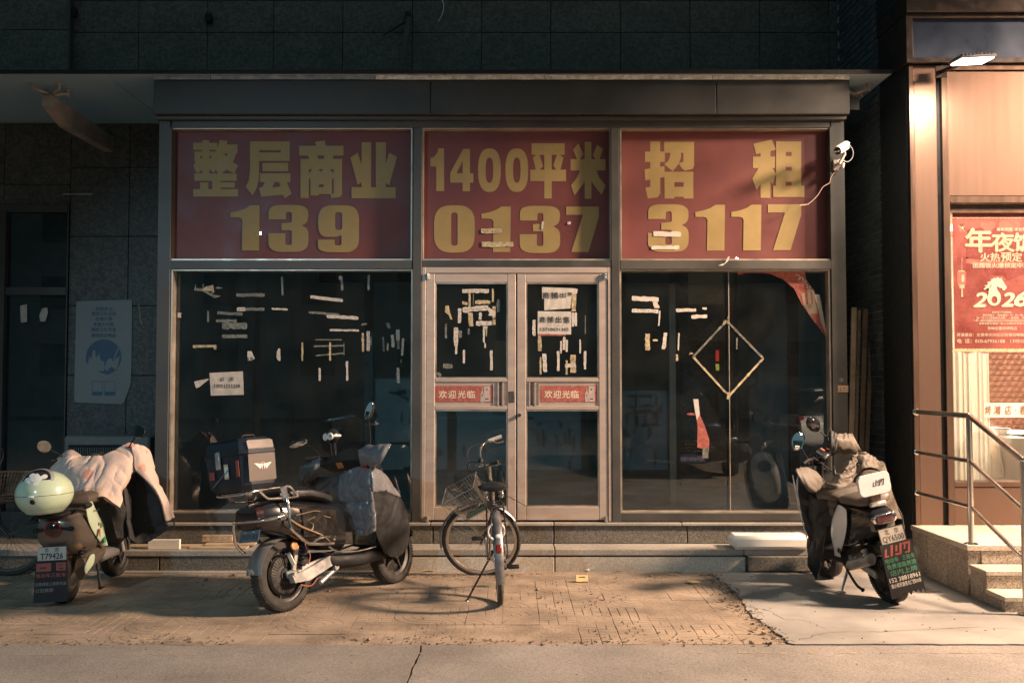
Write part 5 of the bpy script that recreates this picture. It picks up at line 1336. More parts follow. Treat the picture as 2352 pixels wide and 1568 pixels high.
mb.xform(T_).build('lettering', M['notice_blue'], o, False)
mb = MB(); c = q(238, 820); mb.lathe([(0, 0), (.185, 0)], (c.x, 1.4855, c.z), (0, -1, 0), 40); mb.xform(T_).build('picture_disc', M['notice_blue'], o, False)
mb = MB()
for P2 in ([(201, 838), (206, 818), (210, 826), (214, 804), (219, 804), (220, 822), (228, 812), (232, 828), (240, 830), (240, 852), (201, 852)], [(240, 846), (246, 828), (252, 822), (262, 826), (275, 818), (272, 838), (266, 850), (256, 842), (246, 852)], [(272, 796), (275, 796), (262, 828), (259, 827)], [(201, 852), (222, 852), (252, 862), (276, 856), (254, 864), (230, 862)]):
    vs, fs = fill2d([[(q(x, y).x, q(x, y).z) for x, y in P2]]); mb.add([(v.x, 1.4845, v.y) for v in vs], fs)
mb.xform(T_).build('skyline_print', M['notice_white'], o, False)
for P2, lb in (([(46, 702), (62, 698), (62, 739), (48, 741)], 'narrow torn paper on the dark side window, left one of a pair'), ([(90, 724), (97, 708), (108, 706), (110, 718), (104, 738), (92, 738)], 'curled torn paper on the dark side window, right one of a pair')):
    vs = [W(x, y, 1.497) for x, y in P2]; o = MB().prism(vs, (0, -.001, 0)).build('paper_scrap', M['paper'], None, False); place(o, vs[0]); tag(o, lb, 'paper scrap', 'paper on the side window')
AC = thing('air_conditioner', 'grey air conditioner unit standing against the dark stone wall', 'air conditioner', (W(258, 1000, 1.2).x, 1.22, .18))
a, b = W(160, 1000, 1.1), W(356, 1000, 1.1); wd = b.x-a.x; zt_ = a.z-.18
M['ac'] = mat('dirty beige casing', (.20, .20, .185), .6, var=.2, vs=4)
MB().box((0, 0, zt_/2+.02), (wd, .32, zt_-.04), None, .02).build('casing', M['ac'], AC)
gr = MB().box((-.08, -.165, zt_/2), (wd*.7, .02, zt_*.8), None, .008).build('grille_panel', M['black'], AC)
for k in range(26): MB().box((-.08-wd*.33+k*wd*.66/25, -.178, zt_/2), (.006, .006, zt_*.74)).build('grille_bar', M['ac'], gr, False)
for sx in (-.3, .3): MB().box((sx, 0, .01), (.06, .3, .02)).build('foot', M['black'], AC)
mb = MB(); mb.tube(spline([q(318, 700, .004), q(321, 712, .004), q(323, 735, .004), q(327, 745, .004)], 12), .006, 6)
tag(mb.build('tape_mark', M['paper_old']), 'thin yellow strip stuck on the stone beside the notice board', 'tape')
mb = MB(); a, b = q(145, 446, .01), q(212, 446, .01); mb.bar(a, b, .012, .014); tag(mb.build('wall_strip', M['alu_bead'], None, False), 'thin pale metal strip on the dark stone over the side window', 'strip')

# ---- security camera with its loose cable
cc = W(1933, 341, -.20); SC = thing('security_camera', 'white twin-lens security camera on the corner post above the banner', 'security camera', cc)
ax = (W(1916, 349, -.30)-W(1948, 329, -.10)).normalized(); up = V(0, 0, 1); sd = ax.cross(up).normalized(); u2 = sd.cross(ax)
def ring(c, w, h, n=16, p_=.55): return [c+sd*(w*math.copysign(abs(math.cos(t))**p_, math.cos(t)))+u2*(h*math.copysign(abs(math.sin(t))**p_, math.sin(t))) for t in [2*PI*k/n for k in range(n)]]
MB().loft([ring(ax*.085, .030, .030), ring(ax*.09, .034, .034), ring(-ax*.085, .034, .034), ring(-ax*.09, .03, .03)]).build('camera_body', M['white_paint'], SC)
P = [[ax*(.105-.2*i/6)+sd*(.040*math.sin(t))+u2*(.012+.030*math.cos(t)) for t in [-1.5+3*j/10 for j in range(11)]] for i in range(7)]
MB().sheet(P, .003).build('sun_hood', M['white_paint'], SC)
MB().lathe([(0, 0), (.029, 0), (.03, -.01)], ax*.094, ax, 20).build('front_plate', M['black'], SC)
for sgn in (-1, 1): MB().lathe([(0, .006), (.009, .004), (.011, 0)], ax*.095+sd*(.013*sgn), ax, 14).build('lens', M['mirror'], SC)
mb = MB(); mb.tube([-ax*.04-u2*.03, -ax*.04-u2*.06, V(.005, .06, -.115), V(0, .165, -.115)], .013, 10); mb.box((0, .155, -.115), (.055, .02, .10), None, .006); mb.build('bracket', M['steel_arm'], SC)
cw = lambda pts, Y: [W(x, y, Y)-cc for x, y in pts]
MB().tube(spline(cw([(1949, 330), (1959, 345), (1958, 362), (1946, 372), (1930, 366), (1922, 372)], -.1), 30), .0035, 6).build('cable', M['white_paint'], SC)
MB().box(W(1937, 380, -.1)-cc, (.022, .022, .05), (0, .2, 0), .006).build('plug', M['white_paint'], SC)
MB().tube(spline(cw([(1930, 382), (1910, 405), (1905, 420), (1890, 430), (1877, 450), (1857, 468), (1839, 472), (1840, 470), (1858, 469.5)], -.045), 60), .0032, 6).build('loose_cable', mat('pinkish cable', (.55, .38, .30), .5), SC)

# ---- things on the step: pale foam block, planks, litter
zs = .187
o = MB().span((W(1676, 1250, -.25).x, -.40, zs), (W(1852, 1250, -.25).x, -.16, zs+.118), .03); bv = o.build('foam_block', M['foam']); place(bv, (2.2, -.28, zs)); tag(bv, 'long pale foam block lying on the step before the right pane', 'foam block')
for v in bv.data.vertices: v.co.x += .012*noise.noise(Vector((v.co.z*9, v.co.y*9, 1)))
def plank(a, b, m, label, rot=0, loc=None):
    c = [(a[i]+b[i])/2 for i in range(3)]; o = MB().box((0, 0, 0), [abs(b[i]-a[i]) for i in range(3)], None, .003).build('plank', M[m], None, False)
    o.location = c; o.rotation_euler = (0, 0, rot); return tag(o, label, 'plank', 'loose wood on the step')
X = lambda px, y=-.25: W(px, 1250, y).x
z0 = .184
plank((X(348), -.34, z0), (X(420), -.30, z0+.082), 'foam', 'white painted board standing on edge on the step, nearest the pink quilt')
plank((X(296), -.26, z0), (X(520), -.16, z0+.018), 'wood', 'long flat plank lying lowest on the step, beside the white board', .02)
plank((X(440), -.33, z0), (X(572), -.24, z0+.016), 'wood', 'flat plank lying in front of the nailed board on the step', -.03)
plank((X(470), -.25, z0+.017), (X(585), -.17, z0+.033), 'wood', 'plank lying crosswise on top of the others on the step', .05)
nb = plank((X(457), -.165, z0+.034), (X(527), -.145, z0+.096), 'wood', 'short board with a row of nail heads standing on edge on the planks')
for k in range(5): MB().lathe([(0, .003), (.004, .002), (.004, 0)], (-.1+.05*k, -.011, .005), (0, -1, 0), 8).build('nail', M['black'], nb)
M['old_wood'] = mat('old dark board', (.24, .18, .125), .8, var=.35, vs=5, bump=.15, bs=40)
# boards leaning in the gap between the two buildings
for k, (x0, y0, x1, y1, w, lb) in enumerate(((1955, 1010, 1962, 706, .05, 'leaning frame board in the alley, nearest the shop post'), (1966, 1010, 1974, 712, .03, 'second leaning board in the alley from the shop post'), (1979, 1010, 1988, 710, .045, 'third leaning board in the alley from the shop post'), (1992, 1000, 2004, 712, .04, 'leaning board in the alley, nearest the brick wall'))):
    Yb = .35+.08*k; a = W(x0, y0, Yb); b = W(x1, y1, Yb+.12); d = (b-a)/(b-a).z if False else (b-a)
    a2 = a-(b-a)*((a.z-.062)/(b-a).z)
    o = MB().bar(a2, b, w, .022, .003, (0, 1, 0)).build('leaning_board', M['old_wood'], None, False); place(o, a2); tag(o, lb, 'board', 'boards leaning in the alley')
M['card'] = mat('yellow card', (.62, .47, .22), .7, var=.1, vs=12)
c = G(1337, 1337); o = MB().box((0, 0, .028), (.10, .02, .056), None, .002).build('card_box', M['card'], None, False); o.location = (c.x, c.y, 0); o.rotation_euler = (R(-28), 0, R(6)); o.location.z = .004
tag(o, 'crushed yellow cigarette packet standing on the paving before the doors', 'packet'); MB().box((0, -.0106, .036), (.05, .001, .008)).build('print', M['ink'], o, False)
c = G(1592, 1338); o = MB().box((0, 0, .006), (.105, .07, .012), None, .003).build('card_box', M['card'], None, False); o.location = (c.x, c.y, .003); o.rotation_euler = (0, R(5), R(35))
tag(o, 'flattened pale packet lying on the paving near the cement pad', 'packet')
def crumple(px, py, s, m, label, name='tissue'):
    c = G(px, py); mb = MB(); mb.sphere((0, 0, s*.5), (s, s*.8, s*.55), 14, 9)
    for i, v in enumerate(mb.v): mb.v[i] = v*(1+.45*noise.noise(v*(2.2/s)+Vector((px, 0, 0))))
    o = mb.build(name, M[m], None, False); o.location = (c.x, c.y, .002); return tag(o, label, 'litter', 'litter on the paving')
crumple(981, 1308, .035, 'white_paint', 'crumpled white tissue at the foot of the step beside the bicycle wheel'); crumple(955, 1306, .03, 'red_print', 'crumpled red wrapper next to the white tissue', 'wrapper')
crumple(1349, 1311, .02, 'white_paint', 'small white scrap at the foot of the pale step right of the bicycle', 'tissue'); crumple(1427, 1310, .018, 'paper', 'pale crumpled scrap near the step and the cement pad', 'tissue')
for px, py, L, a, lb in ((984, 1312, .09, .2, 'dark stick lying by the white tissue'), (1590, 1316, .16, .1, 'thin pale stick on the dirt by the cement pad'), (1545, 1321, .12, -.4, 'thin brown stick on the dirt left of the pale stick'), (1425, 1313, .08, 2.8, 'small twig at the foot of the pale step')):
    c = G(px, py); o = MB().tube([(-L/2, 0, 0), (0, .006, .004), (L/2, -.004, 0)], .0045, 6).build('twig', M['wood']); o.location = (c.x, c.y, .008); o.rotation_euler = (0, 0, a); tag(o, lb, 'twig', 'twigs on the paving')
# ---------------------------------------------------------------- vehicles
M['quilt_grey'] = mat('satin quilt with faded prints', (.165, .168, .18), .25, var=.12, vs=7, bump=.15, bs=70)  # pale cloth darkened and blued: shade and cool light in the colour
M['quilt_pink'] = mat('pale pink quilt', (.60, .46, .395), .8, var=.05, vs=5, bump=.12, bs=90)
M['quilt_khaki'] = mat('khaki quilt', (.125, .103, .082), .65, var=.12, vs=8, bump=.15, bs=80)
M['lining'] = mat('dark lining cloth', (.035, .035, .036), .75, var=.3, vs=6, bump=.15, bs=60)
M['lining_tan'] = mat('tan fleece lining', (.11, .085, .064), .95, var=.12, vs=30, bump=.4, bs=200)
M['leather'] = mat('black leathery sheet', (.016, .017, .019), .48, var=.3, vs=5, bump=.2, bs=30)
def prints(m, spots):
    """scattered printed flowers: cells of a voronoi turned to a few soft blots of colour"""
    N = m.node_tree.nodes; L = m.node_tree.links; b = N['Principled BSDF']
    tc = [n for n in N if n.type == 'TEX_COORD'][0]; last = b.inputs['Base Color'].links[0].from_socket
    for k, (colr, sc_, rad, thr) in enumerate(spots):
        vo = N.new('ShaderNodeTexVoronoi'); vo.inputs['Scale'].default_value = sc_; mp = N.new('ShaderNodeMapping'); mp.inputs['Location'].default_value = (k*3.3, k*1.7, k)
        L.new(tc.outputs['Object'], mp.inputs[0]); L.new(mp.outputs[0], vo.inputs['Vector'])
        nz = N.new('ShaderNodeTexNoise'); nz.inputs['Scale'].default_value = sc_*3.2; L.new(tc.outputs['Object'], nz.inputs['Vector'])
        ad = N.new('ShaderNodeMath'); ad.operation = 'MULTIPLY_ADD'; L.new(nz.outputs['Fac'], ad.inputs[0]); ad.inputs[1].default_value = .35; L.new(vo.outputs['Distance'], ad.inputs[2])
        mr = N.new('ShaderNodeMapRange'); L.new(ad.outputs[0], mr.inputs[0]); mr.inputs[1].default_value = rad+.175; mr.inputs[2].default_value = rad+.135; mr.inputs[3].default_value = 0; mr.inputs[4].default_value = 1
        sp_ = N.new('ShaderNodeSeparateColor'); L.new(vo.outputs['Color'], sp_.inputs[0])
        gt = N.new('ShaderNodeMath'); gt.operation = 'GREATER_THAN'; L.new(sp_.outputs[0], gt.inputs[0]); gt.inputs[1].default_value = thr
        mu = N.new('ShaderNodeMath'); mu.operation = 'MULTIPLY'; L.new(mr.outputs[0], mu.inputs[0]); L.new(gt.outputs[0], mu.inputs[1])
        mu2 = N.new('ShaderNodeMath'); mu2.operation = 'MULTIPLY'; L.new(mu.outputs[0], mu2.inputs[0]); mu2.inputs[1].default_value = .75
        mx = N.new('ShaderNodeMix'); mx.data_type = 'RGBA'; L.new(mu2.outputs[0], mx.inputs[0]); L.new(last, mx.inputs[6]); mx.inputs[7].default_value = (*colr, 1); last = mx.outputs[2]
    L.new(last, b.inputs['Base Color'])
prints(M['quilt_pink'], [((.55, .22, .17), 5.5, .26, .55), ((.55, .40, .12), 8, .14, .8), ((.30, .22, .2), 9, .10, .82)])
prints(M['quilt_grey'], [((.42, .06, .07), 6.0, .22, .68), ((.55, .52, .48), 7.5, .13, .72)])
M['red_lens'] = mat('red lamp lens', (.22, .02, .015), .15, var=.1, coat=.6)
M['dark_lens'] = mat('smoked lamp lens', (.03, .012, .012), .12, var=.1, coat=.6)
M['amber'] = mat('amber reflector', (.50, .20, .07), .35, var=.15)
M['plate'] = mat('licence plate metal', (.42, .38, .33), .45, .2, var=.08)
M['plate_blue'] = mat('blue grey licence plate', (.13, .16, .18), .4, .2, var=.08)
M['mint'] = mat('mint green glossy shell', (.48, .58, .42), .22, var=.03, coat=.7, rv=.04)
M['body_grey'] = mat('metallic grey brown paint', (.17, .14, .115), .34, .55, var=.08, coat=.35, rv=.05)
M['taupe'] = mat('taupe seat vinyl', (.09, .07, .056), .5, var=.1, vs=6, bump=.08, bs=120)
M['white_gloss'] = mat('white glossy plastic', (.72, .74, .76), .2, var=.03, coat=.6, rv=.05)
M['box_grey'] = mat('grey brown box side', (.115, .095, .085), .5, .2, var=.06, vs=5, bump=.03, bs=120)
M['box_dark'] = mat('dark navy box side', (.022, .028, .038), .4, .2, var=.2, vs=6, bump=.03, bs=120)
M['tan_line'] = mat('tan trim line', (.30, .21, .125), .4, .3, var=.1)
M['green_letters'] = mat('green lettering', (.045, .19, .105), .6, var=.1)
M['red_letters'] = mat('red lettering', (.30, .065, .05), .6, var=.15)
M['gum'] = mat('dull fork rubber', (.05, .048, .045), .6)

def torus(mb, c, axis, Rr, r, n=40, k=10, flat=1.0):
    return mb.lathe([(Rr+r*math.cos(2*PI*t/k), r*flat*math.sin(2*PI*t/k)) for t in range(k)], c, axis, n, True)
def se_ring(x, hw, z0, z1, n=20, p_=.6, y0=0.0):
    """superellipse cross-section across the machine at x"""
    return [V(x, y0+hw*math.copysign(abs(math.cos(t))**p_, math.cos(t)), (z0+z1)/2+(z1-z0)/2*math.copysign(abs(math.sin(t))**p_, math.sin(t))) for t in [2*PI*k/n for k in range(n)]]
def scooter_wheel(root, c, Rr, w, spokes, yaw=0.0, motor=True):
    """tyre, rim with spokes and hub under one wheel part"""
    mb = MB(); mb.lathe([(0, -w*.5), (.05, -w*.5), (.055, -w*.3), (.055, w*.3), (.05, w*.5), (0, w*.5)], (0, 0, 0), (0, 1, 0), 24)
    if motor:
        mb.lathe([(.05, -w*.42), (Rr*.52, -w*.36), (Rr*.58, -w*.2), (Rr*.58, w*.2), (Rr*.52, w*.36), (.05, w*.42)], (0, 0, 0), (0, 1, 0), 36)
        for k in range(36):
            a = 2*PI*k/36
            for s_ in (-1, 1): mb.bar((.07*math.cos(a), s_*w*.43, .07*math.sin(a)), (Rr*.5*math.cos(a), s_*w*.385, Rr*.5*math.sin(a)), .004, .006)
    wh = mb.build('wheel', M['dirty_rim'], root); wh.location = c; wh.rotation_euler = (0, 0, yaw)
    mb = MB(); rr = Rr*.70
    prof = [(rr+.018, -w*.36), (rr, -w*.30), (rr-.012, -w*.22), (rr-.016, 0), (rr-.012, w*.22), (rr, w*.30), (rr+.018, w*.36), (rr+.006, 0)]
    mb.lathe(prof, (0, 0, 0), (0, 1, 0), 48, True)
    for k in range(spokes):
        a = 2*PI*k/spokes+.3
        for s_ in (-1, 1):
            p0 = V(.045*math.cos(a-.25*s_), s_*w*.12, .045*math.sin(a-.25*s_)); p1 = V((rr-.008)*math.cos(a+.1*s_), s_*w*.12, (rr-.008)*math.sin(a+.1*s_))
            mb.bar(p0, p1, .016, .02, .004, (0, 1, 0))
    mb.build('rim', M['dirty_rim'], wh)
    mb = MB(); h = (Rr-rr-.008)
    prof = []
    for t in range(17):
        a = PI*(t/16)-PI/2
        prof.append((rr+.012+h*.985*abs(math.cos(a))**.55, w*.5*math.copysign(abs(math.sin(a))**.75, math.sin(a))))
    mb.lathe(prof+[(rr+.012, 0)], (0, 0, 0), (0, 1, 0), 56, True)
    for k in range(64):                                                      # tread blocks
        a = 2*PI*k/64
        for s_ in (-1, 1):
            a2 = a+.05*s_; M3 = Matrix.Rotation(-a2, 3, 'Y'); y = s_*w*.24
            mb.box(M3 @ V(Rr-.004, y, 0), (.009, w*.34, .014), M3 @ Matrix.Rotation(.45*s_, 3, 'X'))
    mb.build('tyre', M['rubber'], wh)
    return wh
def spring(mb, p, q, r=.024, n=9, wire=.0055):
    p, q = Vector(p), Vector(q); d = q-p; u = d.orthogonal().normalized(); w = d.normalized().cross(u)
    mb.tube([p+d*(t/(n*10))+(u*math.cos(t*.628)+w*math.sin(t*.628))*r for t in range(n*10+1)], wire, 6); mb.cyl(p-d*.12, q+d*.12, .012, n=10)
    mb.lathe([(0, 0), (r+.006, 0), (r+.006, .012), (0, .012)], p, d, 14); mb.lathe([(0, -.012), (r+.006, -.012), (r+.006, 0), (0, 0)], q, d, 14)
def mudguard(c, Rr, w, a0, a1, th=.004, yaw=0, droop=.012):
    P = []
    for k in range(21):
        a = a0+(a1-a0)*k/20
        P.append([Vector((c[0]+(Rr-droop*(abs(s_)/1.0)**2*2)*math.cos(a), c[1]+w*.5*s_, c[2]+(Rr-droop*(abs(s_))**2*2)*math.sin(a))) for s_ in [-1+2*j/8 for j in range(9)]])
    return MB().sheet(P, th)
def leaf_mirror(root, stem, c, n_, up_, a_, b_, label=None, pw=.8, m='mirror'):
    """stem path and a mirror facing n_"""
    MB().tube(spline(stem, 14), .0055, 8).build('mirror_stem', M['black'], root)
    n_ = Vector(n_).normalized(); u = Vector(up_); u = (u-n_*u.dot(n_)).normalized(); r_ = u.cross(n_); c = Vector(c)
    def ring(k, d): 
        out = []
        for t in range(28):
            a = 2*PI*t/28; sh = 1-.35*(1-pw)*math.cos(a)
            out.append(c+n_*d+u*(a_*k*math.copysign(abs(math.cos(a)), math.cos(a)))+r_*(b_*k*math.copysign(abs(math.sin(a))**pw, math.sin(a))*sh))
        return out
    h = MB().loft([ring(.25, -.035), ring(.75, -.028), ring(1.0, -.008), ring(1.0, .002)]).build('mirror', M['black_gloss'], root)
    MB().loft([ring(.92, .0022), ring(.90, .0034)]).build('mirror_glass', M[m], h)
    return h
def sock(path, seg=22):
    """puffy sleeve: path entries (px, py, Y, half_px, tilt, depth_half)"""
    rings = []; P = [Vector((a[0], a[1], a[2])) for a in path]; n = 26
    S1 = spline(P, n); S2 = spline([Vector((a[3], a[4], a[5])) for a in path], n)
    for k in range(n):
        px, py, Y = S1[k]; hp, tl, dh = S2[k]; r_ = []
        for t in range(seg):
            a = 2*PI*t/seg; w = 1+.08*noise.noise(Vector((k*.25, math.cos(a)*1.2, math.sin(a)*1.2+P[0].x)))
            w2 = .020*(min(1, 3.0*abs(noise.noise(Vector((k*.11+P[0].x, math.cos(a)*1.5, math.sin(a)*1.5)))))**.7-.6)*(.35+.65*(1-(k/n)**3))
            lo = hp*math.cos(a)*w; q = W(px+math.sin(tl)*lo, py-math.cos(tl)*lo, Y+dh*math.sin(a)*w); c = W(px, py, Y); d = (q-c); 
            r_.append(q+d.normalized()*w2)
        rings.append(r_)
    c0 = sum(rings[0], Vector())/seg; c1 = sum(rings[-1], Vector())/seg
    rings = [[c0+(p-c0)*.55 for p in rings[0]]]+rings
    inner = [[c1+(p-c1)*.86 for p in rings[-1]], [c1+(p-c1)*.7+(rings[-6][0]-rings[-1][0])*.5 for p in rings[-1]]]
    return MB(True).loft(rings+inner)
class Zm:
    def __init__(s, ox, oy, k): s.o = (ox, oy, k)
    def __call__(s, x, y, Y): return W(s.o[0]+x*s.o[2], s.o[1]+y*s.o[2], Y)
    def px(s, x, y): return (s.o[0]+x*s.o[2], s.o[1]+y*s.o[2])

# ---- middle scooter: black, chrome racks, top case
lean = R(-8.5)
S1 = thing('electric_scooter', 'black electric scooter with chrome racks and a grey winged top case before the left pane', 'scooter', (-1.275, -1.32, 0), (lean, 0, R(56.5)), 'parked electric scooters')
scooter_wheel(S1, (-.595, 0, .25), .25, .105, 3); scooter_wheel(S1, (.595, 0, .245), .245, .10, 5, R(4), False)
mg = mudguard((-.595, 0, .25), .278, .15, R(35), R(172)).build('rear_mudguard', M['grey_plastic'], S1)
P = [(-.83, z, x) for x, z in ()]; MB().prism([V(-.872, y, z) for y, z in ((-.03, .30), (-.01, .33), (.035, .335), (.02, .318), (.025, .285), (.0, .30))], (-.002, 0, 0)).build('emblem', M['plate'], mg, False)
mb = MB(); mb.prism([V(-.62, -.085, .245), V(-.49, -.085, .262), V(-.20, -.085, .335), V(-.185, -.085, .31), V(-.19, -.085, .262), V(-.46, -.085, .185), V(-.60, -.085, .19)], (0, -.05, 0)); mb.build('swing_arm_cover', M['silver'], S1, False)
mb = MB(); mb.bar((-.6, .09, .25), (-.2, .09, .30), .03, .06, .006); mb.bar((-.62, -.075, .25), (-.2, -.075, .30), .02, .05, .006); mb.cyl((-.595, -.14, .25), (-.595, .14, .25), .013, n=12); mb.cyl((-.34, -.115, .15), (-.17, -.115, .225), .017, n=10); mb.lathe([(0, -.02), (.022, -.02), (.022, .02), (0, .02)], (-.19, -.13, .24), (0, 1, 0), 14); mb.build('swing_arm', M['silver'], S1)
MB().lathe([(0, .014), (.03, .012), (.036, 0), (0, 0)], (-.53, -.085, .44), (-.35, -.9, .1), 20).build('amber_reflector', M['amber'], S1)
mb = MB(); mb.bar((-.50, -.08, .44), (-.56, -.085, .27), .02, .035, .004); mb.bar((-.585, -.075, .40), (-.565, -.1, .31), .012, .03, .004); mb.build('brake_bracket', M['plate'], S1, False)
for y in (-.105, .105):
    mb = MB(); spring(mb, (-.5, y, .30), (-.40, y, .54)); mb.build('shock_absorber', M['black'], S1)
# tail body
mb = MB(); mb.loft([se_ring(-.845, .06, .63, .72), se_ring(-.83, .115, .58, .765), se_ring(-.74, .155, .55, .785), se_ring(-.58, .175, .50, .775), se_ring(-.40, .178, .42, .75), se_ring(-.22, .170, .37, .72), se_ring(-.06, .15, .35, .68), se_ring(-.02, .08, .40, .64)])
bd = mb.build('tail_body', M['black_gloss'], S1)
MB().loft([se_ring(-.875, .07, .64, .72), se_ring(-.868, .11, .60, .755), se_ring(-.80, .125, .59, .77)]).build('tail_lamp', M['dark_lens'], S1)
mb = MB(); mb.tube(spline([V(-.70, -.160, .745), V(-.66, -.174, .66), V(-.55, -.186, .575), V(-.36, -.190, .49), V(-.24, -.180, .41)], 24), [.0025+.0055*math.sin(PI*k/23) for k in range(24)], 8); mb.build('trim_line', M['tan_line'], bd)
mb = MB()
for P in ([(-.58, .655), (-.40, .668)], [(-.40, .625), (-.475, .607), (-.425, .575), (-.43, .545), (-.46, .53)], [(-.40, .668), (-.34, .655)], [(-.31, .62), (-.24, .60)]):
    mb.tube([V(x, -.180-.006*(1-abs(x+.42)*2), z) for x, z in P], .0032, 6)
mb.build('emblem', M['tan_line'], bd)
P = [[Vector((-.52+.36*i/10, -.181+.012*(i/10)**2+(.0 if j else .002), .50+.2*j/6-.05*i/10)) for j in range(7)] for i in range(11)]
MB().sheet(P, .004).build('side_panel', mat('scuffed brown black panel', (.018, .016, .015), .24, .1, var=.3, vs=14, coat=.6), bd)
mb = MB(); mb.loft([se_ring(-.70, .09, .775, .80), se_ring(-.66, .135, .77, .835), se_ring(-.5, .15, .765, .845), se_ring(-.36, .15, .755, .83), se_ring(-.22, .135, .725, .80), se_ring(-.12, .105, .70, .765), se_ring(-.08, .05, .70, .735)])
for i, v in enumerate(mb.v): mb.v[i] = v+V(0, 0, .0035*math.sin(v.x*150+abs(v.y)*40) if v.z > .76 and v.x > -.5 else 0)
mb.build('seat', M['leather'], S1)
# floor, belly, shield, fork
mb = MB(); mb.loft([se_ring(-.26, .12, .27, .36), se_ring(-.2, .16, .215, .345), se_ring(.1, .165, .20, .31), se_ring(.32, .155, .21, .32), se_ring(.44, .09, .26, .36)]); mb.build('floor_board', M['black'], S1)
for s_ in (-1, 1): MB().tube(spline([V(-.28, .175*s_, .40), V(-.18, .18*s_, .345), V(.08, .178*s_, .322), V(.34, .165*s_, .345)], 20), .008, 8).build('floor_trim', M['chrome'], S1)
mb = MB(); mb.loft([se_ring(.30, .14, .33, .36), se_ring(.37, .19, .30, .62), se_ring(.385, .20, .34, .95), se_ring(.42, .17, .4, 1.0), se_ring(.46, .06, .45, .98)]); mb.build('leg_shield', M['black_gloss'], S1)
mb = MB()
for s_ in (-1, 1): mb.cyl((.595, .075*s_, .245), (.40, .07*s_, .78), .019, .022, 12)
mb.cyl((.595, -.1, .245), (.595, .1, .245), .012, n=10); mb.cyl((.41, 0, .72), (.22, 0, 1.02), .03, n=14); mb.build('fork', M['silver'], S1)
mudguard((.595, 0, .245), .272, .14, R(20), R(150)).build('front_mudguard', M['black_gloss'], S1)
# handlebar and cockpit
mb = MB(); mb.tube(spline([V(.12, -.36, 1.06), V(.18, -.22, 1.06), V(.23, 0, 1.03), V(.18, .22, 1.06), V(.12, .36, 1.06)], 30), .012, 10); hb = mb.build('handlebar', M['black'], S1)
for s_ in (-1, 1): MB().cyl((.165, .26*s_, 1.06), (.12, .37*s_, 1.06), .018, n=14).build('grip', M['rubber'], hb)
mb = MB(); mb.loft([[V(x, y*k, z) for x, y, z in ((.12, -.24, 1.00), (.10, 0, 1.01), (.12, .24, 1.00), (.2, .25, 1.06), (.24, 0, 1.10), (.2, -.25, 1.06))] for k in (1.0,)]+[[V(x, y, z) for x, y, z in ((.20, -.2, .94), (.18, 0, .93), (.20, .2, .94), (.32, .21, .98), (.36, 0, 1.02), (.32, -.21, .98))]]); mb.build('instrument_cover', M['leather'], S1)
MB().prism([V(.108, -.02, 1.0), V(.108, .045, 1.0), V(.13, .045, .955), V(.13, -.02, .955)], (-.002, 0, 0)).build('label_patch', M['amber'], S1, False)
leaf_mirror(S1, [V(.17, -.27, 1.07), V(.15, -.30, 1.18), V(.12, -.33, 1.28)], V(.11, -.35, 1.36), (-1, .27, .17), (0, -.52, .7), .080, .042, pw=1.1)
leaf_mirror(S1, [V(.17, .25, 1.07), V(.16, .30, 1.12), V(.13, .35, 1.17)], V(.10, .42, 1.19), (-.25, -.2, -.95), (0, 1, 0), .095, .048, pw=1.0)
mb = MB(); mb.cyl((.16, .10, 1.06), (.16, .10, 1.18), .022, .026, 12); mb.lathe([(.055, 0), (.058, .02), (.054, .05), (.03, .078), (0, .084)], (.16, .10, 1.19), n=20); mb.lathe([(0, -.01), (.055, 0), (.03, -.03)], (.16, .1, 1.19), n=20); cap = mb.build('ornament_helmet', M['black_gloss'], S1)
mb = MB()
for s_ in (-1, 1): torus(mb, V(.108, .10+.026*s_, 1.212), (-1, -.5*s_*-.4, 0), .021, .0085, 20, 8)
mb.tube([V(.16+.06*math.cos(a), .1+.06*math.sin(a), 1.212) for a in [-2.2+4.4*t/20 for t in range(21)]], .010, 8); mb.build('goggles', M['white_paint'], cap)
mb = MB()
for s_ in (-1, 1): mb.lathe([(0, .004), (.018, 0)], V(.109, .10+.026*s_, 1.212), (-1, .2*s_, 0), 16)
mb.build('goggle_lens', M['mirror'], cap)
# chrome racks and crash bars
mb = MB()
for s_ in (-1, 1):
    y = .165*s_
    mb.tube(spline([V(-.99, y*.6, .845), V(-.95, y, .855), V(-.80, y, .862), V(-.66, y, .862), V(-.60, y, .86), V(-.545, y*1.05, .80), V(-.535, y*1.05, .785)], 34), .010, 10)
    mb.tube([V(-.535, y*1.05, .785), V(-.60, y*1.06, .782), V(-.78, y*1.04, .792)], .010, 10); mb.tube(spline([V(-.78, y*1.04, .792), V(-.82, y*1.03, .80), V(-.88, y, .855)], 8), .010, 10)
    mb.prism([V(-.70, y*1.07, .865), V(-.635, y*1.07, .865), V(-.64, y*1.08, .80), V(-.66, y*1.1, .765), V(-.685, y*1.1, .765), V(-.69, y*1.08, .80)], (0, .004*s_, 0))
mb.tube([V(-.99, -.1, .845), V(-.99, .1, .845)], .010, 10)
for x in (-.92, -.80, -.70): mb.tube([V(x, -.165, .858), V(x, .165, .858)], .008, 8)
mb.build('luggage_rack', M['chrome'], S1)
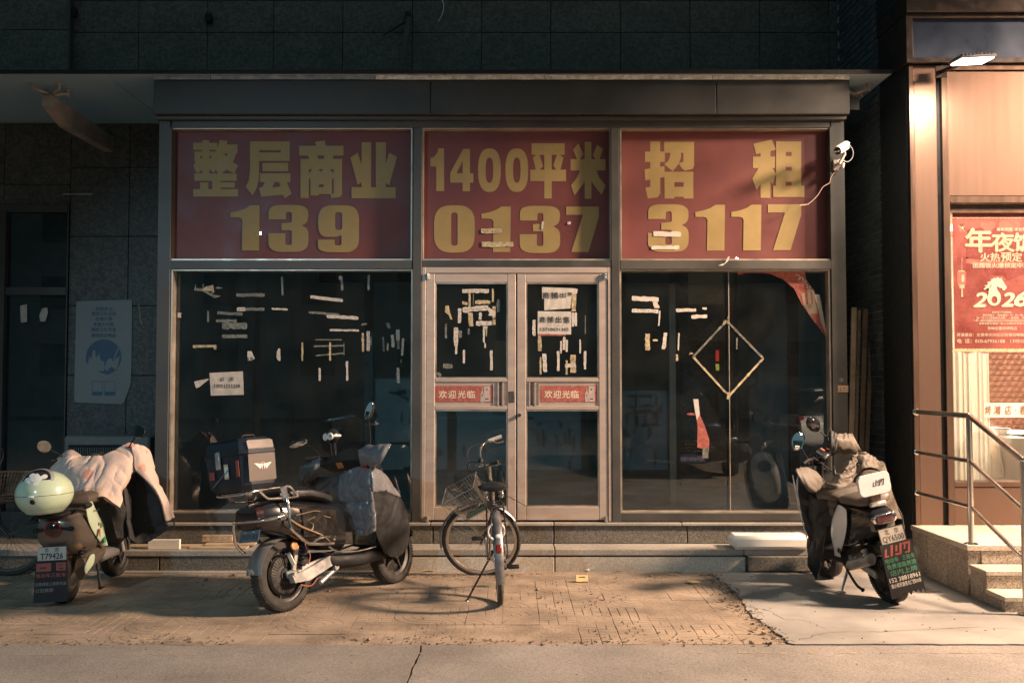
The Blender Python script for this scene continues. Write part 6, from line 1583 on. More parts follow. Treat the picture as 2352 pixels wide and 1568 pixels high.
for s_ in (-1, 1):
    y = .205*s_; mb = MB()
    mb.tube(spline([V(-.665, y*.93, .79), V(-.665, y, .74), V(-.67, y*1.03, .60), V(-.655, y*1.05, .555), V(-.54, y*1.05, .465), V(-.50, y*1.05, .445), V(-.42, y*1.05, .432), V(-.27, y*1.05, .415)], 40), .0115, 10)
    mb.box((-.715, y*.98, .665), (.05, .006, .055), (0, 0, 0), .004); mb.lathe([(0, .008*s_), (.012, .008*s_), (.012, 0)], V(-.715, y*.99, .665), (0, 1, 0), 12)
    mb.tube(spline([V(-.47, y*1.04, .45), V(-.43, y*1.25, .475), V(-.30, y*1.28, .465), V(-.26, y*1.05, .44)], 14), .009, 8)
    mb.build('crash_bar', M['chrome'], S1)
    MB().box((-.36, y*1.22, .476), (.12, .05, .012), (0, R(4), 0), .004).build('foot_peg', M['chrome'], S1)
mb = MB(); mb.tube(spline([V(-.715, -.20, .665), V(-.78, -.19, .66), V(-.855, -.14, .655), V(-.875, 0, .653), V(-.855, .14, .655), V(-.78, .2, .66), V(-.72, .205, .665)], 36), .0125, 10)
mb.tube(spline([V(-.855, .14, .655), V(-.85, .16, .60), V(-.83, .17, .50), V(-.78, .15, .43)], 18), .0115, 10); mb.build('rear_bumper', M['chrome'], S1)
pl = MB().box((0, 0, 0), (.006, .20, .085), None, .003).build('licence_plate', M['plate_blue'], S1, False); pl.location = (-.865, -.01, .555); pl.rotation_euler = (0, R(20), 0)
mb = MB(); put_text(mb, 'JX0183', frame3((-.0036, 0, 0), (0, -1, 0), (0, 0, 1)), -.085, -.034, .085, .012, .02); mb.build('lettering', M['ink'], pl, False)
for y in (-.04, .04): MB().lathe([(0, .008), (.009, .006), (.011, 0)], (-.003, y, .028), (-1, 0, 0), 12).build('screw', M['chrome'], pl)
mb = MB(); mb.tube(spline([V(-.45, -.10, .52), V(-.47, -.14, .42), V(-.45, -.15, .36), V(-.47, -.145, .30)], 20), .005, 6); mb.tube(spline([V(-.40, -.15, .19), V(-.48, -.16, .15), V(-.56, -.14, .17)], 14), .005, 6); mb.build('red_cable', mat('red brown cable', (.35, .10, .06), .5), S1)
mb = MB(); mb.tube([V(-.12, .10, .2), V(-.18, .24, .03)], .011, 8); mb.box((-.19, .25, .04), (.04, .05, .008)); mb.build('kickstand', M['black'], S1)
# top case
cw_, cl_ = .215, .155; cx = -.875
def crect(z, kx, ky, dx=0, ch=.045):
    a, b = cl_*kx, cw_*ky; c = ch
    return [V(cx+dx+x, y, z) for x, y in ((-a, -b+c), (-a+c, -b), (a-c, -b), (a, -b+c), (a, b-c), (a-c, b), (-a+c, b), (-a, b-c))]
tc_ = MB().loft([crect(.872, .80, .84), crect(.905, .95, .96), crect(1.115, 1.0, 1.0)]).build('top_case', M['box_dark'], S1, False)
MB().loft([crect(1.1155, 1.045, 1.03), crect(1.14, 1.05, 1.035), crect(1.142, 1.0, 1.0), crect(1.205, .94, .95), crect(1.225, .80, .82)]).build('case_lid', M['box_dark'], tc_, False)
for z0, z1, nm, k in ((.925, 1.108, 'side_skin', 1.0), (1.146, 1.20, 'lid_skin', .965)):
    mb = MB(); xa, xb = cx-cl_*k+.035, cx+cl_*k-.035; kk = (.965, 1.0) if nm == 'side_skin' else (1.0, .955)
    mb.prism([V(xa, -cw_*kk[0]-.0008, z0), V(xb, -cw_*kk[0]-.0008, z0), V(xb, -cw_*kk[1]-.0008, z1), V(xa, -cw_*kk[1]-.0008, z1)], (0, -.0022, 0)); mb.build(nm, M['box_grey'], tc_, False)
mb = MB(); mb.tube([V(cx-.06, -.10, 1.222), V(cx-.05, -.10, 1.245), V(cx+.05, -.10, 1.245), V(cx+.06, -.10, 1.222)], .007, 8); mb.build('case_handle', M['black'], tc_)
lx = cx-cl_*1.055
MB().box((lx-.006, .03, 1.09), (.016, .045, .12), None, .005).build('latch', M['silver'], tc_)
for (y0, y1, z0, z1, m_, nm) in ((-.163, -.135, .965, 1.075, 'red_letters', 'red_reflector'), (.085, .14, .965, 1.02, 'red_letters', 'red_sticker'), (-.055, -.015, .96, 1.06, 'white_paint', 'white_sticker')):
    MB().prism([V(lx+.0035, y, z) for y, z in ((y0, z0), (y1, z0), (y1, z1), (y0, z1))], (-.002, 0, 0)).build(nm, M[m_], tc_, False)
mb = MB()
for z in (.96, 1.045): mb.prism([V(lx+.0012, y, zz) for y, zz in ((-.055, z), (-.015, z), (-.015, z+.014), (-.055, z+.014))], (-.001, 0, 0))
mb.build('yellow_band', M['card'], tc_, False)
mb = MB()
for k in range(9): mb.prism([V(lx+.002, .12-.02*k, .91+.012*k), V(lx+.002, .10-.02*k, .915+.012*k), V(lx+.002, .095-.02*k, .932+.012*k+.004*(k % 3))], (-.0012, 0, 0))
mb.build('figure_sticker', M['grey_plastic'], tc_, False)
mb = MB(); wx_, wz = cx+.005, 1.03; yb = -cw_*.99-.0035                                # winged emblem
for s_ in (-1, 1):
    for k in range(4): mb.prism([V(wx_+s_*x, yb+.004*(z-.0)/.1*-1*0, wz+z) for x, z in ((.012+.004*k, .006-.009*k), (.072-.012*k, .014-.010*k), (.076-.013*k, .007-.010*k), (.014+.004*k, -.002-.009*k))], (0, -.0012, 0))
    mb.prism([V(wx_+s_*x, yb, wz+z) for x, z in ((.006, .0), (.014, .02), (.016, -.02), (.008, -.032))], (0, -.0015, 0))
mb.lathe([(.004, 0), (.007, 0)], V(wx_, yb-.002, wz), (0, -1, 0), 14); mb.build('wing_emblem', M['white_paint'], tc_, False)
mb = MB(); mb.prism([V(wx_+x, yb-.0005, wz+z) for x, z in ((-.006, .012), (.006, .012), (.008, .022), (.003, .018), (0, .025), (-.003, .018), (-.008, .022))], (0, -.0012, 0)); mb.build('crown_mark', M['amber'], tc_, False)

# its windshield quilt
q3 = Zm(660.4, 947.5, .2198)
QA = thing('windshield_quilt', 'shiny grey quilted windshield cover with faded prints hung over the black scooter', 'windshield quilt', q3(620, 1290, -1.2))
rows = [[(340, 680, -0.930), (450, 668, -1.020), (560, 642, -1.100), (740, 568, -1.229), (875, 588, -1.326)],
        [(215, 760, -0.856), (400, 790, -1.026), (590, 770, -1.158), (760, 740, -1.285), (885, 770, -1.349)],
        [(160, 860, -0.821), (400, 900, -1.036), (600, 880, -1.181), (770, 860, -1.307), (892, 860, -1.361)],
        [(200, 960, -0.852), (420, 1010, -1.052), (620, 1010, -1.196), (780, 1000, -1.320), (908, 1000, -1.365)],
        [(300, 1100, -0.899), (480, 1130, -1.078), (632, 1120, -1.200), (800, 1120, -1.315), (926, 1130, -1.360)],
        [(420, 1210, -0.952), (560, 1230, -1.100), (680, 1235, -1.203), (790, 1285, -1.293), (915, 1235, -1.347)]]
MB(True).sheet(cloth_grid([[q3(*p) for p in r] for r in rows], 80, 80, .017, 10, 1, (1, 1, .7), (2, 4, .018), .7, .2), .012).build('back_panel', M['quilt_grey'], QA, ang=180)
rows = [[(862, 575, -1.34), (915, 585, -1.24), (965, 605, -1.16)], [(880, 690, -1.36), (965, 670, -1.24), (1045, 690, -1.08)], [(888, 790, -1.37), (1000, 790, -1.22), (1168, 862, -.98)], [(890, 830, -1.36), (1005, 815, -1.20), (1172, 880, -.96)]]
MB(True).sheet(cloth_grid([[q3(*p) for p in r] for r in rows], 34, 34, .010, 10, 2), .016).build('side_flap', M['quilt_grey'], QA, ang=180)
rows = [[(885, 805, -1.34), (1000, 800, -1.22), (1100, 835, -1.06), (1172, 880, -.95)], [(890, 950, -1.33), (1010, 950, -1.19), (1140, 950, -1.04), (1228, 985, -.90)], [(905, 1150, -1.32), (1020, 1180, -1.17), (1170, 1180, -1.01), (1272, 1190, -.85)], [(925, 1280, -1.29), (1020, 1350, -1.14), (1150, 1370, -1.0), (1250, 1370, -.84)], [(1000, 1440, -1.14), (1060, 1500, -1.08), (1120, 1500, -1.0), (1200, 1470, -.86)]]
MB(True).sheet(cloth_grid([[q3(*p) for p in r] for r in rows], 50, 44, .012, 6, 5), .010).build('dark_flap', M['leather'], QA, ang=180)
u1 = lambda x, y: q3.px(x, y)
sock([(*u1(330, 580), -1.0, 22, R(8), .05), (*u1(250, 620), -.97, 26, R(10), .075), (*u1(180, 655), -.95, 25, R(10), .085), (*u1(125, 665), -.94, 25, R(8), .08)]).build('sleeve', M['quilt_grey'], QA, ang=180)
sock([(*u1(745, 470), -1.20, 18, R(-10), .05), (*u1(830, 455), -1.25, 24, R(-4), .08), (*u1(920, 455), -1.30, 27, R(10), .095), (*u1(985, 452), -1.33, 30, R(22), .09), (*u1(1018, 450), -1.34, 33, R(29), .075)]).build('sleeve', M['quilt_grey'], QA, ang=180)

# ---- right scooter with a white back plate
lean2 = R(-11)
S2 = thing('electric_scooter', 'small electric scooter with white side panels and lettered mudflap on the cement pad', 'scooter', (2.69, -1.08, .010), (lean2, 0, R(100.5)), 'parked electric scooters')
scooter_wheel(S2, (-.50, 0, .215), .215, .10, 3); scooter_wheel(S2, (.44, 0, .19), .19, .085, 5, R(8), False)
mudguard((-.5, 0, .215), .245, .13, R(20), R(150)).build('rear_mudguard', M['black'], S2)
mb = MB(); mb.bar((-.5, .085, .215), (-.15, .085, .29), .03, .055, .008); mb.bar((-.5, -.085, .215), (-.15, -.085, .29), .03, .055, .008); mb.loft([[V(-.33+x*.16, .10+.035*math.cos(t), .285-.05*x+.045*math.sin(t)) for t in [2*PI*k/14 for k in range(14)]] for x in (-1.1, -1, -.3, .5, 1.0)]); mb.build('swing_arm', M['silver'], S2)
for y in (-.10, .10):
    mb = MB(); spring(mb, (-.44, y, .31), (-.36, y, .56), .026, 9, .006); mb.build('shock_absorber', M['black'], S2); 
    MB().cyl((-.44, y, .33), (-.415, y, .40), .027, n=14).build('shock_collar', M['silver'], S2)
mb = MB(); mb.loft([se_ring(-.60, .05, .56, .64), se_ring(-.57, .10, .52, .70), se_ring(-.42, .135, .44, .735), se_ring(-.22, .14, .36, .73), se_ring(-.08, .12, .32, .70), se_ring(-.04, .06, .36, .62)]); mb.build('tail_body', M['black_gloss'], S2)
for s_ in (-1, 1):
    P = []
    for i in range(13):
        u = i/12; r_ = []
        for j in range(9):
            v = j/8; z = .70-.40*u; x = -.30+.22*u+(.10+.10*math.sin(PI*min(1, u*1.1)))*(v-.5)*1.3*(1-.35*u)-.06*math.sin(PI*v)*0
            r_.append(V(x, s_*(.145+.05*math.sin(PI*min(1, .12+u*.86))*math.sin(PI*(.1+.8*v))), z+.03*math.sin(PI*v)*(1-u)))
        P.append(r_)
    sp_ = MB().sheet(P, .008).build('side_panel', M['white_gloss'], S2, ang=80)
    mb = MB(); 
    for k in range(5): mb.box((-.20+.025*k, s_*(.178-.004*k), .36+.006*(k % 2)), (.012, .003, .045-.006*k), (0, R(-15), 0))
    mb.build('grey_graphic', M['ink'], sp_, False)
mb = MB(); mb.loft([se_ring(-.20, .10, .735, .76), se_ring(-.16, .15, .725, .81), se_ring(.0, .155, .715, .825), se_ring(.10, .14, .70, .80), se_ring(.16, .08, .70, .76)]); mb.build('seat', M['taupe'], S2)
mb = MB(); mb.loft([se_ring(-.54, .08, .735, .75), se_ring(-.51, .135, .725, .79), se_ring(-.36, .145, .72, .80), se_ring(-.24, .13, .715, .785), se_ring(-.22, .08, .72, .77)]); mb.build('pillion_seat', M['taupe'], S2)
MB().box((-.545, 0, .82), (.035, .085, .17), (0, R(-6), 0), .010).build('back_post', mat('brown post', (.12, .075, .055), .5), S2)
MB().box((-.56, 0, .735), (.03, .13, .035), None, .01).build('post_foot', M['silver'], S2)
def rrect(w, h, r, n=7):
    out = []
    for cx_, cy_, a0 in ((w-r, h-r, 0), (-w+r, h-r, PI/2), (-w+r, -h+r, PI), (w-r, -h+r, 1.5*PI)):
        for k in range(n+1): a = a0+PI/2*k/n; out.append((cx_+r*math.cos(a), cy_+r*math.sin(a)))
    return out
bpv = lambda d, kx=1.0: [V(-.575+d, y*kx+.01, .885+z*kx) for y, z in rrect(.128, .078, .038)]
bp = MB().loft([bpv(.022, .9), bpv(.012, .985), bpv(-.006, 1.0), bpv(-.014, .96)]).build('back_plate', M['white_gloss'], S2, ang=50)
mb = MB(); f3 = frame3((-.5905, 0, .885), (0, -1, 0), (0, 0, 1))
def logo(mb, f, cx_, cz_, w, h):
    """slanted bar emblem of two short strokes, a hooked stroke and a boxed stroke"""
    sh = .28*h; q = lambda x, z: f(cx_+x*w+sh*(z), cz_+z*h)
    for P in ([(-.5, -.5), (-.42, -.5), (-.42, .25), (-.5, .25)], [(-.5, -.5), (-.33, -.5), (-.33, -.36), (-.5, -.36)], [(-.27, -.5), (-.18, -.5), (-.18, .5), (-.27, .5)], [(-.08, -.15), (.0, -.15), (.0, .4), (-.08, .4)], [(-.08, -.5), (.10, -.5), (.10, -.34), (-.08, -.30)], [(.08, -.5), (.17, -.5), (.17, .5), (.08, .5)],
              [(.2, .32), (.5, .32), (.5, .5), (.2, .5)], [(.42, -.5), (.5, -.5), (.5, .33), (.42, .33)], [(.30, -.5), (.43, -.5), (.43, -.36), (.30, -.36)], [(.25, -.1), (.32, -.1), (.32, .33), (.25, .33)]):
        k = len(mb.v); mb.add([q(*p) for p in P], [(0, 1, 2, 3)])
logo(mb, f3, .02, .006, .088, .044); 
for i in range(len(mb.v)): mb.v[i] = mb.v[i]-V(.00004*(i//4), 0, 0)
mb.build('logo', M['ink'], bp, False)
ov = lambda k, d: [V(-.615+d, y*k, .635+z*k) for y, z in rrect(.095, .034, .033, 8)]
tl = MB().loft([ov(.9, .06), ov(1.0, .02), ov(1.0, -.004), ov(.9, -.008)]).build('tail_lamp', M['chrome'], S2, ang=50)
MB().loft([ov(.84, -.0082), ov(.80, -.012)]).build('lamp_lens', M['dark_lens'], tl, ang=50)
for k in range(3): MB().box((-.629, 0, .627+.008*k), (.002, .12, .002)).build('lamp_line', M['red_letters'], tl, False)
pl = MB().box((0, 0, 0), (.005, .20, .115), None, .002).build('licence_plate', M['plate'], S2, False); pl.location = (-.675, 0, .525); pl.rotation_euler = (0, R(10), 0)
mb = MB(); f3 = frame3((-.0031, 0, 0), (0, -1, 0), (0, 0, 1)); put_text(mb, '北', f3, -.055, .008, -.02, .046, .02); put_text(mb, '京', f3, .02, .008, .055, .046, .02); put_text(mb, 'QY6500', f3, -.083, -.048, .083, -.002, .02); mb.build('lettering', M['ink'], pl, False)
mb = MB()
for y0, y1, z0, z1 in ((-.1, .1, .053, .0575), (-.1, .1, -.0575, -.053), (-.1, -.0965, -.053, .053), (.0965, .1, -.053, .053)): mb.box((-.003, (y0+y1)/2, (z0+z1)/2), (.003, y1-y0, z1-z0))
mb.build('plate_rim', M['black'], pl, False)
# mudflap, torn along its lower edge
fl = [(-.125, .475), (.125, .475), (.135, .10)]+[(.135-.27*k/14, .10+(.028 if k % 2 else 0)*(1 if k > 3 else .2)+(.012 if k in (6, 10) else 0)) for k in range(1, 14)]+[(-.135, .085)]
ff = MB().prism([V(-.695-.13*(.475-z), y, z) for y, z in fl], (-.004, 0, 0)).build('mudflap', M['black'], S2, False)
mb = MB(); sl = V(-.10*-1, 0, 1); f3 = lambda x, z: V(-.7008-.13*(.475-z), -x, z)
logo(mb, f3, .0, .425, .20, .075)
for i in range(len(mb.v)): mb.v[i] = mb.v[i]-V(.00004*(i//4), 0, 0)
mb.build('logo', M['red_letters'], ff, False)
mb = MB()
for body, x0, x1, z0, z1 in (('电动车', -.115, -.01, .345, .378), ('三轮车', .02, .118, .345, .378), ('免费道路救援', -.112, .118, .302, .336), ('店内上牌', -.10, .112, .255, .293)): put_text(mb, body, f3, x0, z0, x1, z1, .025)
mb.build('green_lettering', M['green_letters'], ff, False)
mb = MB(); put_text(mb, '152 38818961', f3, -.118, .212, .12, .242, .025); put_text(mb, '南小街芳源里北门西50米', f3, -.115, .172, .12, .202, .02); mb.build('lettering', M['paper'], ff, False)
mb = MB(); mb.loft([se_ring(-.14, .10, .27, .36), se_ring(-.1, .13, .22, .34), se_ring(.2, .13, .21, .31), se_ring(.36, .09, .24, .33)]); mb.build('floor_board', M['black'], S2)
mb = MB(); mb.loft([se_ring(.26, .13, .31, .36), se_ring(.32, .17, .30, .60), se_ring(.335, .18, .34, .90), se_ring(.37, .15, .4, .94), se_ring(.40, .05, .45, .92)]); mb.build('leg_shield', M['leather'], S2)
P = []
MB().loft([se_ring(.40, .13, .46, .93, 20, .75), se_ring(.46, .13, .44, .92, 20, .8), se_ring(.52, .10, .48, .86, 20, .9), se_ring(.55, .05, .56, .78, 20, 1.0)]).build('front_cowl', M['white_gloss'], S2, ang=80)
MB().lathe([(0, .02), (.05, .015), (.065, 0), (.065, -.03)], (.53, 0, .80), (1, 0, .25), 24).build('headlight', M['dark_lens'], S2)
for s_ in (-1, 1): MB().tube(spline([V(.34, .17*s_, .36), V(.345, .185*s_, .6), V(.35, .185*s_, .90)], 14), .005, 8).build('shield_edge', M['white_gloss'], S2)
mb = MB()
for s_ in (-1, 1): mb.cyl((.44, .065*s_, .19), (.33, .06*s_, .70), .017, .02, 12)
mb.cyl((.34, 0, .66), (.20, 0, 1.0), .028, n=14); mb.build('fork', M['black'], S2)
ya = R(28); ht = V(.19, 0, 1.02); HM = Matrix.Translation(ht) @ Matrix.Rotation(ya, 4, 'Z')
h_ = lambda x, y, z: HM @ V(x, y, z)
mb = MB(); mb.tube(spline([h_(-.08, -.34, .02), h_(-.03, -.2, .02), h_(.02, 0, 0), h_(-.03, .2, .02), h_(-.08, .34, .02)], 28), .012, 10); hb = mb.build('handlebar', M['black'], S2)
mb = MB(); mb.sphere((0, 0, 0), (.095, .085, .06), 22, 14); mb.xform(HM @ Matrix.Translation(V(.03, 0, .0)) @ Matrix.Rotation(R(25), 4, 'Y')); hl = mb.build('headlamp_shell', M['black_gloss'], S2)
mb = MB(); mb.box((0, 0, 0), (.10, .11, .03), None, .012); mb.xform(HM @ Matrix.Translation(V(-.045, 0, .035)) @ Matrix.Rotation(R(-40), 4, 'Y')); mb.build('instrument', M['chrome'], S2)
mb = MB()
for y in (-.03, .03): mb.add([HM @ V(-.075+dx, y+dy, .058+dx*.8) for dx, dy in ((0, -.012), (0, .012), (.03, .012), (.03, -.012))], [(0, 1, 2, 3)])
mb.build('indicator_lens', M['red_letters'], S2, False)
leaf_mirror(S2, [h_(-.03, .2, .03), h_(-.03, .24, .09), h_(-.03, .26, .14)], h_(-.03, .285, .19), (-.95, .0, .25), (.1, -.55, .8), .078, .052, pw=1, m='white_paint' if False else 'mirror')
leaf_mirror(S2, [h_(-.03, -.2, .03), h_(.0, -.19, .10), h_(.04, -.1, .20)], h_(.05, -.06, .26), (.9, .2, .1), (0, .6, .6), .078, .056, pw=1)
mb = MB(); mb.tube(spline([h_(-.02, .15, .03), V(.12, .10, .92), V(.10, .02, .80), V(.2, 0, .7)], 16), .005, 6); mb.tube(spline([h_(-.02, .12, .03), V(.14, -.05, .9), V(.1, -.12, .78)], 16), .006, 6); mb.build('brake_cable', M['black'], S2)
mb = MB(); mb.tube([V(-.12, .09, .22), V(-.16, .20, .06)], .012, 8); mb.box((-.165, .215, .05), (.05, .05, .01), (R(11), 0, 0)); mb.build('kickstand', M['steel'], S2)
mb = MB(); mb.tube(spline([V(-.05, .10, .25), V(-.30, .16, .14), V(-.42, .17, .11)], 12), [.010]*11+[.016], 8); mb.tube([V(-.42, -.12, .2), V(-.55, .09, .10)], .006, 6); mb.build('centre_stand', M['black'], S2)
# quilt of the right scooter
q4 = Zm(1808.8, 947.5, .1831); q5 = Zm(1780, 918.7, .3296)
QB = thing('windshield_quilt', 'khaki padded windshield cover hung over the scooter on the cement pad', 'windshield quilt', q5(380, 830, -1.1))
rows = [[(500, 900, -1.16), (560, 930, -1.22), (640, 930, -1.22), (800, 880, -1.12), (880, 700, -1.04)], [(640, 700, -1.08), (700, 740, -1.16), (740, 760, -1.15), (840, 720, -1.08), (885, 610, -1.0)], [(790, 520, -1.0), (830, 530, -1.08), (860, 540, -1.08), (880, 530, -1.04), (888, 500, -.98)]]
MB(True).sheet(cloth_grid([[q4(*p) for p in r] for r in rows], 44, 34, .016, 14, 4, quilt=(3, 0, .012)), .014).build('shoulder_fold', M['quilt_khaki'], QB, ang=180)
rows = [[(490, 880, -1.15), (590, 900, -1.22), (700, 900, -1.20), (800, 880, -1.10)], [(505, 1000, -1.14), (600, 1020, -1.22), (690, 1010, -1.20), (745, 980, -1.14)], [(545, 1150, -1.12), (610, 1160, -1.19), (660, 1160, -1.17), (690, 1120, -1.12)], [(565, 1290, -1.10), (600, 1300, -1.14), (625, 1300, -1.13), (640, 1250, -1.10)]]
MB(True).sheet(cloth_grid([[q4(*p) for p in r] for r in rows], 40, 30, .014, 14, 6, quilt=(4, 0, .010)), .014).build('knee_fold', M['quilt_khaki'], QB, ang=180)
rows = [[(872, 505, -.99), (960, 500, -.99), (1050, 550, -.93), (1130, 600, -.85), (1212, 625, -.76)], [(880, 620, -1.02), (980, 610, -1.03), (1060, 640, -.97), (1140, 660, -.88), (1230, 700, -.77)], [(870, 780, -1.05), (960, 700, -1.08), (1080, 690, -1.03), (1185, 760, -.92), (1262, 860, -.79)]]
MB(True).sheet(cloth_grid([[q4(*p) for p in r] for r in rows], 34, 40, .016, 12, 8), .014).build('upper_flap', M['quilt_khaki'], QB, ang=180)
rows = [[(865, 770, -1.04), (960, 730, -1.06), (1080, 720, -1.02), (1190, 760, -.91), (1262, 855, -.79)], [(830, 900, -1.03), (940, 880, -1.05), (1070, 900, -1.0), (1210, 930, -.90), (1310, 1010, -.79)], [(825, 1020, -1.02), (940, 1030, -1.04), (1090, 1100, -1.0), (1250, 1130, -.90), (1370, 1180, -.79)], [(830, 1160, -1.0), (940, 1200, -1.02), (1100, 1260, -.98), (1270, 1310, -.90), (1430, 1335, -.80)]]
MB(True).sheet(cloth_grid([[q4(*p) for p in r] for r in rows], 40, 44, .008, 7, 9), .010).build('fleece_panel', M['lining_tan'], QB, ang=180)
MB(True).tube(spline([q4(1212, 622, -.755), q4(1262, 855, -.785), q4(1310, 1010, -.785), q4(1375, 1180, -.785), q4(1435, 1300, -.795), q4(1455, 1480, -.80), q4(1462, 1545, -.81)], 40), [.008]*30+[.012]*10, 8).build('hem', M['lining'], QB)
rows = [[(232, 655, -.86), (300, 690, -1.0), (400, 690, -1.08)], [(240, 800, -.84), (315, 800, -.98), (420, 820, -1.06)], [(262, 940, -.83), (325, 920, -.96), (385, 870, -1.04)], [(232, 1130, -.84), (300, 1060, -.95), (362, 900, -1.02)], [(288, 1252, -.86), (312, 1190, -.93), (332, 1090, -.98)]]
MB(True).sheet(cloth_grid([[q5(*p) for p in r] for r in rows], 50, 30, .014, 7, 12), .008).build('apron', M['leather'], QB, ang=180)
u4 = lambda x, y: q4.px(x, y)
sock([(*u4(420, 800), -1.12, 14, R(-40), .06), (*u4(350, 800), -1.18, 24, R(-38), .09), (*u4(280, 840), -1.25, 32, R(-34), .10), (*u4(215, 850), -1.30, 31, R(-32), .09), (*u4(170, 845), -1.32, 28, R(-32), .07)]).build('sleeve', M['quilt_khaki'], QB, ang=180)
sock([(*u4(610, 380), -.88, 20, R(4), .07), (*u4(700, 390), -.84, 22, R(10), .09), (*u4(800, 385), -.80, 24, R(-18), .10), (*u4(880, 385), -.76, 25, R(-28), .09)]).build('sleeve', M['quilt_khaki'], QB, ang=180)
sock([(*u4(490, 370), -.90, 14, R(0), .05), (*u4(540, 380), -.90, 26, R(2), .07), (*u4(600, 385), -.89, 24, R(2), .07), (*u4(630, 385), -.88, 18, R(2), .06)]).build('cuff', M['lining'], QB, ang=180)

# ---- left scooter, metallic grey with a mint egg-shaped case
S3 = thing('electric_scooter', 'metallic grey retro scooter with an egg-shaped mint tail box at the left', 'scooter', (-3.30, -1.02, 0), (R(-3), 0, R(91.5)), 'parked electric scooters')
scooter_wheel(S3, (-.50, 0, .21), .21, .10, 6); scooter_wheel(S3, (.50, 0, .205), .205, .09, 5, R(-6), False)
MB().lathe([(0, -.058), (.10, -.058), (.125, -.050), (.14, -.042), (.125, -.045), (.05, -.05)], (-.5, 0, .21), (0, 1, 0), 36).build('hub_cap', M['steel'], S3)
mb = MB(); mb.loft([se_ring(-.66, .07, .46, .60, p_=.8), se_ring(-.63, .13, .40, .66, p_=.8), se_ring(-.50, .165, .34, .68, p_=.8), se_ring(-.30, .175, .30, .67, p_=.8), se_ring(-.10, .15, .29, .60, p_=.8), se_ring(-.02, .09, .30, .5, p_=.8)]); mb.build('tail_body', M['body_grey'], S3)
for s_ in (-1, 1):
    P = []
    for i in range(13):
        u = i/12; P.append([V(-.46+.28*u+(.13*math.sin(PI*(.15+.8*u)))*(j/8-.5)*1.6, s_*(.176+.022*math.sin(PI*j/8)), .68-.33*u+.04*math.sin(PI*j/8)*(1-u)) for j in range(9)])
    sp_ = MB().sheet(P, .007).build('side_panel', M['mint'], S3, ang=80)
    if s_ < 0:
        mb = MB(); 
        for k, (x, z, r_) in enumerate(((-.245, .40, .026), (-.30, .52, .02))): mb.lathe([(0, 0), (r_, 0)], V(x, -.2045, z), (0, -1, 0), 14)
        mb.build('sticker', M['green_letters'], sp_, False)
        mb = MB(); mb.lathe([(0, 0), (.014, 0)], V(-.34, -.2045, .535), (0, -1, 0), 12); mb.prism([V(x, -.2045, z) for x, z in ((-.355, .50), (-.325, .50), (-.33, .44), (-.35, .44))], (0, -.001, 0)); mb.build('figure_sticker', M['red_letters'], sp_, False)
        mb = MB(); f3 = frame3((0, -.2045, 0), (1, 0, 0), (0, 0, 1)); put_text(mb, '平安出行', f3, -.44, .635, -.33, .652, .02); mb.build('lettering', M['ink'], sp_, False)
MB().lathe([(0, .012), (.05, .008), (.06, 0), (.06, -.03), (0, -.03)], (-.672, .0, .555), (-1, 0, 0), 28).build('tail_lamp', M['dark_lens'], S3)
torus(MB(), (-.676, 0, .555), (1, 0, 0), .056, .006, 28, 8).build('lamp_ring', M['red_lens'], S3)
for s_ in (-1, 1):
    mb = MB(); mb.tube([V(-.655, .05*s_, .555), V(-.66, .11*s_, .55)], .010, 8); mb.sphere((-.66, .125*s_, .55), (.02, .024, .018), 12, 8); mb.build('indicator', M['black'], S3)
mb = MB(); mb.loft([se_ring(-.40, .06, .70, .73), se_ring(-.36, .14, .685, .76), se_ring(-.16, .165, .665, .775), se_ring(0, .15, .64, .745), se_ring(.06, .08, .64, .70)]); mb.build('seat', M['taupe'], S3)
MB().lathe([(0, -.02), (.02, -.02), (.022, 0), (0, .01)], (-.655, -.17, .42), (-1, 0, 0), 12).build('side_marker', M['amber'], S3)
mb = MB(); mb.bar((-.50, 0, .66), (-.75, 0, .655), .20, .03, .01); mb.tube(spline([V(-.45, -.15, .68), V(-.52, -.21, .70), V(-.60, -.2, .70)], 10), .018, 10); mb.build('rear_carrier', M['black'], S3)
# egg-shaped box: flattened at the bottom, seam, lid picture
cb = V(-.72, .03, .815); rb = .195
pr = [(0, -.138), (.10, -.138), (.126, -.130)]+[(rb*math.cos(a), .165*math.sin(a) if a > 0 else .16*math.sin(a)) for a in [R(-46+8*k) for k in range(17)]]
pr = [p for p in pr]; k0 = 3
low = [p for p in pr if p[1] <= .0]+[(rb, .0005)]; hi = [(rb+.0015, .004)]+[(rb*math.cos(R(4+5.0*k)), .004+.165*math.sin(R(4+5.0*k))) for k in range(15)]+[(0, .169)]
eb = MB().lathe(low, cb, (0, 0, 1), 48).build('tail_box', M['mint'], S3, ang=60)
MB().lathe([(rb-.006, -.002), (rb+.001, .002), (rb-.006, .006)], cb, (0, 0, 1), 48).build('seam', M['black'], eb)
ld_ = MB().lathe(hi, cb, (0, 0, 1), 48).build('box_lid', M['mint'], eb, ang=60)
mb = MB(); tl_ = (Matrix.Translation(cb) @ Matrix.Rotation(R(-48), 4, 'Y'))
cap_ = lambda r0, r1, h: [((.186+h)*math.sin(t), (.182+h)*math.cos(t)) for t in [r0+(r1-r0)*k/10 for k in range(11)]]
m1 = MB().lathe(cap_(R(0), R(33), .003), (0, 0, 0), (0, 0, 1), 36).xform(tl_).build('picture_window', M['black_gloss'], ld_)
m2 = MB().lathe(cap_(R(31), R(38), .004), (0, 0, 0), (0, 0, 1), 36).xform(tl_).build('window_ring', M['silver'], ld_)
mb = MB()
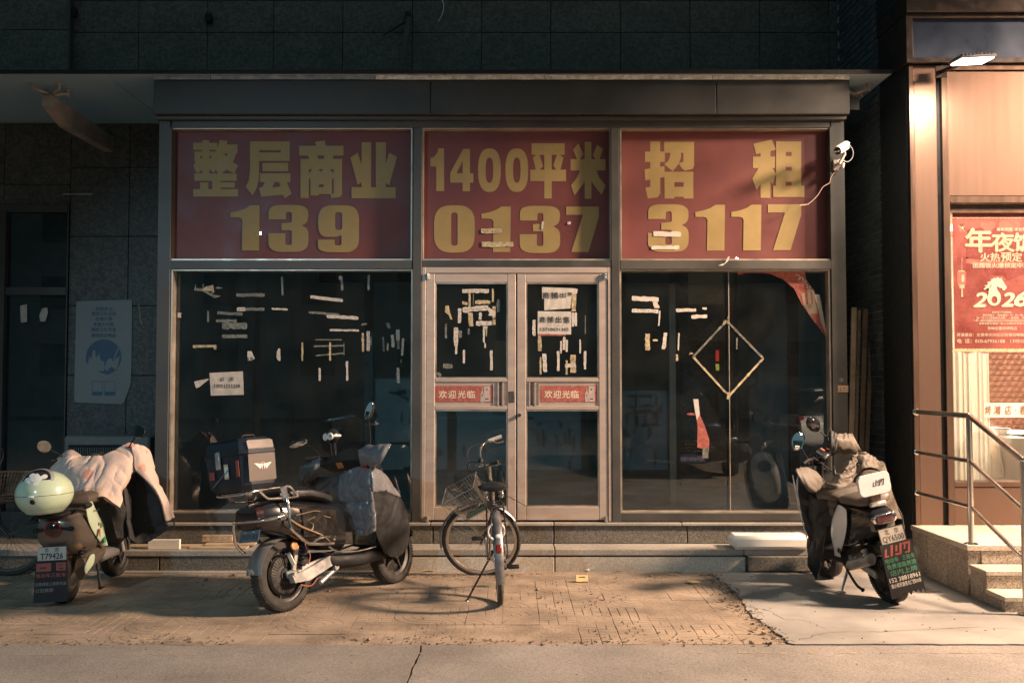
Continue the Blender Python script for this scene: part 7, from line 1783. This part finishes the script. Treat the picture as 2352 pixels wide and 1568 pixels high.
for k in range(11):
    a = k*.57; r_ = .036+.018*math.sin(k*2.3); x, y = (r_-.012)*math.cos(a), r_*1.2*math.sin(a); z = .182*math.sqrt(max(0, 1-(x*x+y*y)/.186**2))+.005+.0003*k
    mb.lathe([(0, .001), (.021, 0)], V(x, y, z), (x*.7/rb, y*.7/rb, 1), 14)
mb.xform(tl_).build('pale_picture', M['white_paint'], ld_)
MB().lathe([(0, .008), (.016, .006), (.018, 0)], cb+V(-rb*.985, -.0, -.035), (-1, 0, -.2), 18).build('box_lock', M['black'], eb)
MB().box(cb+V(-rb-.002, .01, .0), (.014, .05, .012), None, .005).build('box_latch', M['white_gloss'], eb)
# plate, long flap
pl = MB().box((0, 0, 0), (.005, .205, .095), None, .002).build('licence_plate', M['plate'], S3, False); pl.location = (-.70, .0, .385); pl.rotation_euler = (0, R(8), 0)
mb = MB(); f3 = frame3((-.0031, 0, 0), (0, -1, 0), (0, 0, 1)); put_text(mb, '北', f3, -.05, .012, -.022, .042, .02); put_text(mb, '京', f3, .022, .012, .05, .042, .02); put_text(mb, 'T79426', f3, -.08, -.038, .08, .004, .025); mb.build('lettering', M['ink'], pl, False)
fl_ = MB().prism([V(-.71-.12*(.335-z), y, z) for y, z in ((-.112, .335), (.112, .335), (.122, .05), (-.122, .05))], (-.004, 0, 0)).build('mudflap', M['black'], S3, False)
mb = MB(); f3 = lambda x, z: V(-.7155-.12*(.335-z), -x, z)
for x0, x1, z0, z1 in ((-.105, .0, .265, .322), (.035, .105, .265, .322)): mb.add([f3(x0, z0), f3(x1, z0), f3(x1, z1), f3(x0, z1)], [(0, 1, 2, 3)])
mb.build('red_label', M['red_letters'], fl_, False)
mb = MB(); f4 = lambda x, z: V(-.7160-.12*(.335-z), -x, z)
for x0, x1, z0, z1 in ((-.08, -.03, .285, .295), (.05, .06, .30, .312), (.07, .08, .30, .312), (.055, .085, .275, .285)): mb.add([f4(x0, z0), f4(x1, z0), f4(x1, z1), f4(x0, z1)], [(0, 1, 2, 3)])
mb.build('label_mark', M['ink'], fl_, False)
mb = MB(); put_text(mb, '电动车三轮车', f3, -.105, .222, .105, .252, .02); mb.build('dull_lettering', M['red_letters'], fl_, False)
mb = MB(); put_text(mb, '出售维修上牌换电池', f3, -.108, .165, .108, .190, .02); put_text(mb, '以旧换新', f3, -.108, .12, .02, .148, .02); mb.build('pale_lettering', M['grey_plastic'], fl_, False)
# drive cover, springs, stand
mb = MB(); mb.loft([[V(-.50+.40*u, -.115-.04*math.cos(t), .235+.07*u+(.085-.03*u)*math.sin(t)) for t in [2*PI*k/16 for k in range(16)]] for u in (0, .05, .4, .8, 1)]); mb.build('drive_cover', M['body_grey'], S3)
MB().prism([V(x, -.158, z) for x, z in rounded([(-.53, .19, .03), (-.36, .25, .03), (-.34, .315, .03), (-.42, .32, .03), (-.53, .25, .03)])], (0, -.006, 0)).build('drive_accent', M['mint'], S3, False)
for y in (-.115, .115):
    mb = MB(); spring(mb, (-.48, y, .31), (-.42, y, .47), .024, 8, .006); mb.build('shock_absorber', M['black'], S3)
mb = MB(); mb.loft([se_ring(-.14, .12, .26, .36), se_ring(-.1, .15, .2, .33), se_ring(.2, .15, .2, .29), se_ring(.36, .10, .24, .33)]); mb.build('floor_board', M['grey_plastic'], S3)
mb = MB(); mb.loft([se_ring(.24, .16, .29, .36), se_ring(.30, .20, .30, .62), se_ring(.32, .21, .34, .90), se_ring(.36, .17, .4, .94), se_ring(.40, .06, .45, .92)]); mb.build('leg_shield', M['body_grey'], S3)
mb = MB()
for s_ in (-1, 1): mb.cyl((.50, .065*s_, .205), (.33, .06*s_, .70), .017, .02, 12)
mb.cyl((.34, 0, .66), (.20, 0, 1.0), .028, n=14); mb.build('fork', M['silver'], S3)
mb = MB(); mb.tube(spline([V(.10, -.33, 1.0), V(.16, -.2, 1.0), V(.2, 0, .98), V(.16, .2, 1.0), V(.10, .33, 1.0)], 28), .012, 10); mb.build('handlebar', M['black'], S3)
MB().sphere((.2, 0, .97), (.09, .11, .08), 20, 12).build('headlamp_shell', M['body_grey'], S3)
leaf_mirror(S3, [V(.15, -.22, 1.0), V(.13, -.28, 1.08), V(.11, -.335, 1.15)], V(.10, -.37, 1.20), (-1, .05, .05), (0, 0, 1), .055, .057, pw=1)
leaf_mirror(S3, [V(.15, .22, 1.0), V(.13, .28, 1.05), V(.11, .34, 1.09)], V(.10, .38, 1.12), (-1, 0, -.3), (0, 0, 1), .055, .06, pw=1)
mb = MB(); mb.tube([V(-.12, -.09, .22), V(-.20, -.14, .02)], .011, 8); mb.box((-.205, -.15, .035), (.04, .04, .008)); mb.build('kickstand', M['black'], S3)
# pink quilt
q6 = Zm(0, 947.5, .2563)
QC = thing('windshield_quilt', 'pale pink quilted windshield cover with red printed flowers hung over the leftmost scooter', 'windshield quilt', q6(900, 860, -1.0))
rows = [[(560, 372, -.84), (640, 332, -.84), (740, 388, -.93), (800, 395, -.96), (920, 388, -.96), (1030, 335, -.90), (1140, 278, -.84), (1235, 290, -.80)],
        [(500, 440, -.90), (600, 420, -.97), (690, 470, -1.03), (790, 480, -1.05), (930, 470, -1.05), (1050, 440, -1.02), (1160, 420, -.97), (1235, 390, -.86)],
        [(440, 540, -.93), (560, 560, -1.04), (680, 590, -1.10), (790, 600, -1.12), (920, 590, -1.12), (1030, 580, -1.10), (1130, 560, -1.04), (1195, 500, -.92)],
        [(420, 620, -.95), (540, 660, -1.06), (660, 690, -1.14), (790, 690, -1.17), (930, 690, -1.17), (1030, 690, -1.15), (1100, 650, -1.10), (1150, 600, -.98)],
        [(450, 700, -.97), (570, 730, -1.08), (700, 745, -1.17), (800, 758, -1.21), (920, 748, -1.22), (1000, 780, -1.20), (1060, 770, -1.15), (1100, 700, -1.04)],
        [(500, 760, -.98), (600, 770, -1.08), (720, 770, -1.18), (810, 768, -1.22), (930, 755, -1.23), (1000, 800, -1.22), (1072, 850, -1.18), (1095, 760, -1.08)]]
MB(True).sheet(cloth_grid([[q6(*p) for p in r] for r in rows], 100, 110, .018, 8.0, 3, (1, 1, .30), None, .85, .15), .013).build('back_panel', M['quilt_pink'], QC, ang=180)
rows = [[(1170, 290, -.90), (1240, 284, -.86), (1300, 310, -.80), (1338, 350, -.72)], [(1200, 400, -.94), (1262, 390, -.92), (1330, 410, -.84), (1368, 460, -.72)], [(1216, 515, -.94), (1280, 500, -.92), (1360, 540, -.83), (1405, 570, -.72)], [(1325, 628, -.90), (1370, 640, -.89), (1420, 660, -.82), (1452, 690, -.72)], [(1425, 775, -.88), (1450, 780, -.87), (1490, 790, -.81), (1510, 810, -.72)], [(1478, 968, -.86), (1500, 968, -.85), (1530, 960, -.80), (1556, 940, -.72)]]
MB(True).sheet(cloth_grid([[q6(*p) for p in r] for r in rows], 70, 40, .016, 8.0, 7, (1, 1, .5), None, .8, .15), .013).build('sleeve_side', M['quilt_pink'], QC, ang=180)
rows = [[(1090, 640, -.92), (1180, 560, -.84), (1230, 530, -.80), (1330, 640, -.82)], [(1110, 800, -.94), (1190, 800, -.80), (1300, 760, -.76), (1420, 780, -.80)], [(1130, 980, -.94), (1200, 1000, -.78), (1320, 960, -.74), (1470, 960, -.78)], [(1150, 1130, -.92), (1240, 1175, -.78), (1350, 1145, -.74), (1520, 1030, -.76)]]
MB(True).sheet(cloth_grid([[q6(*p) for p in r] for r in rows], 50, 44, .014, 5, 9), .014).build('dark_lining', M['lining'], QC, ang=180)
rows = [[(980, 800, -1.14), (1040, 830, -1.12), (1095, 790, -1.04)], [(1000, 960, -1.02), (1070, 960, -.98), (1130, 900, -.92)], [(1040, 1120, -.96), (1090, 1130, -.92), (1160, 1100, -.88)]]
MB(True).sheet(cloth_grid([[q6(*p) for p in r] for r in rows], 30, 20, .01, 6, 10), .010).build('lower_lining', M['lining'], QC, ang=180)
MB(True).tube(spline([q6(1216, 520, -.95), q6(1330, 632, -.91), q6(1430, 780, -.89), q6(1482, 968, -.87), q6(1520, 968, -.85), q6(1556, 945, -.74), q6(1562, 1040, -.74)], 40), .006, 8).build('hem', M['lining'], QC)
MB(True).tube(spline([q6(750, 772, -1.22), q6(850, 772, -1.25), q6(930, 757, -1.25), q6(1000, 805, -1.24), q6(1070, 855, -1.20), q6(1082, 890, -1.18)], 30), .006, 8).build('hem', M['lining'], QC)

# ---- bicycles
M['bike_black'] = mat('worn black bicycle paint', (.03, .03, .03), .35, .1, var=.4, vs=14, coat=.2)
M['rim_alloy'] = mat('dull alloy rim', (.62, .55, .47), .4, .7, var=.12, vs=20)
M['guard'] = mat('grey dusty mudguard', (.20, .195, .20), .4, .5, var=.3, vs=9)
keep = {}
M['shade_metal'] = mat('rusty dull metal', (.09, .07, .055), .6, .5, var=.4, vs=20)  # shade over the left bicycle put into its metal colour
M['basket_wire'] = mat('wire basket', (.30, .28, .24), .45, .5, var=.3)
def bike_wheel(parent, Rr=.33, T_=None):
    """spoked wheel in its own plane (axle along y)"""
    mb = MB(); mb.lathe([(0, -.055), (.012, -.055), (.014, -.04), (.024, -.038), (.024, -.03), (.014, -.028), (.014, .028), (.024, .03), (.024, .038), (.014, .04), (.012, .055), (0, .055)], (0, 0, 0), (0, 1, 0), 18)
    wh = mb.build('wheel', M['silver'], parent)
    torus(MB(), (0, 0, 0), (0, 1, 0), Rr-.017, .0175, 56, 12).build('tyre', M['rubber'], wh)
    MB().lathe([(Rr-.034, -.012), (Rr-.052, -.010), (Rr-.056, 0), (Rr-.052, .010), (Rr-.034, .012), (Rr-.03, 0)], (0, 0, 0), (0, 1, 0), 56, True).build('rim', M['rim_alloy'], wh)
    mb = MB()
    for k in range(32):
        s_ = 1 if k % 2 else -1; a = 2*PI*k/32; b = a+(.95 if (k//2) % 2 else -.95)
        mb.tube([V(.022*math.cos(b), .034*s_, .022*math.sin(b)), V((Rr-.052)*math.cos(a), 0, (Rr-.052)*math.sin(a))], .0014, 4, cap=False)
    sp_ = mb.build('spokes', M['chrome'], wh); sp_['kind'] = 'stuff'
    if T_ is not None: wh.matrix_local = T_
    return wh
def bicycle(label, loc, rot, steer, basket_tilt=0.0, flower=False, shaded=False):
    r = thing('bicycle', label, 'bicycle', loc, rot, 'parked bicycles')
    Rr = .33; ra, bb, fa = V(-.56, 0, Rr), V(-.06, 0, .29), V(.56, 0, Rr); st, ht0, ht1 = V(-.20, 0, .72), V(.375, 0, .60), V(.315, 0, .80)
    if shaded:
        for nm in ('rim_alloy', 'silver', 'chrome', 'guard', 'basket_wire'): keep[nm] = M[nm]; M[nm] = M['shade_metal']
    bike_wheel(r, Rr, Matrix.Translation(ra))
    mb = MB(); mb.tube([bb, V(-.19, 0, .70)], .0155, 12); mb.tube([ht0, bb], .0165, 12); mb.tube(spline([ht0*.75+ht1*.25, V(.1, 0, .44), V(-.10, 0, .42)], 14), .014, 12); mb.tube([ht0-V(-.012, 0, .04), ht1+V(-.006, 0, .02)], .019, 14); mb.lathe([(.022, -.036), (.022, .036)], bb, (0, 1, 0), 16)
    for s_ in (-1, 1): mb.tube([bb+V(-.02, .025*s_, 0), ra+V(0, .062*s_, 0)], .009, 10); mb.tube([V(-.185, .018*s_, .66), ra+V(0, .062*s_, 0)], .0075, 10)
    mb.build('frame', M['bike_black'], r)
    mb = MB(); mb.tube([V(-.19, 0, .68), V(-.205, 0, .78)], .0125, 12); mb.build('seat_post', M['chrome'], r)
    mb = MB(); mb.loft([[V(x, w*math.cos(t), z+h*math.sin(t)) for t in [2*PI*k/18 for k in range(18)]] for x, w, z, h in ((.06, .015, .81, .012), (.03, .026, .815, .022), (-.08, .045, .815, .03), (-.18, .10, .815, .035), (-.26, .115, .82, .038), (-.30, .09, .82, .034), (-.315, .04, .82, .02))]); se_ = mb.build('saddle', M['leather'], r)
    mb = MB()
    for s_ in (-1, 1): spring(mb, (-.25, .06*s_, .74), (-.25, .06*s_, .79), .018, 4, .003)
    mb.build('saddle_spring', M['chrome'], se_)['kind'] = 'stuff'
    mg_ = mudguard(ra, Rr+.022, .062, R(20), R(200), .002, droop=.006).build('rear_mudguard', M['guard'], r)
    mb = MB()
    for s_ in (-1, 1): mb.tube([ra+V(0, .06*s_, 0), ra+V(-.33, .03*s_, .10)], .0022, 6); mb.tube([ra+V(0, .06*s_, 0), ra+V(-.12, .032*s_, .33)], .0022, 6)
    mb.build('stay', M['chrome'], mg_)
    c = ra+V(-(Rr+.026)*math.cos(R(18)), 0, (Rr+.026)*math.sin(R(18)))
    MB().box(c+V(-.012, 0, .02), (.018, .042, .062), (0, R(18), 0), .008).build('rear_reflector', M['red_lens'], r)
    MB().box(c+V(.004, 0, .105), (.02, .036, .03), (0, R(30), 0), .008).build('reflector_cap', M['white_paint'], r)
    mb = MB()                                       # rear rack
    for s_ in (-1, 1):
        mb.tube(spline([V(-.21, .02*s_, .70), V(-.26, .055*s_, .715), V(-.60, .06*s_, .715), V(-.66, .045*s_, .715), V(-.665, 0, .715)], 20), .005, 8); mb.tube([V(-.56, .075*s_, Rr), V(-.56, .062*s_, .715)], .005, 8); mb.tube([V(-.56, .075*s_, Rr), V(-.40, .062*s_, .715)], .0045, 8)
    for x in (-.3, -.42, -.54, -.63): mb.tube([V(x, -.058, .715), V(x, .058, .715)], .004, 6)
    mb.build('rear_rack', M['bike_black'], r)
    torus(MB(), V(-.50, .0, .52), (1, .15, .1), .062, .009, 26, 8).build('ring_lock', M['white_paint'], r)
    mb = MB(); torus(mb, bb+V(0, -.045, 0), (0, 1, 0), .085, .005, 36, 6); mb.lathe([(0, -.002), (.06, -.002), (.06, .002), (0, .002)], bb+V(0, -.045, 0), (0, 1, 0), 30)
    mb.tube([bb+V(0, -.045, .085), ra+V(0, -.045, .035)], .005, 6); mb.tube([bb+V(0, -.045, -.085), ra+V(0, -.045, -.035)], .005, 6)
    mb.bar(bb+V(0, -.07, 0), bb+V(.10, -.075, -.135), .014, .02, .004); mb.bar(bb+V(0, .07, 0), bb+V(-.10, .075, .135), .014, .02, .004); mb.cyl(bb+V(0, -.075, 0), bb+V(0, .075, 0), .009, n=10); mb.build('crankset', M['silver'], r)
    for p, s_ in ((bb+V(.10, -.075, -.135), -1), (bb+V(-.10, .075, .135), 1)):
        mb = MB(); mb.cyl(p, p+V(0, .10*s_, 0), .006, n=8); q = p+V(0, .062*s_, 0)
        for x in (-.032, .032): mb.box(q+V(x, 0, 0), (.014, .088, .022), None, .004)
        for y in (-.04, 0, .04): mb.box(q+V(0, y, 0), (.055, .010, .016), None, .002)
        mb.build('pedal', M['black'], r)
    mb = MB(); mb.box(V(-.30, -.05, .34), (.44, .02, .085), (0, R(-4.5), 0), .008); mb.build('chain_guard', M['bike_black'], r)
    mb = MB(); mb.tube([V(-.50, .07, .31), V(-.42, .24, .012)], .0075, 8); mb.sphere((-.42, .24, .014), (.02, .012, .010), 8, 6); mb.build('kickstand', M['bike_black'], r)
    # steered front
    ax_ = (ht1-ht0).normalized(); piv = ht0
    SM = Matrix.Translation(piv) @ Matrix.Rotation(steer, 4, ax_) @ Matrix.Translation(-piv)
    mb = MB(); cr_ = ht0+V(.018, 0, -.07)
    for s_ in (-1, 1): mb.tube(spline([cr_+V(0, .045*s_, 0), cr_*.5+fa*.5+V(-.012, .05*s_, 0), fa+V(0, .055*s_, 0)], 12), [.012]*6+[.009]*6, 10)
    mb.tube([cr_+V(0, -.05, 0), cr_+V(0, .05, 0)], .014, 10); mb.tube([cr_, ht0], .014, 10); mb.xform(SM).build('fork', M['bike_black'], r)
    fw = bike_wheel(r, Rr, SM @ Matrix.Translation(fa))
    g2 = mudguard(fa, Rr+.02, .058, R(5), R(165), .002, droop=.006); g2.tube([fa+V(0, .06, 0), fa+V(-.33, .025, .06)], .002, 5); g2.tube([fa+V(0, -.06, 0), fa+V(-.33, -.025, .06)], .002, 5); g2.xform(SM).build('front_mudguard', M['guard'], r)
    mb = MB(); mb.tube([ht1, ht1+V(-.035, 0, .13)], .0125, 12); sm_ = ht1+V(-.035, 0, .13); mb.tube(spline([sm_, sm_+V(.03, 0, .03), sm_+V(.06, 0, .03)], 8), .012, 10); mb.xform(SM).build('stem', M['chrome'], r)
    hb_ = sm_+V(.06, 0, .03); mb = MB(); mb.tube(spline([hb_+V(-.19, -.29, .09), hb_+V(-.06, -.27, .09), hb_+V(-.0, -.17, .07), hb_, hb_+V(-.0, .17, .07), hb_+V(-.06, .27, .09), hb_+V(-.19, .29, .09)], 44), .0105, 10); hb2 = mb.xform(SM).build('handlebar', M['chrome'], r)
    for s_ in (-1, 1):
        MB().tube([hb_+V(-.19, .29*s_, .09), hb_+V(-.075, .272*s_, .09)], .0165, 12).xform(SM).build('grip', M['paper'] if flower and s_ < 0 else M['rubber'], hb2)
        m3 = MB(); m3.tube(spline([hb_+V(-.10, .27*s_, .085), hb_+V(-.14, .25*s_, .06), hb_+V(-.20, .25*s_, .055)], 10), .005, 6); m3.xform(SM).build('brake_lever', M['chrome'], hb2)
    m3 = MB(); m3.lathe([(0, .02), (.018, .016), (.024, 0), (0, 0)], hb_+V(-.03, .12, .08), (0, 0, 1), 16); m3.xform(SM).build('bell', M['black'], hb2)
    m3 = MB(); m3.tube(spline([hb_+V(-.10, -.25, .09), hb_+V(.08, -.12, .12), hb_+V(.10, 0, -.05), ht0+V(.05, .0, -.05)], 24), .0035, 6); m3.tube(spline([hb_+V(-.10, .25, .09), hb_+V(.06, .14, .10), hb_+V(.08, .04, -.06), V(.1, 0, .5)], 24), .0035, 6); m3.xform(SM).build('brake_cable', M['black'], r)
    # wire basket, wider at its mouth
    bz = .66; bc = V(.52, 0, .70); mb = MB(); TM = SM @ Matrix.Translation(V(.40, 0, .62)) @ Matrix.Rotation(basket_tilt, 4, 'Y') @ Matrix.Translation(V(-.40, 0, -.62))
    lo = [(.40, -.10), (.60, -.10), (.60, .10), (.40, .10)]; hi_ = [(.385, -.165), (.68, -.165), (.68, .165), (.385, .165)]
    lp = lambda u, z: None
    def side(k, n):
        a, b = lo[k], lo[(k+1) % 4]; c_, d_ = hi_[k], hi_[(k+1) % 4]
        for i in range(n+1):
            u = i/n; mb.tube([V(a[0]+(b[0]-a[0])*u, a[1]+(b[1]-a[1])*u, .62), V(c_[0]+(d_[0]-c_[0])*u, c_[1]+(d_[1]-c_[1])*u, .86)], .0023, 4, cap=False)
    for k in range(4): side(k, 11)
    for j in range(8):
        t = j/7; P = [V(lo[k][0]*(1-t)+hi_[k][0]*t, lo[k][1]*(1-t)+hi_[k][1]*t, .62+.24*t) for k in range(4)]
        mb.tube(P, .0016 if j < 7 else .004, 4, True)
    for i in range(9): mb.tube([V(.40+.025*i, -.10, .62), V(.40+.025*i, .10, .62)], .0023, 4, cap=False); mb.tube([V(.40, -.1+.025*i, .62), V(.60, -.1+.025*i, .62)], .0023, 4, cap=False)
    mb.xform(TM); bk = mb.build('basket', M['basket_wire'], r)
    if flower:
        mb = MB(); mb.box((.5, 0, .628), (.19, .19, .006)); mb.xform(TM).build('basket_liner', M['green_letters'], bk, False)
        mb = MB()
        for k in range(9):
            p = V(rnd.uniform(.4, .66), rnd.uniform(-.14, .14), rnd.uniform(.66, .85)); mb.tube(spline([p+V(rnd.uniform(-.08, .08), rnd.uniform(-.08, .08), rnd.uniform(-.06, .06)) for _ in range(4)], 10), .0015, 5)
        mb.xform(TM).build('loose_string', M['tan_line'], bk)
    for nm in list(keep): M[nm] = keep.pop(nm)
    return r
bk1 = bicycle('black city bicycle with a wire basket and turned front wheel parked before the doors', (-.115, -1.06, .0), (R(-3.0), 0, R(93)), R(84), R(12), True)
bk2 = bicycle('old dark bicycle with a front basket at the left edge, behind the leftmost scooter', (-4.76, -.56, 0), (R(-2), 0, R(2)), R(6), 0, False, True)

# ---- a white car across the road (seen in the right pane's reflection)
CA = thing('parked_car', 'white hatchback parked across the road, mirrored in the right pane', 'car', (7.8, -11.9, 0), (0, 0, 0))
def cring(x, hw, z0, z1, p_=.45): return se_ring(x, hw, z0, z1, 24, p_)
MB().loft([cring(-2.0, .70, .40, .78), cring(-1.95, .82, .28, .92), cring(-1.2, .86, .24, .96), cring(.6, .86, .24, .96), cring(1.5, .84, .26, .88), cring(1.95, .76, .32, .70), cring(2.02, .6, .4, .6)]).build('body', M['white_gloss'], CA)
cb_ = MB().loft([cring(-1.85, .70, .94, 1.0), cring(-1.55, .72, .90, 1.42), cring(-.4, .72, .90, 1.50), cring(.3, .70, .90, 1.40), cring(1.05, .72, .88, .95)]).build('cabin', M['black_gloss'], CA)
MB().loft([cring(-1.62, .66, 1.40, 1.46), cring(-.4, .70, 1.46, 1.515), cring(.2, .64, 1.40, 1.44)]).build('roof', M['white_gloss'], CA)
for x in (-1.2, 1.25):
    for s_ in (-1, 1):
        w_ = MB().lathe([(0, -.1), (.2, -.1), (.31, -.09), (.32, 0), (.31, .09), (.2, .1), (0, .1)], (x, .78*s_, .32), (0, 1, 0), 32).build('wheel', M['rubber'], CA)
        MB().lathe([(0, .012), (.12, .015), (.19, .004), (.19, -.01)], (x, .885*s_, .32), (0, s_, 0), 24).build('hub_cap', M['silver'], w_)
for s_ in (-1, 1):
    MB().box((-1.93, .66*s_, .82), (.14, .22, .2), None, .04).build('tail_lamp', M['red_lens'], CA); MB().box((1.88, .6*s_, .66), (.2, .28, .12), None, .04).build('headlight', M['mirror'], CA)
    MB().box((-.35, .868*s_, .62), (.02, .012, .5)).build('door_gap', M['black'], CA, False); MB().box((-.6, .88*s_, .80), (.16, .02, .025), None, .008).build('door_handle', M['silver'], CA)
# a dark car behind the camera, its chrome front mirrored in the right pane
DC = thing('parked_car', 'dark car with a chrome grille facing the shop, mirrored in the right pane', 'car', (2.95, -9.4, 0), (0, 0, R(90)))
M['car_dark'] = mat('dark car paint', (.02, .021, .024), .2, .2, var=.1, coat=.8)
MB().loft([cring(-2.2, .70, .40, .78), cring(-2.1, .84, .28, .92), cring(-1.2, .88, .22, .96), cring(.6, .88, .22, .96), cring(1.6, .86, .24, .88), cring(2.08, .80, .30, .74), cring(2.14, .66, .36, .66)]).build('body', M['car_dark'], DC)
MB().loft([cring(-1.7, .70, .94, 1.0), cring(-1.2, .72, .90, 1.40), cring(-.4, .72, .90, 1.45), cring(.2, .70, .90, 1.38), cring(1.0, .72, .88, .95)]).build('cabin', M['black_gloss'], DC)
for x in (-1.3, 1.3):
    for s_ in (-1, 1):
        w_ = MB().lathe([(0, -.1), (.2, -.1), (.31, -.09), (.32, 0), (.31, .09), (.2, .1), (0, .1)], (x, .80*s_, .32), (0, 1, 0), 32).build('wheel', M['rubber'], DC)
        MB().lathe([(0, .012), (.12, .015), (.19, .004), (.19, -.01)], (x, .905*s_, .32), (0, s_, 0), 24).build('hub_cap', M['silver'], w_)
gr = MB().box((2.13, 0, .56), (.04, .80, .24), None, .03).build('grille', M['black_gloss'], DC)
for k in range(4): MB().box((2.16, 0, .48+.055*k), (.02, .78-.05*k, .016), None, .006).build('grille_bar', M['chrome'], gr)
for s_ in (-1, 1): MB().box((2.06, .62*s_, .62), (.14, .28, .12), None, .04).build('headlight', M['mirror'], DC); MB().tube([V(2.14, .3*s_, .30), V(2.10, .74*s_, .33)], .018, 8).build('chrome_strip', M['chrome'], DC)
pl = MB().box((2.175, 0, .36), (.01, .44, .14), None, .004).build('licence_plate', mat('blue car plate', (.03, .06, .2), .4), DC, False)
mb = MB(); put_text(mb, '京P·LW109', frame3((2.1806, 0, .36), (0, 1, 0), (0, 0, 1)), -.19, -.045, .19, .045, .015); mb.build('lettering', M['white_paint'], pl, False)
# small lit shop sign far across the road
LS = thing('led_sign', 'small red and yellow lit sign across the road', 'sign', (6.3, -21.5, 0))
MB().cyl((0, 0, 0), (0, 0, 2.0), .04, n=10).build('post', M['black'], LS)
MB().box((0, 0, 2.2), (.26, .1, .75), None, .02).build('cabinet', M['black'], LS)
MB().box((0, .056, 2.4), (.10, .01, .34)).build('red_light', emissive('red light', (1, .06, .03), 3), LS, False); MB().box((0, .056, 2.05), (.10, .01, .20)).build('yellow_light', emissive('yellow light', (.9, .8, .15), 3), LS, False)
